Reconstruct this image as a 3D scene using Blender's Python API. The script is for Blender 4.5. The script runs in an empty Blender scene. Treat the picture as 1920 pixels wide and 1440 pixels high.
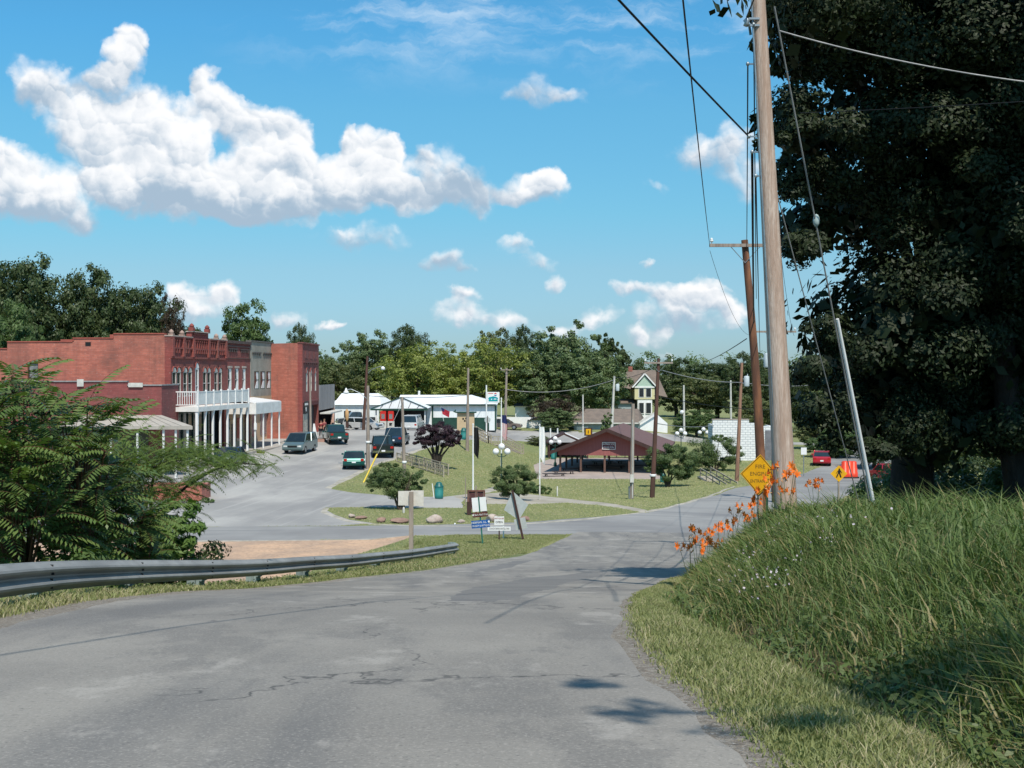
import bpy, bmesh, math, random
import numpy as np
from mathutils import Vector, Matrix
from mathutils.geometry import delaunay_2d_cdt

C = bpy.context.scene.collection
SC = bpy.context.scene
# ---------------------------------------------------------------- camera
F, HZ = 2240.0, 700.0                # focal length and horizon row, in 1920-wide photo pixels
cam = bpy.data.objects.new("camera", bpy.data.cameras.new("camera")); C.objects.link(cam)
cam.data.sensor_width = 36.0; cam.data.lens = F/1920*36
cam.rotation_euler = (math.radians(90), 0, 0); cam.location = (0, 0, 0)
cam.data.shift_y = (HZ-720)/1920
cam.data.clip_start = 0.1; cam.data.clip_end = 5000
SC.camera = cam
SC.view_settings.view_transform = 'Standard'; SC.view_settings.look = 'None'
SC.view_settings.gamma = 1; SC.view_settings.exposure = 0.0
SC.cycles.max_bounces = 6; SC.cycles.transparent_max_bounces = 8
# ---------------------------------------------------------------- sun
SUNV = Vector((0.14, -0.54, 0.83)).normalized()
sl = bpy.data.lights.new("sun", 'SUN'); sl.energy = 5.0; sl.angle = math.radians(0.53); sl.color = (1.0, 0.93, 0.82)
so = bpy.data.objects.new("sun", sl); C.objects.link(so); so.rotation_euler = SUNV.to_track_quat('Z', 'Y').to_euler()
# ---------------------------------------------------------------- sky and clouds (world)
W = bpy.data.worlds.new("World"); SC.world = W; W.use_nodes = True
W.cycles.sampling_method = 'MANUAL'; W.cycles.sample_map_resolution = 256
nt = W.node_tree; N = nt.nodes; Lk = nt.links; N.clear()
def wn(t, **k):
    n = N.new(t)
    for a, b in k.items(): setattr(n, a, b)
    return n
def wm(op, a, b=None, c=None, clamp=False):
    n = N.new('ShaderNodeMath'); n.operation = op; n.use_clamp = clamp
    for i, v in enumerate((a, b, c)):
        if v is None: continue
        if isinstance(v, (int, float)): n.inputs[i].default_value = v
        else: Lk.new(v, n.inputs[i])
    return n.outputs[0]
def wv(op, a, b=None, c=None, out=0):
    n = N.new('ShaderNodeVectorMath'); n.operation = op
    for i, v in enumerate((a, b, c)):
        if v is None: continue
        if isinstance(v, tuple): n.inputs[i].default_value = v
        else: Lk.new(v, n.inputs[i])
    return n.outputs[out]
sky = wn('ShaderNodeTexSky'); sky.sky_type = 'NISHITA'; sky.sun_disc = False
sky.sun_elevation = math.asin(SUNV.z); sky.sun_rotation = math.atan2(SUNV.x, SUNV.y)
sky.air_density = 1.0; sky.dust_density = 0.4; sky.ozone_density = 2.5
skyc = wn('ShaderNodeMix', data_type='RGBA', blend_type='MULTIPLY'); skyc.inputs[0].default_value = 1
Lk.new(sky.outputs[0], skyc.inputs[6]); # (tint below)
tc = wn('ShaderNodeTexCoord'); sp = wn('ShaderNodeSeparateXYZ'); Lk.new(tc.outputs['Generated'], sp.inputs[0])
yy = wm('MAXIMUM', wm('ABSOLUTE', sp.outputs[1]), 0.12)
uu = wm('MULTIPLY', wm('DIVIDE', sp.outputs[0], yy), 2.24)
vv = wm('MULTIPLY', wm('DIVIDE', sp.outputs[2], yy), 2.24)
tr_ = wn('ShaderNodeValToRGB'); Lk.new(vv, tr_.inputs[0]); el = tr_.color_ramp.elements
for i_, (p_, c_) in enumerate(((0.0, (.56, .80, 1.10, 1)), (.081, (.57, .83, 1.12, 1)), (.195, (.66, .95, 1.09, 1)), (.30, (.61, 1.10, 1.18, 1)), (.49, (.62, 1.28, 1.36, 1)), (.66, (.54, 1.36, 1.55, 1)))):
    e_ = el[i_] if i_ < 2 else el.new(p_); e_.position = p_; e_.color = c_
Lk.new(tr_.outputs[0], skyc.inputs[7])
cb = wn('ShaderNodeCombineXYZ'); Lk.new(uu, cb.inputs[0]); Lk.new(vv, cb.inputs[1])
Q0 = cb.outputs[0]
def wnoise(vec, scale, detail=6, rough=.55, out='Color'):
    n = wn('ShaderNodeTexNoise', noise_dimensions='2D'); n.inputs['Scale'].default_value = scale
    n.inputs['Detail'].default_value = detail; n.inputs['Roughness'].default_value = rough
    Lk.new(vec, n.inputs['Vector']); return n.outputs[out]
n1 = wv('SUBTRACT', wnoise(Q0, 8.0, 8, .56), (0.5, 0.5, 0.5))
QW = wv('MULTIPLY_ADD', n1, (0.095, 0.085, 0.0), Q0)
def puff(scale):
    n = wn('ShaderNodeTexVoronoi', voronoi_dimensions='2D', feature='SMOOTH_F1'); n.inputs['Scale'].default_value = scale; n.inputs['Smoothness'].default_value = .35; Lk.new(QW, n.inputs['Vector'])
    o = wv('SUBTRACT', QW, n.outputs['Position']); s_ = wn('ShaderNodeSeparateXYZ'); Lk.new(o, s_.inputs[0])
    return n.outputs['Distance'], wm('MULTIPLY', wm('ADD', s_.outputs[1], wm('MULTIPLY', s_.outputs[0], .45)), scale)
BL = [(250,78,32,30,1),(222,112,46,36,1),(190,140,38,26,.9),(66,160,50,42,.55),(115,180,80,48,.6),(225,185,66,44,.6),
 (170,245,85,60,.9),(270,240,100,70,1),(335,260,70,72,1),(345,315,70,60,1),(220,320,95,62,1),(300,355,120,52,.9),
 (384,150,26,34,.9),(402,195,42,42,1),(450,222,62,46,1),(520,240,56,48,1),(545,280,52,52,1),(500,305,75,55,1),
 (592,332,72,46,1),(460,335,75,60,1),(400,385,150,40,.9),(530,378,130,48,1),(690,285,50,40,1),(658,266,26,26,1),
 (735,290,26,34,1),(700,335,92,52,1),(745,372,70,32,.8),(640,362,90,42,1),(830,332,52,42,.42),(797,300,28,28,.35),
 (860,368,95,26,.4),(912,348,34,26,.4),(998,348,58,38,1),(1018,328,34,24,.9),(18,300,62,42,1),(62,342,82,50,1),
 (20,375,92,46,.9),(120,372,72,38,.6),(140,405,45,20,.45),(190,335,62,36,.6),(1005,170,46,26,.36),(1068,175,34,16,.28),
 (1305,290,36,30,.36),(1378,266,40,34,.42),(1368,322,60,42,.42),(690,446,95,20,.32),(960,458,26,16,.4),
 (830,488,36,22,.4),(872,503,22,10,.3),(1000,490,34,16,.3),(1026,530,24,20,.7),(866,555,36,22,.8),(852,592,44,26,.6),
 (890,595,30,20,.4),(950,602,34,16,.5),(338,548,38,30,.9),(408,550,38,22,.9),(372,582,70,26,.7),(612,606,24,10,.7),
 (540,602,40,18,.4),(1180,548,40,16,.5),(1268,560,62,30,.75),(1330,550,42,24,.75),(1352,577,46,20,.7),(1290,595,90,24,.5),
 (1120,597,42,14,.45),(1210,630,44,14,.5),(1255,656,22,9,.6),(1222,495,12,7,.5),(1230,352,34,11,.2),(1040,612,60,14,.3),
 (2080,300,160,60,.8),(2300,420,200,50,.8),(-220,250,150,60,.9),(-420,400,160,50,.8)]
S = None; Wt = None
for (px, py, rx, ry, k) in [(a_, b_, c_*(1.15 if e_ < .6 else 1), d_*(1.3 if e_ < .6 else 1), e_+(.14 if e_ < .6 else 0)) for a_, b_, c_, d_, e_ in BL]:
    cx, cy, rx, ry = (px-960)/1000, (HZ-py)/1000, rx*1.18/1000, ry*1.2/1000
    qw = QW if S is None else wv('MULTIPLY_ADD', S, (1e-8, 1e-8, 0.0), QW)   # keeps the node chain sequential
    p = wv('MULTIPLY_ADD', qw, (1/rx, 1/ry, 0.0), (-cx/rx, -cy/ry, 0.01))
    ln = wv('LENGTH', p, out=1)
    mr = wn('ShaderNodeMapRange'); mr.clamp = True
    Lk.new(ln, mr.inputs[0]); mr.inputs[1].default_value = 0; mr.inputs[2].default_value = 1
    mr.inputs[3].default_value = k; mr.inputs[4].default_value = 0
    w = mr.outputs[0]
    sc_ = N.new('ShaderNodeVectorMath'); sc_.operation = 'SCALE'; Lk.new(p, sc_.inputs[0]); Lk.new(w, sc_.inputs[3])
    S = sc_.outputs[0] if S is None else wv('ADD', S, sc_.outputs[0])
sx = wn('ShaderNodeSeparateXYZ'); Lk.new(S, sx.inputs[0]); Wt = wm('MULTIPLY', sx.outputs[2], 100.0)
Wd = wm('ADD', Wt, 0.08)
hi = wm('DIVIDE', wm('ADD', wm('MULTIPLY', sx.outputs[1], 1.0), wm('MULTIPLY', sx.outputs[0], 0.42)), Wd)
dk = None
for (px, py, rx, ry, k) in [(430,400,210,46,1.3),(150,408,150,44,1.1),(60,175,70,40,.7),(165,172,90,30,.9),(240,165,60,30,.8),(650,392,130,34,.8),(300,372,110,34,.8),(20,400,90,40,.8),(850,360,140,50,1.3),(690,450,120,24,1.0),
                            (920,330,40,40,1.0),(1010,375,60,16,.7),(1020,175,100,50,.8),(1350,320,90,70,.55),(830,500,90,40,.9),(1290,610,120,26,.8),(850,622,60,18,.6),(380,600,80,20,.6)]:
    cx, cy, rx, ry = (px-960)/1000, (HZ-py)/1000, rx/1000, ry/1000
    qw = wv('MULTIPLY_ADD', S, (1e-8, 1e-8, 0.0), QW) if dk is None else wv('MULTIPLY_ADD', cd_.outputs[0], (1e-8, 1e-8, 0.0), QW)
    ln = wv('LENGTH', wv('MULTIPLY_ADD', qw, (1/rx, 1/ry, 0.0), (-cx/rx, -cy/ry, 0.0)), out=1)
    mr = wn('ShaderNodeMapRange', interpolation_type='SMOOTHSTEP'); Lk.new(ln, mr.inputs[0]); mr.inputs[1].default_value = 0; mr.inputs[2].default_value = 1.15; mr.inputs[3].default_value = k; mr.inputs[4].default_value = 0
    dk = mr.outputs[0] if dk is None else wm('ADD', dk, mr.outputs[0]); cd_ = wn('ShaderNodeCombineXYZ'); Lk.new(dk, cd_.inputs[0])
hi = wm('SUBTRACT', hi, wm('MULTIPLY', dk, .72))
nf = wnoise(Q0, 20, 6, .55, 'Fac'); pa, oa = puff(16.0); pb, ob_ = puff(38.0)
dens = wm('ADD', wm('ADD', Wt, wm('MULTIPLY', wm('SUBTRACT', .42, pa), .34)), wm('MULTIPLY', wm('SUBTRACT', .42, pb), .22))
alpha = wn('ShaderNodeMapRange', interpolation_type='SMOOTHSTEP')
Lk.new(wm('MULTIPLY', wm('ADD', dens, wm('MULTIPLY', wm('SUBTRACT', nf, .5), .42)), wm('MULTIPLY', Wt, 6.0, clamp=True)), alpha.inputs[0])
alpha.inputs[1].default_value = 0.02; alpha.inputs[2].default_value = 0.62
lit = wn('ShaderNodeMapRange', interpolation_type='SMOOTHSTEP')
Lk.new(wm('ADD', wm('ADD', hi, wm('MULTIPLY', wm('SUBTRACT', nf, .5), 1.2)), wm('ADD', wm('MULTIPLY', oa, .48), wm('MULTIPLY', ob_, .26))), lit.inputs[0])
lit.inputs[1].default_value = -1.0; lit.inputs[2].default_value = 0.55
cm = wn('ShaderNodeMix', data_type='RGBA'); Lk.new(lit.outputs[0], cm.inputs[0])
cm.inputs[6].default_value = (4.0, 5.2, 6.5, 1); cm.inputs[7].default_value = (10.3, 10.3, 10.4, 1)
# thin cirrus high up
cq = wv('MULTIPLY', QW, (1.6, 7.0, 1.0)); ci = wnoise(cq, 2.2, 7, .6, 'Fac')
cf = wn('ShaderNodeMapRange', interpolation_type='SMOOTHSTEP'); Lk.new(ci, cf.inputs[0])
cf.inputs[1].default_value = .42; cf.inputs[2].default_value = .78
ch = wn('ShaderNodeMapRange', interpolation_type='SMOOTHSTEP'); Lk.new(vv, ch.inputs[0])
ch.inputs[1].default_value = .50; ch.inputs[2].default_value = .68
cu = wn('ShaderNodeMapRange', interpolation_type='SMOOTHSTEP'); Lk.new(uu, cu.inputs[0])
cu.inputs[1].default_value = -.62; cu.inputs[2].default_value = -.2
cir = wm('MULTIPLY', wm('MULTIPLY', wm('MULTIPLY', cf.outputs[0], ch.outputs[0]), cu.outputs[0]), .62)
m1 = wn('ShaderNodeMix', data_type='RGBA'); Lk.new(cir, m1.inputs[0]); Lk.new(skyc.outputs[2], m1.inputs[6]); m1.inputs[7].default_value = (7.5, 8.8, 10, 1)
up = wn('ShaderNodeMapRange'); up.clamp = True; Lk.new(sp.outputs[2], up.inputs[0]); up.inputs[1].default_value = 0.0; up.inputs[2].default_value = 0.02
m2 = wn('ShaderNodeMix', data_type='RGBA'); Lk.new(wm('MULTIPLY', wm('MULTIPLY', alpha.outputs[0], up.outputs[0]), .97), m2.inputs[0])
Lk.new(m1.outputs[2], m2.inputs[6]); Lk.new(cm.outputs[2], m2.inputs[7])
bg = wn('ShaderNodeBackground'); bg.inputs[1].default_value = 0.1; Lk.new(m2.outputs[2], bg.inputs[0])
wo = wn('ShaderNodeOutputWorld'); Lk.new(bg.outputs[0], wo.inputs[0])

# ---------------------------------------------------------------- terrain
def P(px, py, d): return Vector(((px-960)/F*d, d, (HZ-py)/F*d))
def X(px, d): return (px-960)/F*d
TC = [(-200,60,-8.1),(0,60,-8.1),(200,60,-8.1),(450,60,-8.05),(700,60,-8.0),(900,60,-8.0),(1150,62,-8.0),(1400,56,-8.0),
 (300,50,-8.0),(600,50,-7.9),(100,45,-7.9),(980,54,-7.7),(905,51,-7.6),(0,30,-7.8),(-400,20,-7.7),(300,30,-7.8),
 (340,75,-8.0),(600,75,-8.0),(100,80,-7.9),(0,95,-7.4),(250,92,-7.6),(520,100,-7.45),(665,98,-7.8),(563,109,-7.2),
 (720,108,-7.7),(630,118,-6.95),(680,146,-7.0),(760,155,-7.0),(400,95,-7.4),(470,108,-7.1),(880,140,-7.1),(955,165,-7.8),
 (830,160,-7.1),(600,165,-7.0),(300,150,-6.9),(0,150,-6.8),(700,95,-7.8),(620,82,-7.95),(764,107,-7.3),(797,115,-7.3),
 (850,128,-7.2),(818,100,-7.85),(833,95,-8.2),(900,105,-8.5),(870,120,-7.9),(930,125,-8.6),(980,135,-9.3),(1000,108,-9.9),
 (1050,116,-10),(1225,116,-10),(1225,107,-9.95),(1100,135,-10),(1100,107,-9.95),(1000,145,-9.5),(1000,175,-7.9),(1100,170,-7.6),
 (823,76,-7.9),(752,70,-8.0),(930,82,-8.25),(1000,79,-8.5),(1222,86,-9.05),(1100,92,-9.5),(1100,69,-8.05),(1215,69.8,-8.1),
 (1300,79,-8.3),(1380,91,-8.65),(1420,98,-9.1),(1540,125,-10.9),(1600,160,-12),(1250,100,-9.5),(1340,112,-9.6),(1400,130,-9.8),
 (1500,70,-8.6),(1700,70,-8.5),(1900,70,-8.5),(1700,120,-10.5),(1920,160,-11),(1200,165,-7.7),(1210,200,-8.5),(1400,200,-10),
 (1500,240,-11),(900,240,-8),(600,240,-7),(0,240,-6.5),(-300,120,-7)]
tp = np.array([(X(a, b), b, c) for a, b, c in TC], float)
def _phi(r2): return 0.5*r2*np.log(r2+1e-9)
_n = len(tp); _A = np.zeros((_n+3, _n+3))
_d2 = ((tp[:, None, :2]-tp[None, :, :2])**2).sum(2); _A[:_n, :_n] = _phi(_d2)+np.eye(_n)*25.0
_A[:_n, _n] = 1; _A[:_n, _n+1:_n+3] = tp[:, :2]; _A[_n:, :_n] = _A[:_n, _n:].T
_w = np.linalg.solve(_A, np.concatenate([tp[:, 2], [0, 0, 0]]))
def T(x, y):
    x = np.clip(np.asarray(x, float), -90, 90); y = np.clip(np.asarray(y, float), 20, 250)
    shp = np.broadcast(x, y).shape; xf = np.broadcast_to(x, shp).ravel(); yf = np.broadcast_to(y, shp).ravel()
    out = np.empty(xf.size)
    for i in range(0, xf.size, 20000):
        a, b = xf[i:i+20000], yf[i:i+20000]
        out[i:i+20000] = _phi((a[:, None]-tp[:, 0])**2+(b[:, None]-tp[:, 1])**2)@_w[:_n]+_w[_n]+_w[_n+1]*a+_w[_n+2]*b
    return np.clip(out.reshape(shp), -13.5, -6.2)
def zr(d): return np.interp(d, [-20,0,5,9.2,12.3,16,20,25,30,36,43,50,56,62,70], [-.4,-1.1,-1.5,-1.95,-2.35,-2.92,-3.6,-4.35,-5.0,-5.72,-6.55,-7.2,-7.7,-8.05,-9.5])
def xl(d): return np.interp(d, [-20,0,6,9.2,14,20,26,32,38,44,50,56,60], [-3.2,-3.2,-3.6,-3.94,-4.15,-4.1,-3.5,-1.9,-.6,.6,1.5,2.6,3.5])
def xr(d): return np.interp(d, [-20,0,3,5,6.5,8.5,10.4,14,20,25,32,44,56,62,70,80,98], [1.8,1.3,1.05,1.0,.92,.92,1.09,1.5,2.4,3.25,4.9,8.0,12.2,14.5,18,22,31])
def xf(d): return np.interp(d, [0,8.8,12.3,19.3,26.3,33.3,40.3,43.8,50,56], [-5,-5.1,-5.4,-5.5,-4.96,-4.2,-3.2,-2.6,-3.5,-5])
def ws(d): return np.interp(d, [0,4,6.3,8.7,10.4,14,20,30], [.8,.78,.9,.78,.52,.4,.35,.5])
def Hb(d): return np.interp(d, [-10,0,8,15,18,24,30,40,50,58], [.6,.62,.64,.86,1.02,1.05,1.0,.7,.3,0])
def sst(t): t = np.clip(t, 0, 1); return t*t*(3-2*t)
def gz(x, y):
    x = np.asarray(x, float); y = np.asarray(y, float)
    t = T(x, y); r = zr(y)
    left = r-.62*np.maximum(0, xf(y)-x)
    s = x-xr(y)-ws(y)
    bank = Hb(y)*sst(s/1.9)-.10*np.exp(-((s-.05)/.22)**2)*(y < 22)-.035*np.maximum(0, s-7)
    r2 = left+np.where(x > xr(y), bank, 0)
    k = .25; d_ = t-r2; m = np.maximum(t, r2)+np.where(np.abs(d_) < k, (k-np.abs(d_))**2/(4*k), 0)
    hill = 9*sst((y-290)/170)+3.5*sst((y-60)/60)*sst((x-55)/40)*(y < 400)
    return m+hill
def gzf(x, y): return float(gz(x, y))
def G(px, py):
    """ground point seen at a photo pixel"""
    ds = np.concatenate([np.arange(3, 60, .05), np.arange(60, 400, .25)])
    z = gz((px-960)/F*ds, ds); hit = np.nonzero(z >= (HZ-py)/F*ds)[0]
    i = hit[0] if len(hit) else len(ds)-1
    return Vector(((px-960)/F*ds[i], ds[i], float(z[i])))
def GD(px, d):
    x = X(px, d); return Vector((x, d, gzf(x, d)))

# ---------------------------------------------------------------- object helpers
def _tag(o, label=None, cat=None, group=None, kind=None):
    if label: o['label'] = label
    if cat: o['category'] = cat
    if group: o['group'] = group
    if kind: o['kind'] = kind
    return o
def thing(name, label, cat, loc=(0, 0, 0), rz=0.0, group=None):
    o = bpy.data.objects.new(name, None); C.objects.link(o); o.empty_display_size = .3
    o.location = loc; o.rotation_euler = (0, 0, rz); return _tag(o, label, cat, group)
def dup(root, loc=None, rz=None, scale=None, label=None, group=None):
    r = root.copy(); C.objects.link(r)
    if loc is not None: r.location = loc
    if rz is not None: r.rotation_euler = (0, 0, rz)
    if scale is not None: r.scale = scale
    if label: r['label'] = label
    if group: r['group'] = group
    for c in list(root.children):
        k = c.copy(); C.objects.link(k); k.parent = r
        for g in list(c.children):
            h = g.copy(); C.objects.link(h); h.parent = k
    return r
def npmesh(name, V, Fc, mat=None, parent=None, tint=None, smooth=False):
    me = bpy.data.meshes.new(name); V = np.asarray(V, np.float32); Fc = np.asarray(Fc, np.int32)
    k = Fc.shape[1]; me.vertices.add(len(V)); me.vertices.foreach_set('co', V.ravel())
    me.loops.add(Fc.size); me.loops.foreach_set('vertex_index', Fc.ravel())
    me.polygons.add(len(Fc)); me.polygons.foreach_set('loop_start', np.arange(0, Fc.size, k, dtype=np.int32))
    me.polygons.foreach_set('loop_total', np.full(len(Fc), k, np.int32))
    if smooth: me.polygons.foreach_set('use_smooth', np.ones(len(Fc), bool))
    me.update(calc_edges=True)
    if tint is not None:
        a = me.color_attributes.new('tint', 'FLOAT_COLOR', 'POINT'); t = np.ones((len(V), 4), np.float32); t[:, :tint.shape[1]] = tint
        a.data.foreach_set('color', t.ravel())
    if mat: me.materials.append(mat)
    o = bpy.data.objects.new(name, me); C.objects.link(o)
    if parent: o.parent = parent
    return o
class MB:
    def __init__(s): s.v = []; s.f = []; s.M = Matrix.Identity(4); s.sm = []
    def add(s, vs, fs, smooth=False):
        b = len(s.v); s.v += [tuple(s.M@Vector(v)) for v in vs]; s.f += [tuple(b+i for i in f) for f in fs]; s.sm += [smooth]*len(fs); return s
    def box(s, x0, x1, y0, y1, z0, z1):
        return s.add([(x0,y0,z0),(x1,y0,z0),(x1,y1,z0),(x0,y1,z0),(x0,y0,z1),(x1,y0,z1),(x1,y1,z1),(x0,y1,z1)],
                     [(0,3,2,1),(4,5,6,7),(0,1,5,4),(1,2,6,5),(2,3,7,6),(3,0,4,7)])
    def prism(s, pts, ax, a, b):
        """polygon in the plane across axis ax ('x','y','z') pushed from a to b"""
        n = len(pts)
        mk = {'x': lambda p, t: (t, p[0], p[1]), 'y': lambda p, t: (p[0], t, p[1]), 'z': lambda p, t: (p[0], p[1], t)}[ax]
        return s.add([mk(p, a) for p in pts]+[mk(p, b) for p in pts],
                     [tuple(range(n))[::-1], tuple(range(n, 2*n))]+[(i, (i+1) % n, n+(i+1) % n, n+i) for i in range(n)])
    def tube(s, path, rad, n=8, cap=True):
        path = [Vector(p) for p in path]; m = len(path)
        if not hasattr(rad, '__len__'): rad = [rad]*m
        vs = []; fs = []; ref = None
        for i, p in enumerate(path):
            t = (path[min(i+1, m-1)]-path[max(i-1, 0)]).normalized()
            if ref is None: ref = Vector((0, 0, 1)) if abs(t.z) < .9 else Vector((1, 0, 0))
            a = t.cross(ref).normalized(); b = t.cross(a).normalized(); ref = -b if False else ref
            for j in range(n):
                q = 2*math.pi*j/n; vs.append(tuple(p+(a*math.cos(q)+b*math.sin(q))*rad[i]))
        for i in range(m-1):
            for j in range(n): fs.append((i*n+j, i*n+(j+1) % n, (i+1)*n+(j+1) % n, (i+1)*n+j))
        s.add(vs, fs, True)
        if cap: s.add([vs[j] for j in range(n)], [tuple(range(n))[::-1]]); s.add([vs[(m-1)*n+j] for j in range(n)], [tuple(range(n))])
        return s
    def bar(s, a, b, w, h=None):
        """square bar from a to b"""
        a, b = Vector(a), Vector(b); h = h or w; t = (b-a).normalized()
        u = t.cross(Vector((0, 0, 1)))
        u = Vector((1, 0, 0)) if u.length < 1e-3 else u.normalized(); v = t.cross(u).normalized()
        vs = [tuple(p+u*sx*w/2+v*sy*h/2) for p in (a, b) for sx, sy in ((-1,-1),(1,-1),(1,1),(-1,1))]
        return s.add(vs, [(3,2,1,0),(4,5,6,7),(0,1,5,4),(1,2,6,5),(2,3,7,6),(3,0,4,7)])
    def lathe(s, c, prof, n=16):
        """profile [(r,z)] round the vertical through c"""
        vs = []; m = len(prof)
        for r, z in prof:
            for j in range(n): q = 2*math.pi*j/n; vs.append((c[0]+r*math.cos(q), c[1]+r*math.sin(q), c[2]+z))
        fs = [(i*n+j, i*n+(j+1) % n, (i+1)*n+(j+1) % n, (i+1)*n+j) for i in range(m-1) for j in range(n)]
        s.add(vs, fs, True); s.add(vs[:n], [tuple(range(n))[::-1]]); s.add(vs[-n:], [tuple(range(n))]); return s
    def ball(s, c, r, n=10, sz=1.0):
        m = max(4, n//2+1); return s.lathe(c, [(max(1e-3, r*math.sin(math.pi*i/m)), -r*sz*math.cos(math.pi*i/m)) for i in range(m+1)], n)
    def quad(s, a, b, c, d): return s.add([a, b, c, d], [(0, 1, 2, 3)])
    def build(s, name, mat, parent=None, bevel=0, label=None):
        me = bpy.data.meshes.new(name); me.from_pydata(s.v, [], s.f)
        me.polygons.foreach_set('use_smooth', s.sm)
        if bevel:
            bm = bmesh.new(); bm.from_mesh(me)
            bmesh.ops.recalc_face_normals(bm, faces=bm.faces)
            ed = [e for e in bm.edges if len(e.link_faces) == 2 and e.calc_face_angle(0) > .5]
            bmesh.ops.bevel(bm, geom=ed, offset=bevel, segments=2, affect='EDGES', clamp_overlap=True); bm.to_mesh(me); bm.free()
        me.update()
        if mat: me.materials.append(mat)
        o = bpy.data.objects.new(name, me); C.objects.link(o)
        if parent: o.parent = parent
        if label: o['label'] = label
        return o
def one(mb, name, mat, label, cat, group=None, bevel=0):
    """a thing that is a single mesh"""
    return _tag(mb.build(name, mat, None, bevel), label, cat, group)
def text(name, body, size, mat, parent, loc, rot=(math.pi/2, 0, 0), ext=.004, align='CENTER', sx=1.0):
    cu = bpy.data.curves.new(name, 'FONT'); cu.body = body; cu.size = size; cu.extrude = ext; cu.align_x = align; cu.align_y = 'CENTER'; cu.resolution_u = 2
    o = bpy.data.objects.new(name, cu); C.objects.link(o)
    me = bpy.data.meshes.new_from_object(o); C.objects.unlink(o); bpy.data.objects.remove(o)
    me.materials.clear(); me.materials.append(mat)
    t = bpy.data.objects.new(name, me); C.objects.link(t); t.parent = parent; t.location = loc; t.rotation_euler = rot; t.scale = (sx, 1, 1); return t

# ---------------------------------------------------------------- materials
def newmat(name):
    m = bpy.data.materials.new(name); m.use_nodes = True; nt = m.node_tree; nt.nodes.clear()
    o = nt.nodes.new('ShaderNodeOutputMaterial'); p = nt.nodes.new('ShaderNodeBsdfPrincipled'); nt.links.new(p.outputs[0], o.inputs[0])
    return m, nt, p, o
def c4(c): return (c[0], c[1], c[2], 1)
class NB:
    """short hand for node building"""
    def __init__(s, nt): s.nt = nt
    def n(s, t, ins={}, **k):
        nd = s.nt.nodes.new(t)
        for a, b in k.items(): setattr(nd, a, b)
        for a, b in ins.items():
            if hasattr(b, 'links'): s.nt.links.new(b, nd.inputs[a])
            else: nd.inputs[a].default_value = b
        return nd
    def noise(s, vec, scale, detail=4, rough=.55, out='Fac'):
        return s.n('ShaderNodeTexNoise', {'Vector': vec, 'Scale': scale, 'Detail': detail, 'Roughness': rough}).outputs[out]
    def ramp(s, fac, a, b):
        return s.n('ShaderNodeMapRange', {0: fac, 1: a, 2: b}, interpolation_type='SMOOTHSTEP').outputs[0]
    def mix(s, f, a, b, mode='MIX'):
        m = s.n('ShaderNodeMix', {0: f}, data_type='RGBA', blend_type=mode)
        for i, v in ((6, a), (7, b)):
            if hasattr(v, 'links'): s.nt.links.new(v, m.inputs[i])
            else: m.inputs[i].default_value = c4(v)
        return m.outputs[2]
    def obj(s): return s.n('ShaderNodeTexCoord').outputs['Object']
    def mul(s, v, t): return s.n('ShaderNodeVectorMath', {0: v, 1: t}, operation='MULTIPLY').outputs[0]
    def math(s, op, a, b=0.0): return s.n('ShaderNodeMath', {0: a, 1: b}, operation=op).outputs[0]
    def bump(s, h, st, dist, p): 
        b = s.n('ShaderNodeBump', {'Height': h, 'Strength': st, 'Distance': dist}); s.nt.links.new(b.outputs[0], p.inputs['Normal'])
def M(name, col, col2=None, scale=3.0, rough=.75, metal=0.0, bump=.15, dist=.01, stretch=(1, 1, 1), spec=.35, coat=0.0, lo=.35, hi=.65, dirt=.35):
    m, nt, p, o = newmat(name); b = NB(nt); v = b.mul(b.obj(), stretch)
    col2 = col2 or tuple(x*.72 for x in col)
    f = b.ramp(b.noise(v, scale, 6, .6), lo, hi)
    f2 = b.ramp(b.noise(v, scale*6.3, 3, .6), .3, .75)
    cc = b.mix(f, col, col2); cc = b.mix(b.math('MULTIPLY', f2, dirt), cc, tuple(x*.75 for x in col2))
    nt.links.new(cc, p.inputs['Base Color']); p.inputs['Roughness'].default_value = rough; p.inputs['Metallic'].default_value = metal
    p.inputs['Specular IOR Level'].default_value = spec; p.inputs['Coat Weight'].default_value = coat; p.inputs['Coat Roughness'].default_value = .06
    if bump: b.bump(b.noise(v, scale*8, 3), bump, dist, p)
    return m
def leafmat(name, a, bcol, cdead=None, trans=.22, rough=.5):
    """leaf colours vary by clump through the 'tint' attribute: r = clump, g = single leaf"""
    m, nt, p, o = newmat(name); b = NB(nt)
    at = b.n('ShaderNodeAttribute', attribute_name='tint'); s = b.n('ShaderNodeSeparateColor', {0: at.outputs['Color']})
    cc = b.mix(s.outputs[0], a, bcol)
    cc = b.mix(b.math('MULTIPLY', s.outputs[1], .5), cc, tuple(x*.55 for x in a))
    if cdead: cc = b.mix(s.outputs[2], cdead, cc)
    nt.links.new(cc, p.inputs['Base Color']); p.inputs['Roughness'].default_value = rough; p.inputs['Specular IOR Level'].default_value = .3
    tr = b.n('ShaderNodeBsdfTranslucent'); nt.links.new(b.mix(1.0, cc, (1.3, 1.5, .55), 'MULTIPLY'), tr.inputs[0])
    ms = b.n('ShaderNodeMixShader', {0: trans}); nt.links.new(p.outputs[0], ms.inputs[1]); nt.links.new(tr.outputs[0], ms.inputs[2]); nt.links.new(ms.outputs[0], o.inputs[0])
    return m
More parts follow.
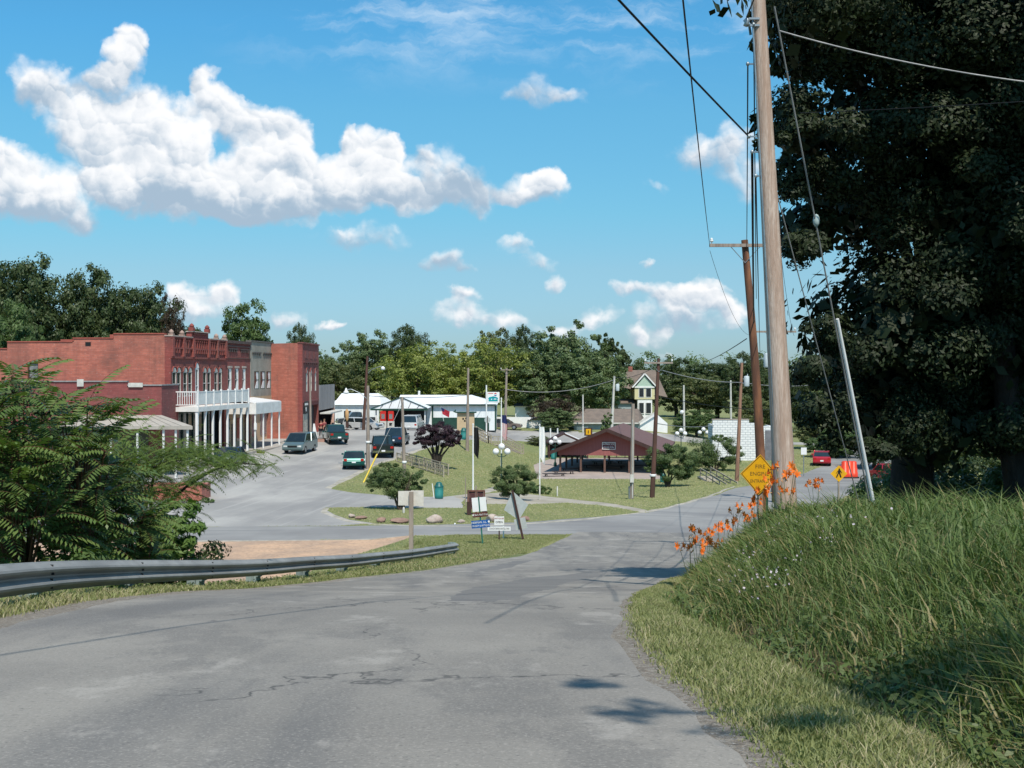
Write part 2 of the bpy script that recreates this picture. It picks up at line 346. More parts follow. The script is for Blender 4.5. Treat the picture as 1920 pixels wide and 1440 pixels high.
def brick(name, c1, c2, mortar, stain=(.10, .06, .05), pale=(.42, .30, .22), pal=.25):
    m, nt, p, o = newmat(name); b = NB(nt); ob = b.obj(); s = b.n('ShaderNodeSeparateXYZ', {0: ob})
    v = b.n('ShaderNodeCombineXYZ', {0: b.math('ADD', s.outputs[0], s.outputs[1]), 1: s.outputs[2]}).outputs[0]
    br = b.n('ShaderNodeTexBrick', {'Vector': v, 'Scale': 1.0, 'Color1': c4(c1), 'Color2': c4(c2), 'Mortar': c4(mortar), 'Mortar Size': .008,
             'Brick Width': .42, 'Row Height': .15, 'Bias': 0.0, 'Mortar Smooth': .3})
    cc = b.mix(b.math('MULTIPLY', b.ramp(b.noise(ob, .35, 6, .65), .42, .72), .75), br.outputs[0], stain)
    cc = b.mix(b.math('MULTIPLY', b.ramp(b.noise(b.mul(ob, (1, 1, 1.3)), .22, 7, .7), .5, .68), pal), cc, pale)
    st = b.noise(b.mul(ob, (2.5, 2.5, .18)), 1.0, 4, .6); cc = b.mix(b.math('MULTIPLY', b.ramp(st, .5, .75), .45), cc, stain)
    cs = b.noise(b.mul(ob, (.25, .25, 5.0)), 1.0, 4, .7); cc = b.mix(b.math('MULTIPLY', b.ramp(cs, .45, .62), .45), cc, tuple(x*.60 for x in c1)); cs = b.noise(b.mul(ob, (.5, .5, 7.0)), 1.7, 3, .7); cc = b.mix(b.math('MULTIPLY', b.ramp(cs, .54, .68), .4), cc, tuple(min(1, x*1.25+.05) for x in c1))
    sp_ = b.noise(ob, 7, 2, .5); cc = b.mix(b.math('MULTIPLY', b.ramp(sp_, .66, .72), .35), cc, (.5, .42, .36))
    sp2 = b.noise(ob, 3.1, 5, .75); cc = b.mix(b.math('MULTIPLY', b.ramp(sp2, .45, .65), .5), cc, tuple(x*.62 for x in c1))
    nt.links.new(cc, p.inputs['Base Color']); p.inputs['Roughness'].default_value = .9; b.bump(br.outputs['Fac'], .25, -.01, p)
    return m
WHITE = M('white_paint', (.78, .77, .74), (.66, .65, .62), 2, .55, bump=.05, dirt=.18)
OFFWHITE = M('weathered_white', (.62, .60, .55), (.48, .46, .42), 2, .7)
CLEANW = M('bright_white', (.80, .80, .79), (.74, .74, .73), 1.5, .4, bump=.02, dirt=.08)
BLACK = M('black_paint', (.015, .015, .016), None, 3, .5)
GALV = M('galvanised_steel', (.40, .43, .44), (.28, .31, .33), 4, .42, .75, bump=.05)
RAIL = M('guardrail_steel', (.33, .325, .31), (.22, .215, .205), 1.2, .55, .15, bump=.12, stretch=(1, .35, 1))
GLASS = M('window_glass', (.02, .025, .03), (.035, .04, .045), 1, .08, spec=.8, bump=0, dirt=.1)
GLASSL = M('window_curtain', (.30, .30, .29), (.10, .11, .12), 1.2, .12, spec=.7, bump=0)
WOODP = M('weathered_pole_wood', (.60, .48, .40), (.42, .29, .22), 2.2, .85, bump=.7, dist=.012, stretch=(6, 6, .45), dirt=.8)
WOODO = M('creosote_pole_wood', (.30, .13, .06), (.12, .055, .035), 1.3, .8, bump=.4, stretch=(2, 2, .35))
WOODD = M('dark_pole_wood', (.13, .06, .045), (.07, .04, .03), 1.3, .85, stretch=(3, 3, .4))
WOODG = M('grey_pole_wood', (.36, .30, .25), (.24, .19, .16), 2, .85, stretch=(4, 4, .4))
WOODR = M('reddish_pole_wood', (.36, .20, .13), (.22, .12, .085), 2, .85, stretch=(4, 4, .4))
FADED = M('faded_lettering', (.11, .075, .02), (.20, .12, .02), 8, .7, bump=0)
DECKW = M('weathered_rail_wood', (.42, .37, .28), (.30, .26, .20), 3, .85)
CONC = M('concrete', (.42, .39, .35), (.32, .29, .26), 1.5, .9, bump=.3)
RUBBER = M('tyre_rubber', (.02, .02, .02), None, 4, .85)
WIRE = M('black_cable', (.012, .013, .016), None, 3, .6, bump=0)
WIREL = M('bare_aluminium_wire', (.38, .37, .36), (.25, .25, .25), 2, .5, .4, bump=0)
CHROME = M('chrome', (.7, .7, .7), (.6, .6, .6), 2, .15, 1.0, bump=0, dirt=.05)
YELLOW = M('sign_yellow', (.80, .42, .012), (.68, .34, .01), 3, .45, bump=0, dirt=.25)
BARK = M('bark', (.10, .075, .055), (.06, .045, .035), 3, .95, bump=.8, dist=.03, stretch=(3, 3, .6))
BARKD = M('dark_bark', (.045, .035, .028), (.025, .02, .016), 3, .95, bump=.8, dist=.03, stretch=(3, 3, .6))
# ---------------------------------------------------------------- ground surfaces
def groundmat(name, kind):
    m, nt, p, o = newmat(name); b = NB(nt); g = b.n('ShaderNodeNewGeometry').outputs['Position']
    if kind == 'patch':
        base = b.mix(b.ramp(b.noise(g, .8, 6, .65), .3, .7), (.185, .178, .168), (.145, .141, .136))
        sp_ = b.noise(g, 55, 2, .7); base = b.mix(b.math('MULTIPLY', b.ramp(sp_, .5, .72), .5), base, (.27, .26, .25)); b.bump(b.noise(g, 60, 3, .7), .5, .012, p)
    elif kind == 'dust':
        base = b.mix(b.ramp(b.noise(g, 1.5, 6, .75), .35, .65), (.46, .42, .36), (.27, .25, .20)); b.bump(b.noise(g, 20, 4, .8), .8, .03, p)
    elif kind == 'road':
        base = b.mix(b.ramp(b.noise(g, .35, 6, .6), .3, .7), (.268, .25, .222), (.192, .180, .163))
        st = b.noise(b.mul(g, (.9, .13, .1)), 1.0, 5, .55)
        base = b.mix(b.math('MULTIPLY', b.ramp(st, .46, .68), .75), base, (.125, .123, .122)); bl = b.noise(b.mul(g, (1, .55, .1)), .55, 7, .72); base = b.mix(b.math('MULTIPLY', b.ramp(bl, .50, .58), .5), base, (.135, .130, .124)); bl = b.noise(b.mul(g, (1, .6, .1)), .9, 6, .7); base = b.mix(b.math('MULTIPLY', b.ramp(bl, .56, .64), .45), base, (.38, .355, .32))
        sp_ = b.noise(g, 60, 2, .7); base = b.mix(b.math('MULTIPLY', b.ramp(sp_, .5, .7), .38), base, (.42, .39, .35))
        sd = b.noise(g, 42, 2, .6); base = b.mix(b.math('MULTIPLY', b.ramp(sd, .56, .74), .5), base, (.09, .088, .083))
        vo = b.n('ShaderNodeTexVoronoi', {'Vector': b.n('ShaderNodeVectorMath', {0: b.mul(g, (.5, .42, .1)), 1: b.noise(g, 1.3, 4, .6, 'Color')}, operation='ADD').outputs[0], 'Scale': .55}, feature='DISTANCE_TO_EDGE')
        ck = b.math('SUBTRACT', 1.0, b.ramp(vo.outputs['Distance'], .0, .010)); ck = b.math('MULTIPLY', ck, b.ramp(b.noise(g, .3, 3), .44, .56))
        base = b.mix(b.math('MULTIPLY', ck, .8), base, (.06, .06, .06))
        dk = b.noise(b.mul(g, (1.6, .8, .1)), 1.1, 5, .7); base = b.mix(b.math('MULTIPLY', b.ramp(dk, .66, .74), .5), base, (.07, .07, .075))
        b.bump(b.noise(g, 60, 3, .7), .3, .008, p)
    elif kind == 'street':
        base = b.mix(b.ramp(b.noise(g, .12, 6, .65), .35, .65), (.38, .365, .34), (.27, .262, .25))
        rot = b.n('ShaderNodeVectorRotate', {'Vector': g, 'Angle': math.radians(8)}, rotation_type='Z_AXIS').outputs[0]
        st = b.noise(b.n('ShaderNodeVectorMath', {0: b.mul(rot, (.22, .04, .1)), 1: b.mul(b.noise(g, .06, 4, .6, 'Color'), (1.2, 1.2, 0))}, operation='ADD').outputs[0], 1.0, 6, .65)
        base = b.mix(b.math('MULTIPLY', b.ramp(st, .46, .66), .6), base, (.205, .20, .20))
        st2 = b.noise(b.mul(rot, (1.4, .06, .1)), 1.0, 5, .6); base = b.mix(b.math('MULTIPLY', b.ramp(st2, .54, .7), .3), base, (.48, .46, .43))
        sp_ = b.noise(g, 9, 3, .7); base = b.mix(b.math('MULTIPLY', b.ramp(sp_, .5, .75), .3), base, (.2, .2, .2))
        b.bump(b.noise(g, 12, 3, .7), .3, .02, p)
    elif kind == 'cross':
        base = b.mix(b.ramp(b.noise(g, .2, 6, .6), .35, .65), (.27, .265, .255), (.21, .205, .2))
        st = b.noise(b.mul(g, (.05, .7, .1)), 1.0, 5, .6); base = b.mix(b.math('MULTIPLY', b.ramp(st, .5, .68), .6), base, (.16, .16, .165))
        st = b.noise(b.mul(g, (.08, 1.3, .1)), 1.3, 5, .6); base = b.mix(b.math('MULTIPLY', b.ramp(st, .6, .7), .5), base, (.42, .4, .37))
        b.bump(b.noise(g, 12, 3, .7), .3, .02, p)
    elif kind == 'gravel':
        base = b.mix(b.ramp(b.noise(g, .5, 7, .7), .35, .65), (.62, .41, .27), (.42, .30, .22))
        sp_ = b.noise(b.mul(g, (1, 1, .1)), 6, 5, .8); base = b.mix(b.math('MULTIPLY', b.ramp(sp_, .45, .62), .5), base, (.30, .20, .14))
        sp_ = b.noise(g, 2.3, 5, .8); base = b.mix(b.math('MULTIPLY', b.ramp(sp_, .6, .7), .4), base, (.66, .52, .40))
        b.bump(b.noise(g, 14, 4, .8), .8, .06, p)
    elif kind == 'shoulder':
        base = b.mix(b.ramp(b.noise(g, 22, 4, .8), .35, .65), (.42, .37, .31), (.22, .185, .15))
        sp_ = b.noise(g, 42, 3, .8); base = b.mix(b.ramp(sp_, .56, .66), base, (.55, .52, .48))
        b.bump(b.noise(g, 34, 4, .8), 1.0, .05, p)
    elif kind in ('path', 'slab'):
        a, c = ((.40, .36, .30), (.30, .27, .22)) if kind == 'path' else ((.40, .33, .29), (.32, .27, .24))
        base = b.mix(b.ramp(b.noise(g, .8, 6, .6), .35, .65), a, c); b.bump(b.noise(g, 15, 3, .7), .25, .02, p)
    elif kind == 'bank':
        base = b.mix(b.ramp(b.noise(g, 2.5, 6, .7), .4, .62), (.045, .055, .022), (.10, .065, .038))
        b.bump(b.noise(g, 10, 4, .7), .8, .08, p)
    else:
        base = b.mix(b.ramp(b.noise(g, .13, 6, .65), .35, .68), (.205, .235, .095), (.29, .28, .135))
        st = b.noise(b.mul(g, (.5, .9, .1)), .8, 6, .7); base = b.mix(b.math('MULTIPLY', b.ramp(st, .5, .7), .5), base, (.145, .18, .065))
        sp_ = b.noise(g, 5.5, 6, .85); base = b.mix(b.math('MULTIPLY', b.ramp(sp_, .40, .62), .55), base, (.12, .155, .055))
        sp2 = b.noise(g, 2.1, 5, .8); base = b.mix(b.math('MULTIPLY', b.ramp(sp2, .56, .70), .6), base, (.36, .31, .17))
        sp3 = b.noise(g, .32, 5, .6); base = b.mix(b.math('MULTIPLY', b.ramp(sp3, .60, .72), .5), base, (.26, .19, .10))
        b.bump(b.noise(g, 7, 6, .85), .9, .12, p)
    nt.links.new(base, p.inputs['Base Color']); p.inputs['Roughness'].default_value = .93; p.inputs['Specular IOR Level'].default_value = .2
    return m
def gp(l): return [tuple(G(a, b_)[:2]) for a, b_ in l]
dd = [-12, 0, 3, 5, 6.5, 8.5, 10.4, 12, 14, 17, 20, 23, 26, 29, 32, 36, 40, 44, 48, 52, 56, 59]
POLY = []
POLY.append(('slab', [(2.2, 107.5), (13.8, 107.2), (14.2, 134), (4.5, 134), (2.2, 122)]))
POLY.append(('path', gp([(872,941),(905,945),(1000,946),(1060,943),(1120,947),(1205,961),(1215,957),(1120,941),(1062,935),(1005,928),(950,922),(875,933)])))
POLY.append(('path', gp([(850,931),(880,926),(925,913),(980,905),(985,908),(935,919),(895,931),(868,938)])))
POLY.append(('street', gp([(540,914),(613,916),(660,924),(740,931),(830,932),(868,928),(868,953),(740,952),(612,952),(540,956)])))
def ribbon(l, w):
    l = [np.array(q, float) for q in l]; o = []
    for i, q in enumerate(l):
        t = l[min(i+1, len(l)-1)]-l[max(i-1, 0)]; t /= np.linalg.norm(t); n_ = np.array([-t[1], t[0]]); o.append((q+n_*w/2, q-n_*w/2))
    return [tuple(a) for a, _ in o]+[tuple(c) for _, c in o[::-1]]
POLY.append(('patch', gp([(835,1127),(885,1102),(985,1083),(1062,1078),(1100,1072),(1130,1080),(1060,1092),(1005,1110),(930,1128)])))
POLY.append(('patch', gp([(870,1075),(960,1052),(1000,1050),(960,1064)])))
POLY.append(('shoulder', [(float(xr(d))-w, d) for d, w in zip((2.6,3.4,4.2,5,6,7,8.5,10,12,14,17,20), (.2,.22,.16,.2,.14,.2,.22,.12,.16,.12,.1,.06))]+[(float(xr(d))+.03, d) for d in (20,17,14,12,10,8.5,7,6,5,4.2,3.4,2.6)]))
ISL = [(612,953),(607,961),(628,969),(655,978),(700,984),(760,986),(880,987),(1000,982),(1100,974),(1215,960),(1300,939),(1345,925),(1380,912)]
POLY.append(('dust', ribbon(gp(ISL), .38)))
POLY.append(('dust', ribbon(gp([(612,918),(640,902),(672,887),(700,872),(735,862),(764,852),(797,841)]), .55)))
POLY.append(('dust', ribbon([(-20,57.45),(-10,57.3),(-3.5,57.25),(0,57.15),(2.2,57.05)], .3)))
POLY.append(('road', [(float(xl(d)), d) for d in dd]+[(float(xr(d)), d) for d in dd[::-1]]))
POLY.append(('shoulder', [(float(xl(d))-w, d) for d, w in zip(dd[:17], [.8]*4+[.75,.7,.6,.5,.4,.35,.3,.3,.3,.25,.2,.2,.1])]+[(float(xl(d))+.02, d) for d in dd[:17][::-1]]))
POLY.append(('cross', [(-70, 57.6), (-10, 57.4), (-3.5, 57.4), (0, 57.3), (2.3, 57.2), (3.4, 58.5), (11, 56.5), (14.5, 62), (18, 70), (22, 80), (31, 98), (40, 120), (50, 150), (64, 190),
                       (54, 192), (42, 155), (33, 125), (20.6, 98), (17, 91), (12, 79), (7.95, 69.8), (4.2, 66.5), (1, 64.3), (-4, 63.2), (-10, 62.8), (-70, 63)]))
POLY.append(('gravel', [(-34, 57.5), (-4.6, 57.3), (-4.9, 55.4), (-6.3, 53), (-7.6, 49.5), (-8.6, 44), (-10, 38), (-14, 30), (-22, 30), (-34, 44)]))
POLY.append(('street', [(-70, 63.1), (-16.5, 62.9), (-9.2, 62.9)]+gp([(700,981),(655,975),(628,966),(612,957)])+gp([(600,930),(613,915.5),(650,897),(700,873),(764,853),(797,842)])
              + [(-6.5, 128), (-4.2, 138), (-1, 150), (9, 158), (9, 163), (-3, 164), (-30, 165), (-60, 150), (-70, 100)]))
POLY.append(('street', [(-4.2, 150), (20, 157), (45, 160), (70, 165), (70, 169), (20, 163), (-4, 160)]))
pts = []; rng = np.random.default_rng(3)
d = -14.0
while d < 900:
    s = .28 if d < 14 else (.45 if d < 32 else (.9 if d < 70 else (1.7 if d < 150 else (5 if d < 300 else 30))))
    hw = .5*max(d, 0)+8 if d < 300 else 420
    xs = np.arange(-hw, hw+s, s); jit = (rng.random((len(xs), 2))-.5)*.3*s
    pts.append(np.stack([xs+jit[:, 0], d+jit[:, 1]], 1)); d += s
# coarse skirt
for (x0, x1, y0, y1, s) in ((-420, 420, -60, 900, 20.0),):
    gx, gy = np.meshgrid(np.arange(x0, x1+1, s), np.arange(y0, y1+1, s)); q = np.stack([gx.ravel(), gy.ravel()], 1)
    q = q[(np.abs(q[:, 0]) > .5*np.maximum(q[:, 1], 0)+9) | (q[:, 1] < -15)]; pts.append(q)
pts = np.concatenate(pts)
allv = [Vector(p) for p in pts.tolist()]; edges = []
for pi_, (nm, pl) in enumerate(list(POLY)):
    ring = []
    for i in range(len(pl)):
        a, c = np.array(pl[i]), np.array(pl[(i+1) % len(pl)]); L = np.linalg.norm(c-a); k = max(1, int(L/(.35 if min(a[1], c[1]) < 30 else 1.5)))
        for j in range(k):
            q = a+(c-a)*j/k; amp = .05 if q[1] < 30 else .12
            if j: q = q+(rng.random(2)-.5)*2*amp*(0 if nm in ('slab',) else 1)
            ring.append(q)
    b0 = len(allv); allv += [Vector(q.tolist()) for q in ring]; n = len(ring); edges += [(b0+i, b0+(i+1) % n) for i in range(n)]
    POLY[pi_] = (nm, np.array(ring))
res = delaunay_2d_cdt(allv, edges, [], 0, 1e-4)
V2 = np.array([tuple(v) for v in res[0]]); TR = np.array([f for f in res[2] if len(f) == 3])
def inpoly(px, py, R):
    ins = np.zeros(len(px), bool); x0, y0 = R[:, 0], R[:, 1]; x1, y1 = np.roll(x0, -1), np.roll(y0, -1)
    for a, b_, c, e in zip(x0, y0, x1, y1):
        if b_ == e: continue
        k = ((b_ > py) != (e > py)); ins ^= k & (px < (c-a)*(py-b_)/(e-b_)+a)
    return ins
cen = V2[TR].mean(1); cls = np.full(len(TR), -1)
names = ['road', 'cross', 'street', 'gravel', 'shoulder', 'path', 'slab', 'bank', 'lawn', 'patch', 'dust']
for nm, R in POLY:
    k = inpoly(cen[:, 0], cen[:, 1], R) & (cls < 0); cls[k] = names.index(nm)
rest = cls < 0
bk = rest & (cen[:, 0] > xr(cen[:, 1])+ws(cen[:, 1])-.1) & (cen[:, 1] < 56) & (cen[:, 0] < 40); cls[bk] = names.index('bank')
cls[cls < 0] = names.index('lawn')
Z = gz(V2[:, 0], V2[:, 1])
V3 = np.column_stack([V2, Z])
GN = {'road': 'road', 'cross': 'cross_street', 'street': 'street', 'gravel': 'gravel_lot', 'shoulder': 'road_shoulder', 'path': 'path', 'slab': 'pavement', 'bank': 'grass_bank', 'lawn': 'ground', 'patch': 'road_patch', 'dust': 'road_edge'}
for i, nm in enumerate(names):
    t = TR[cls == i]
    if not len(t): continue
    u, inv = np.unique(t, return_inverse=True)
    _tag(npmesh(GN[nm], V3[u], inv.reshape(-1, 3), groundmat(nm+'_surface', nm), smooth=True), kind='structure')

LT = TR[(cls == names.index('lawn')) & (cen[:, 1] > 44) & (cen[:, 1] < 140) & (np.abs(cen[:, 0]) < .46*cen[:, 1]+3)]
# ---------------------------------------------------------------- vegetation helpers
def quat_leaves(pos, nrm, size, asp, tint, fold=False):
    """diamond leaves: pos (n,3), nrm (n,3), size (n,)"""
    n = len(pos); r = np.random.default_rng(n+7).normal(size=(n, 3)); nrm = nrm/np.linalg.norm(nrm, axis=1, keepdims=True)
    a = np.cross(nrm, r); a /= np.linalg.norm(a, axis=1, keepdims=True)+1e-9; b = np.cross(nrm, a)
    s = size[:, None]; v = np.stack([pos-a*s, pos-b*s*asp+a*s*.1, pos+a*s, pos+b*s*asp+a*s*.1], 1).reshape(-1, 3)
    f = np.arange(4*n).reshape(n, 4); return v, f, np.repeat(tint, 4, 0)
def crown_pts(lobes, n, seed, clumps=10, spread=.30, fill=.25, clump_r=None):
    rg = np.random.default_rng(seed); L = np.array(lobes, float); wt = (L[:, 3]*L[:, 5]); wt /= wt.sum()
    nc = clumps*len(L); li = rg.choice(len(L), nc, p=wt); d = rg.normal(size=(nc, 3)); d /= np.linalg.norm(d, axis=1, keepdims=True)
    rr = np.where(rg.random(nc) < fill, rg.random(nc)**.5, .82+.2*rg.random(nc))
    cc = L[li, :3]+d*L[li, 3:]*rr[:, None]; cs = L[li, 3:].mean(1)*spread*(.6+.8*rg.random(nc)); cd = d
    ci = rg.integers(0, nc, n); e = rg.normal(size=(n, 3)); e /= np.linalg.norm(e, axis=1, keepdims=True); rad = rg.random(n)**.45
    pos = cc[ci]+e*(cs[ci]*rad)[:, None]*np.array([1.15, 1.15, .8])
    nr = e*.8+cd[ci]*.5+rg.normal(size=(n, 3))*.45+np.array([0, 0, .35])
    tint = np.stack([rg.random(nc)[ci]*.75+rg.random(n)*.25, rg.random(n), np.ones(n)], 1)
    return pos, nr, tint, rg
def crown(name, mat, parent, lobes, n, leaf, seed=1, asp=.55, **k):
    pos, nr, tint, rg = crown_pts(lobes, n, seed, **k); v, f, t = quat_leaves(pos, nr, leaf*(.6+.8*rg.random(n)), asp, tint)
    return npmesh(name, v, f, mat, parent, t)
def lobeset(w, z0, z1, k, seed, d=None):
    rg = np.random.default_rng(seed); out = []; d = d or w; cz = z0+(z1-z0)*.54; hz = (z1-z0)/2
    for i in range(k):
        # even spread of directions over the crown, a few lobes deeper inside
        q = (i+.5)/k; zc = 1-2*q; a = i*2.39996+rg.random()*.6; rr_ = math.sqrt(max(0, 1-zc*zc)); rad = rg.uniform(.58, .74) if i % 4 else rg.uniform(.2, .5); s = w*rg.uniform(.17, .25)
        zz = zc*rad*hz*(1.0 if zc > 0 else .92); out.append((rr_*math.cos(a)*rad*w/2*1.05, rr_*math.sin(a)*rad*d/2*1.05, cz+zz, s, s*d/w, s*.9 if hz > .3*w else s*.6))
    out.append((0, 0, cz, w*.30, d*.30, hz*.6)); return out
def limbs(mb, h, lobes, r0, seed=0, lean=0, top=.6):
    rg = random.Random(seed); p = [(0, 0, -.4)]; 
    for i in range(1, 6): p.append((lean*i/5+rg.uniform(-.02, .02)*h, rg.uniform(-.02, .02)*h, h*top*i/5))
    mb.tube(p, [r0*(1.25-.16*i) for i in range(6)], 9)
    for l in lobes[:10]:
        k = rg.uniform(.35, .85); j = k*5; i = int(j); a = Vector(p[i]); q = Vector(l[:3]); m = (a+q)/2+Vector((0, 0, -.04*h))
        mb.tube([a, m, q], [r0*.45, r0*.28, r0*.08], 6)
GREEN_D = leafmat('leaf_dark_green', (.052, .080, .028), (.085, .115, .040))
GREEN_M = leafmat('leaf_mid_green', (.075, .125, .038), (.120, .175, .055))
GREEN_Y = leafmat('leaf_yellow_green', (.185, .225, .050), (.275, .300, .070))
GREEN_B = leafmat('leaf_bluish_green', (.105, .150, .060), (.160, .210, .085))
GREEN_O = leafmat('leaf_olive', (.100, .125, .045), (.150, .165, .062))
RUSTY = leafmat('leaf_dark_rust', (.050, .034, .022), (.075, .055, .030))
PURPLE = leafmat('leaf_purple', (.030, .014, .022), (.070, .035, .048), trans=.12)
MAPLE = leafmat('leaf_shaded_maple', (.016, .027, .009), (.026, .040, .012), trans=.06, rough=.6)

def tree_proto(name, mat, seed, w=1.0, z0=.12, k=20, n=17000, leaf=.013, bark=BARK, **kw):
    r = thing(name, 'tree', 'tree'); L = lobeset(w, z0, 1.0, k, seed); crown('crown', mat, r, L, n, leaf, seed, **kw)
    mb = MB(); limbs(mb, 1.0, L, .025, seed); mb.build('trunk', bark, r); return r
PROTO = {
 'dark': tree_proto('broadleaf_tree', GREEN_D, 11, .82, z0=.0, k=30, n=42000, leaf=.0105), 'dark2': tree_proto('broadleaf_tree', GREEN_D, 12, .78, k=30, n=42000, leaf=.0105, z0=.0),
 'mid': tree_proto('broadleaf_tree', GREEN_M, 13, .8, z0=.02, k=26, n=30000), 'blue': tree_proto('broadleaf_tree', GREEN_B, 14, .85, z0=.03, k=26, n=30000), 'blue2': tree_proto('broadleaf_tree', GREEN_B, 19, .8, z0=.03, k=26, n=30000),
 'yel': tree_proto('broadleaf_tree', GREEN_Y, 15, .95, z0=.02, k=26, n=22000), 'olive': tree_proto('broadleaf_tree', GREEN_O, 16, .8, z0=.04, n=18000),
 'rust': tree_proto('broadleaf_tree', RUSTY, 17, .9, z0=.0, n=14000, leaf=.014), 'tall': tree_proto('poplar_tree', GREEN_D, 18, .42, z0=.05, k=18, n=12000)}
protos_used = {k: False for k in PROTO}
def tree(kind, px, d, top, wpx, label, group='trees behind the town', base=None, sy=None):
    x = X(px, d); z = gzf(x, d)-.3 if base is None else base; h = (HZ-top)/F*d-z; nat = {'tall': .42, 'dark': .82, 'dark2': .78, 'yel': .95, 'rust': .9, 'blue': .85}.get(kind, .8)
    w = wpx/F*d; sc = (w/nat/1.02, (sy or w)/nat, h*.97); r = random.Random(int(px*7+d)); rz = r.uniform(-.5, .5)+(math.pi if r.random() < .5 else 0)
    p = PROTO[kind]
    if not protos_used[kind]:
        protos_used[kind] = True; p.location = (x, d, z); p.rotation_euler = (0, 0, rz); p.scale = sc; p['label'] = label; p['group'] = group; return p
    return dup(p, (x, d, z), rz, sc, label, group)
tree('dark', -70, 150, 470, 240, 'dark green tree at the left edge of the photo, behind the brick wall')
tree('dark2', 45, 146, 452, 200, 'tallest dark tree behind the left end of the brick building')
tree('mid', 30, 132, 552, 130, 'lighter green tree low in front of the tall dark trees, far left')
tree('dark', 175, 150, 488, 175, 'dark tree with a rounded twin top behind the brick side wall')
tree('dark2', 262, 152, 508, 160, 'dark tree sloping down to the right behind the brick side wall')
tree('rust', 322, 150, 530, 70, 'thin brownish tree at the right end of the dark trees behind the wall')
tree('olive', 118, 158, 560, 140, 'olive tree filling the gap between the tall dark trees')
tree('dark2', 350, 160, 590, 110, 'low dark tree behind the corner parapet of the brick building')
tree('mid', 458, 150, 553, 128, 'broad green tree above the arched windows and the grey storefront')
tree('dark', 563, 160, 600, 66, 'small green tree peeking above the far red brick building')
tree('blue', 612, 210, 648, 90, 'bluish green tree right behind the far brick building')
tree('olive', 640, 200, 665, 110, 'brownish olive tree above the white house roof')
tree('blue2', 688, 215, 612, 110, 'tall bluish tree behind the wooden street lamp pole')
tree('dark', 765, 215, 603, 95, 'dark tree with a broken top behind the yellow green trees')
tree('olive', 600, 230, 668, 120, 'low wooded tree between the brick building and the lamp pole')
tree('yel', 782, 190, 636, 165, 'left yellow green tree behind the filling station')
tree('yel', 835, 200, 640, 120, 'small yellow green tree between the two large ones')
tree('yel', 915, 192, 630, 175, 'right and largest yellow green tree behind the sign pole')
tree('olive', 925, 215, 598, 90, 'olive brown tree rising behind the largest yellow green tree')
tree('dark', 978, 218, 604, 75, 'dark tree top right of the olive brown tree')
tree('blue2', 1020, 190, 650, 120, 'blue green tree right of the yellow green trees')
tree('blue', 1062, 200, 595, 150, 'highest blue green tree in the middle of the tree line')
tree('tall', 1140, 205, 602, 55, 'narrow tree with two peaks beside the highest blue green tree')
tree('tall', 1166, 210, 628, 40, 'narrow lower tree at the end of the blue green trees')
tree('blue', 1110, 185, 640, 150, 'broad blue green tree above the ranch house roof')
tree('dark2', 1170, 215, 668, 110, 'dark tree left of the yellow gabled house')
tree('rust', 1040, 168, 735, 95, 'dark reddish shrub tree left of the ranch house', group='shrubs by the ranch house')
tree('blue2', 1045, 163, 762, 75, 'green bush in front of the dark reddish shrub', group='shrubs by the ranch house')
tree('olive', 1010, 150, 815, 52, 'long grass clump on the lawn beside the small shelter', group='shrubs by the ranch house')
tree('dark', 1268, 260, 668, 120, 'dark tree right of the gabled house roof')
tree('dark2', 1345, 255, 668, 130, 'dark wooded tree behind the thin white pole')
tree('olive', 1310, 245, 690, 110, 'brownish tree right of the gabled house')
tree('dark', 1400, 235, 655, 95, 'spiky dark tree behind the leaning brown pole')
tree('dark2', 1450, 245, 668, 110, 'dark tree behind the large wooden pole')
tree('mid', 1305, 165, 765, 85, 'young yellow green tree behind the thin light pole', group='small trees in the park')
tree('olive', 1420, 180, 735, 110, 'low olive tree behind the white block building')
tree('dark', 1500, 200, 700, 120, 'dark tree seen right beside the large wooden pole')
tree('olive', 1530, 150, 780, 90, 'olive bush beside the far street behind the red car')
tree('mid', 1570, 135, 800, 110, 'green bush above the far red car')
tree('mid', 1640, 120, 790, 120, 'green bush behind the guy wire')
tree('dark', 1600, 190, 640, 150, 'dark tree behind the left edge of the big shaded tree'); tree('dark2', 1710, 170, 600, 190, 'dark tree behind the big shaded tree, left of its middle')
tree('dark', 1830, 165, 590, 190, 'dark tree behind the big shaded tree, right of its middle'); tree('dark2', 1950, 160, 560, 200, 'dark tree behind the big shaded tree at the right frame edge')
tree('dark', 1770, 100, 740, 210, 'dark bushy tree low behind the trunk of the big shaded tree'); tree('dark2', 1890, 90, 720, 220, 'dark bushy tree low behind the leaning trunk at the right')
# far wooded ridge
rg = np.random.default_rng(5); n = 60; L = []
for i in range(n):
    px = 540+i*17; d = 330+rg.random()*60; x = X(px, d); z = gzf(x, d); h = (HZ-(668+rg.normal()*5))/F*d-z; L.append((x, d, z+h*.55, 7, 7, h*.48))
for i in range(90):
    px = (-100+i*20) if i < 36 else 1550+(i-36)*16; d = 330+rg.random()*60; x = X(px, d); z = gzf(x, d); h = (HZ-(660+rg.normal()*5))/F*d-z; L.append((x, d, z+h*.55, 8, 7, h*.48))
_tag(crown('far_woods', GREEN_B, None, L, 60000, .42, 4, clumps=8), 'distant wooded ridge closing the valley behind the town', 'woods', kind='stuff')
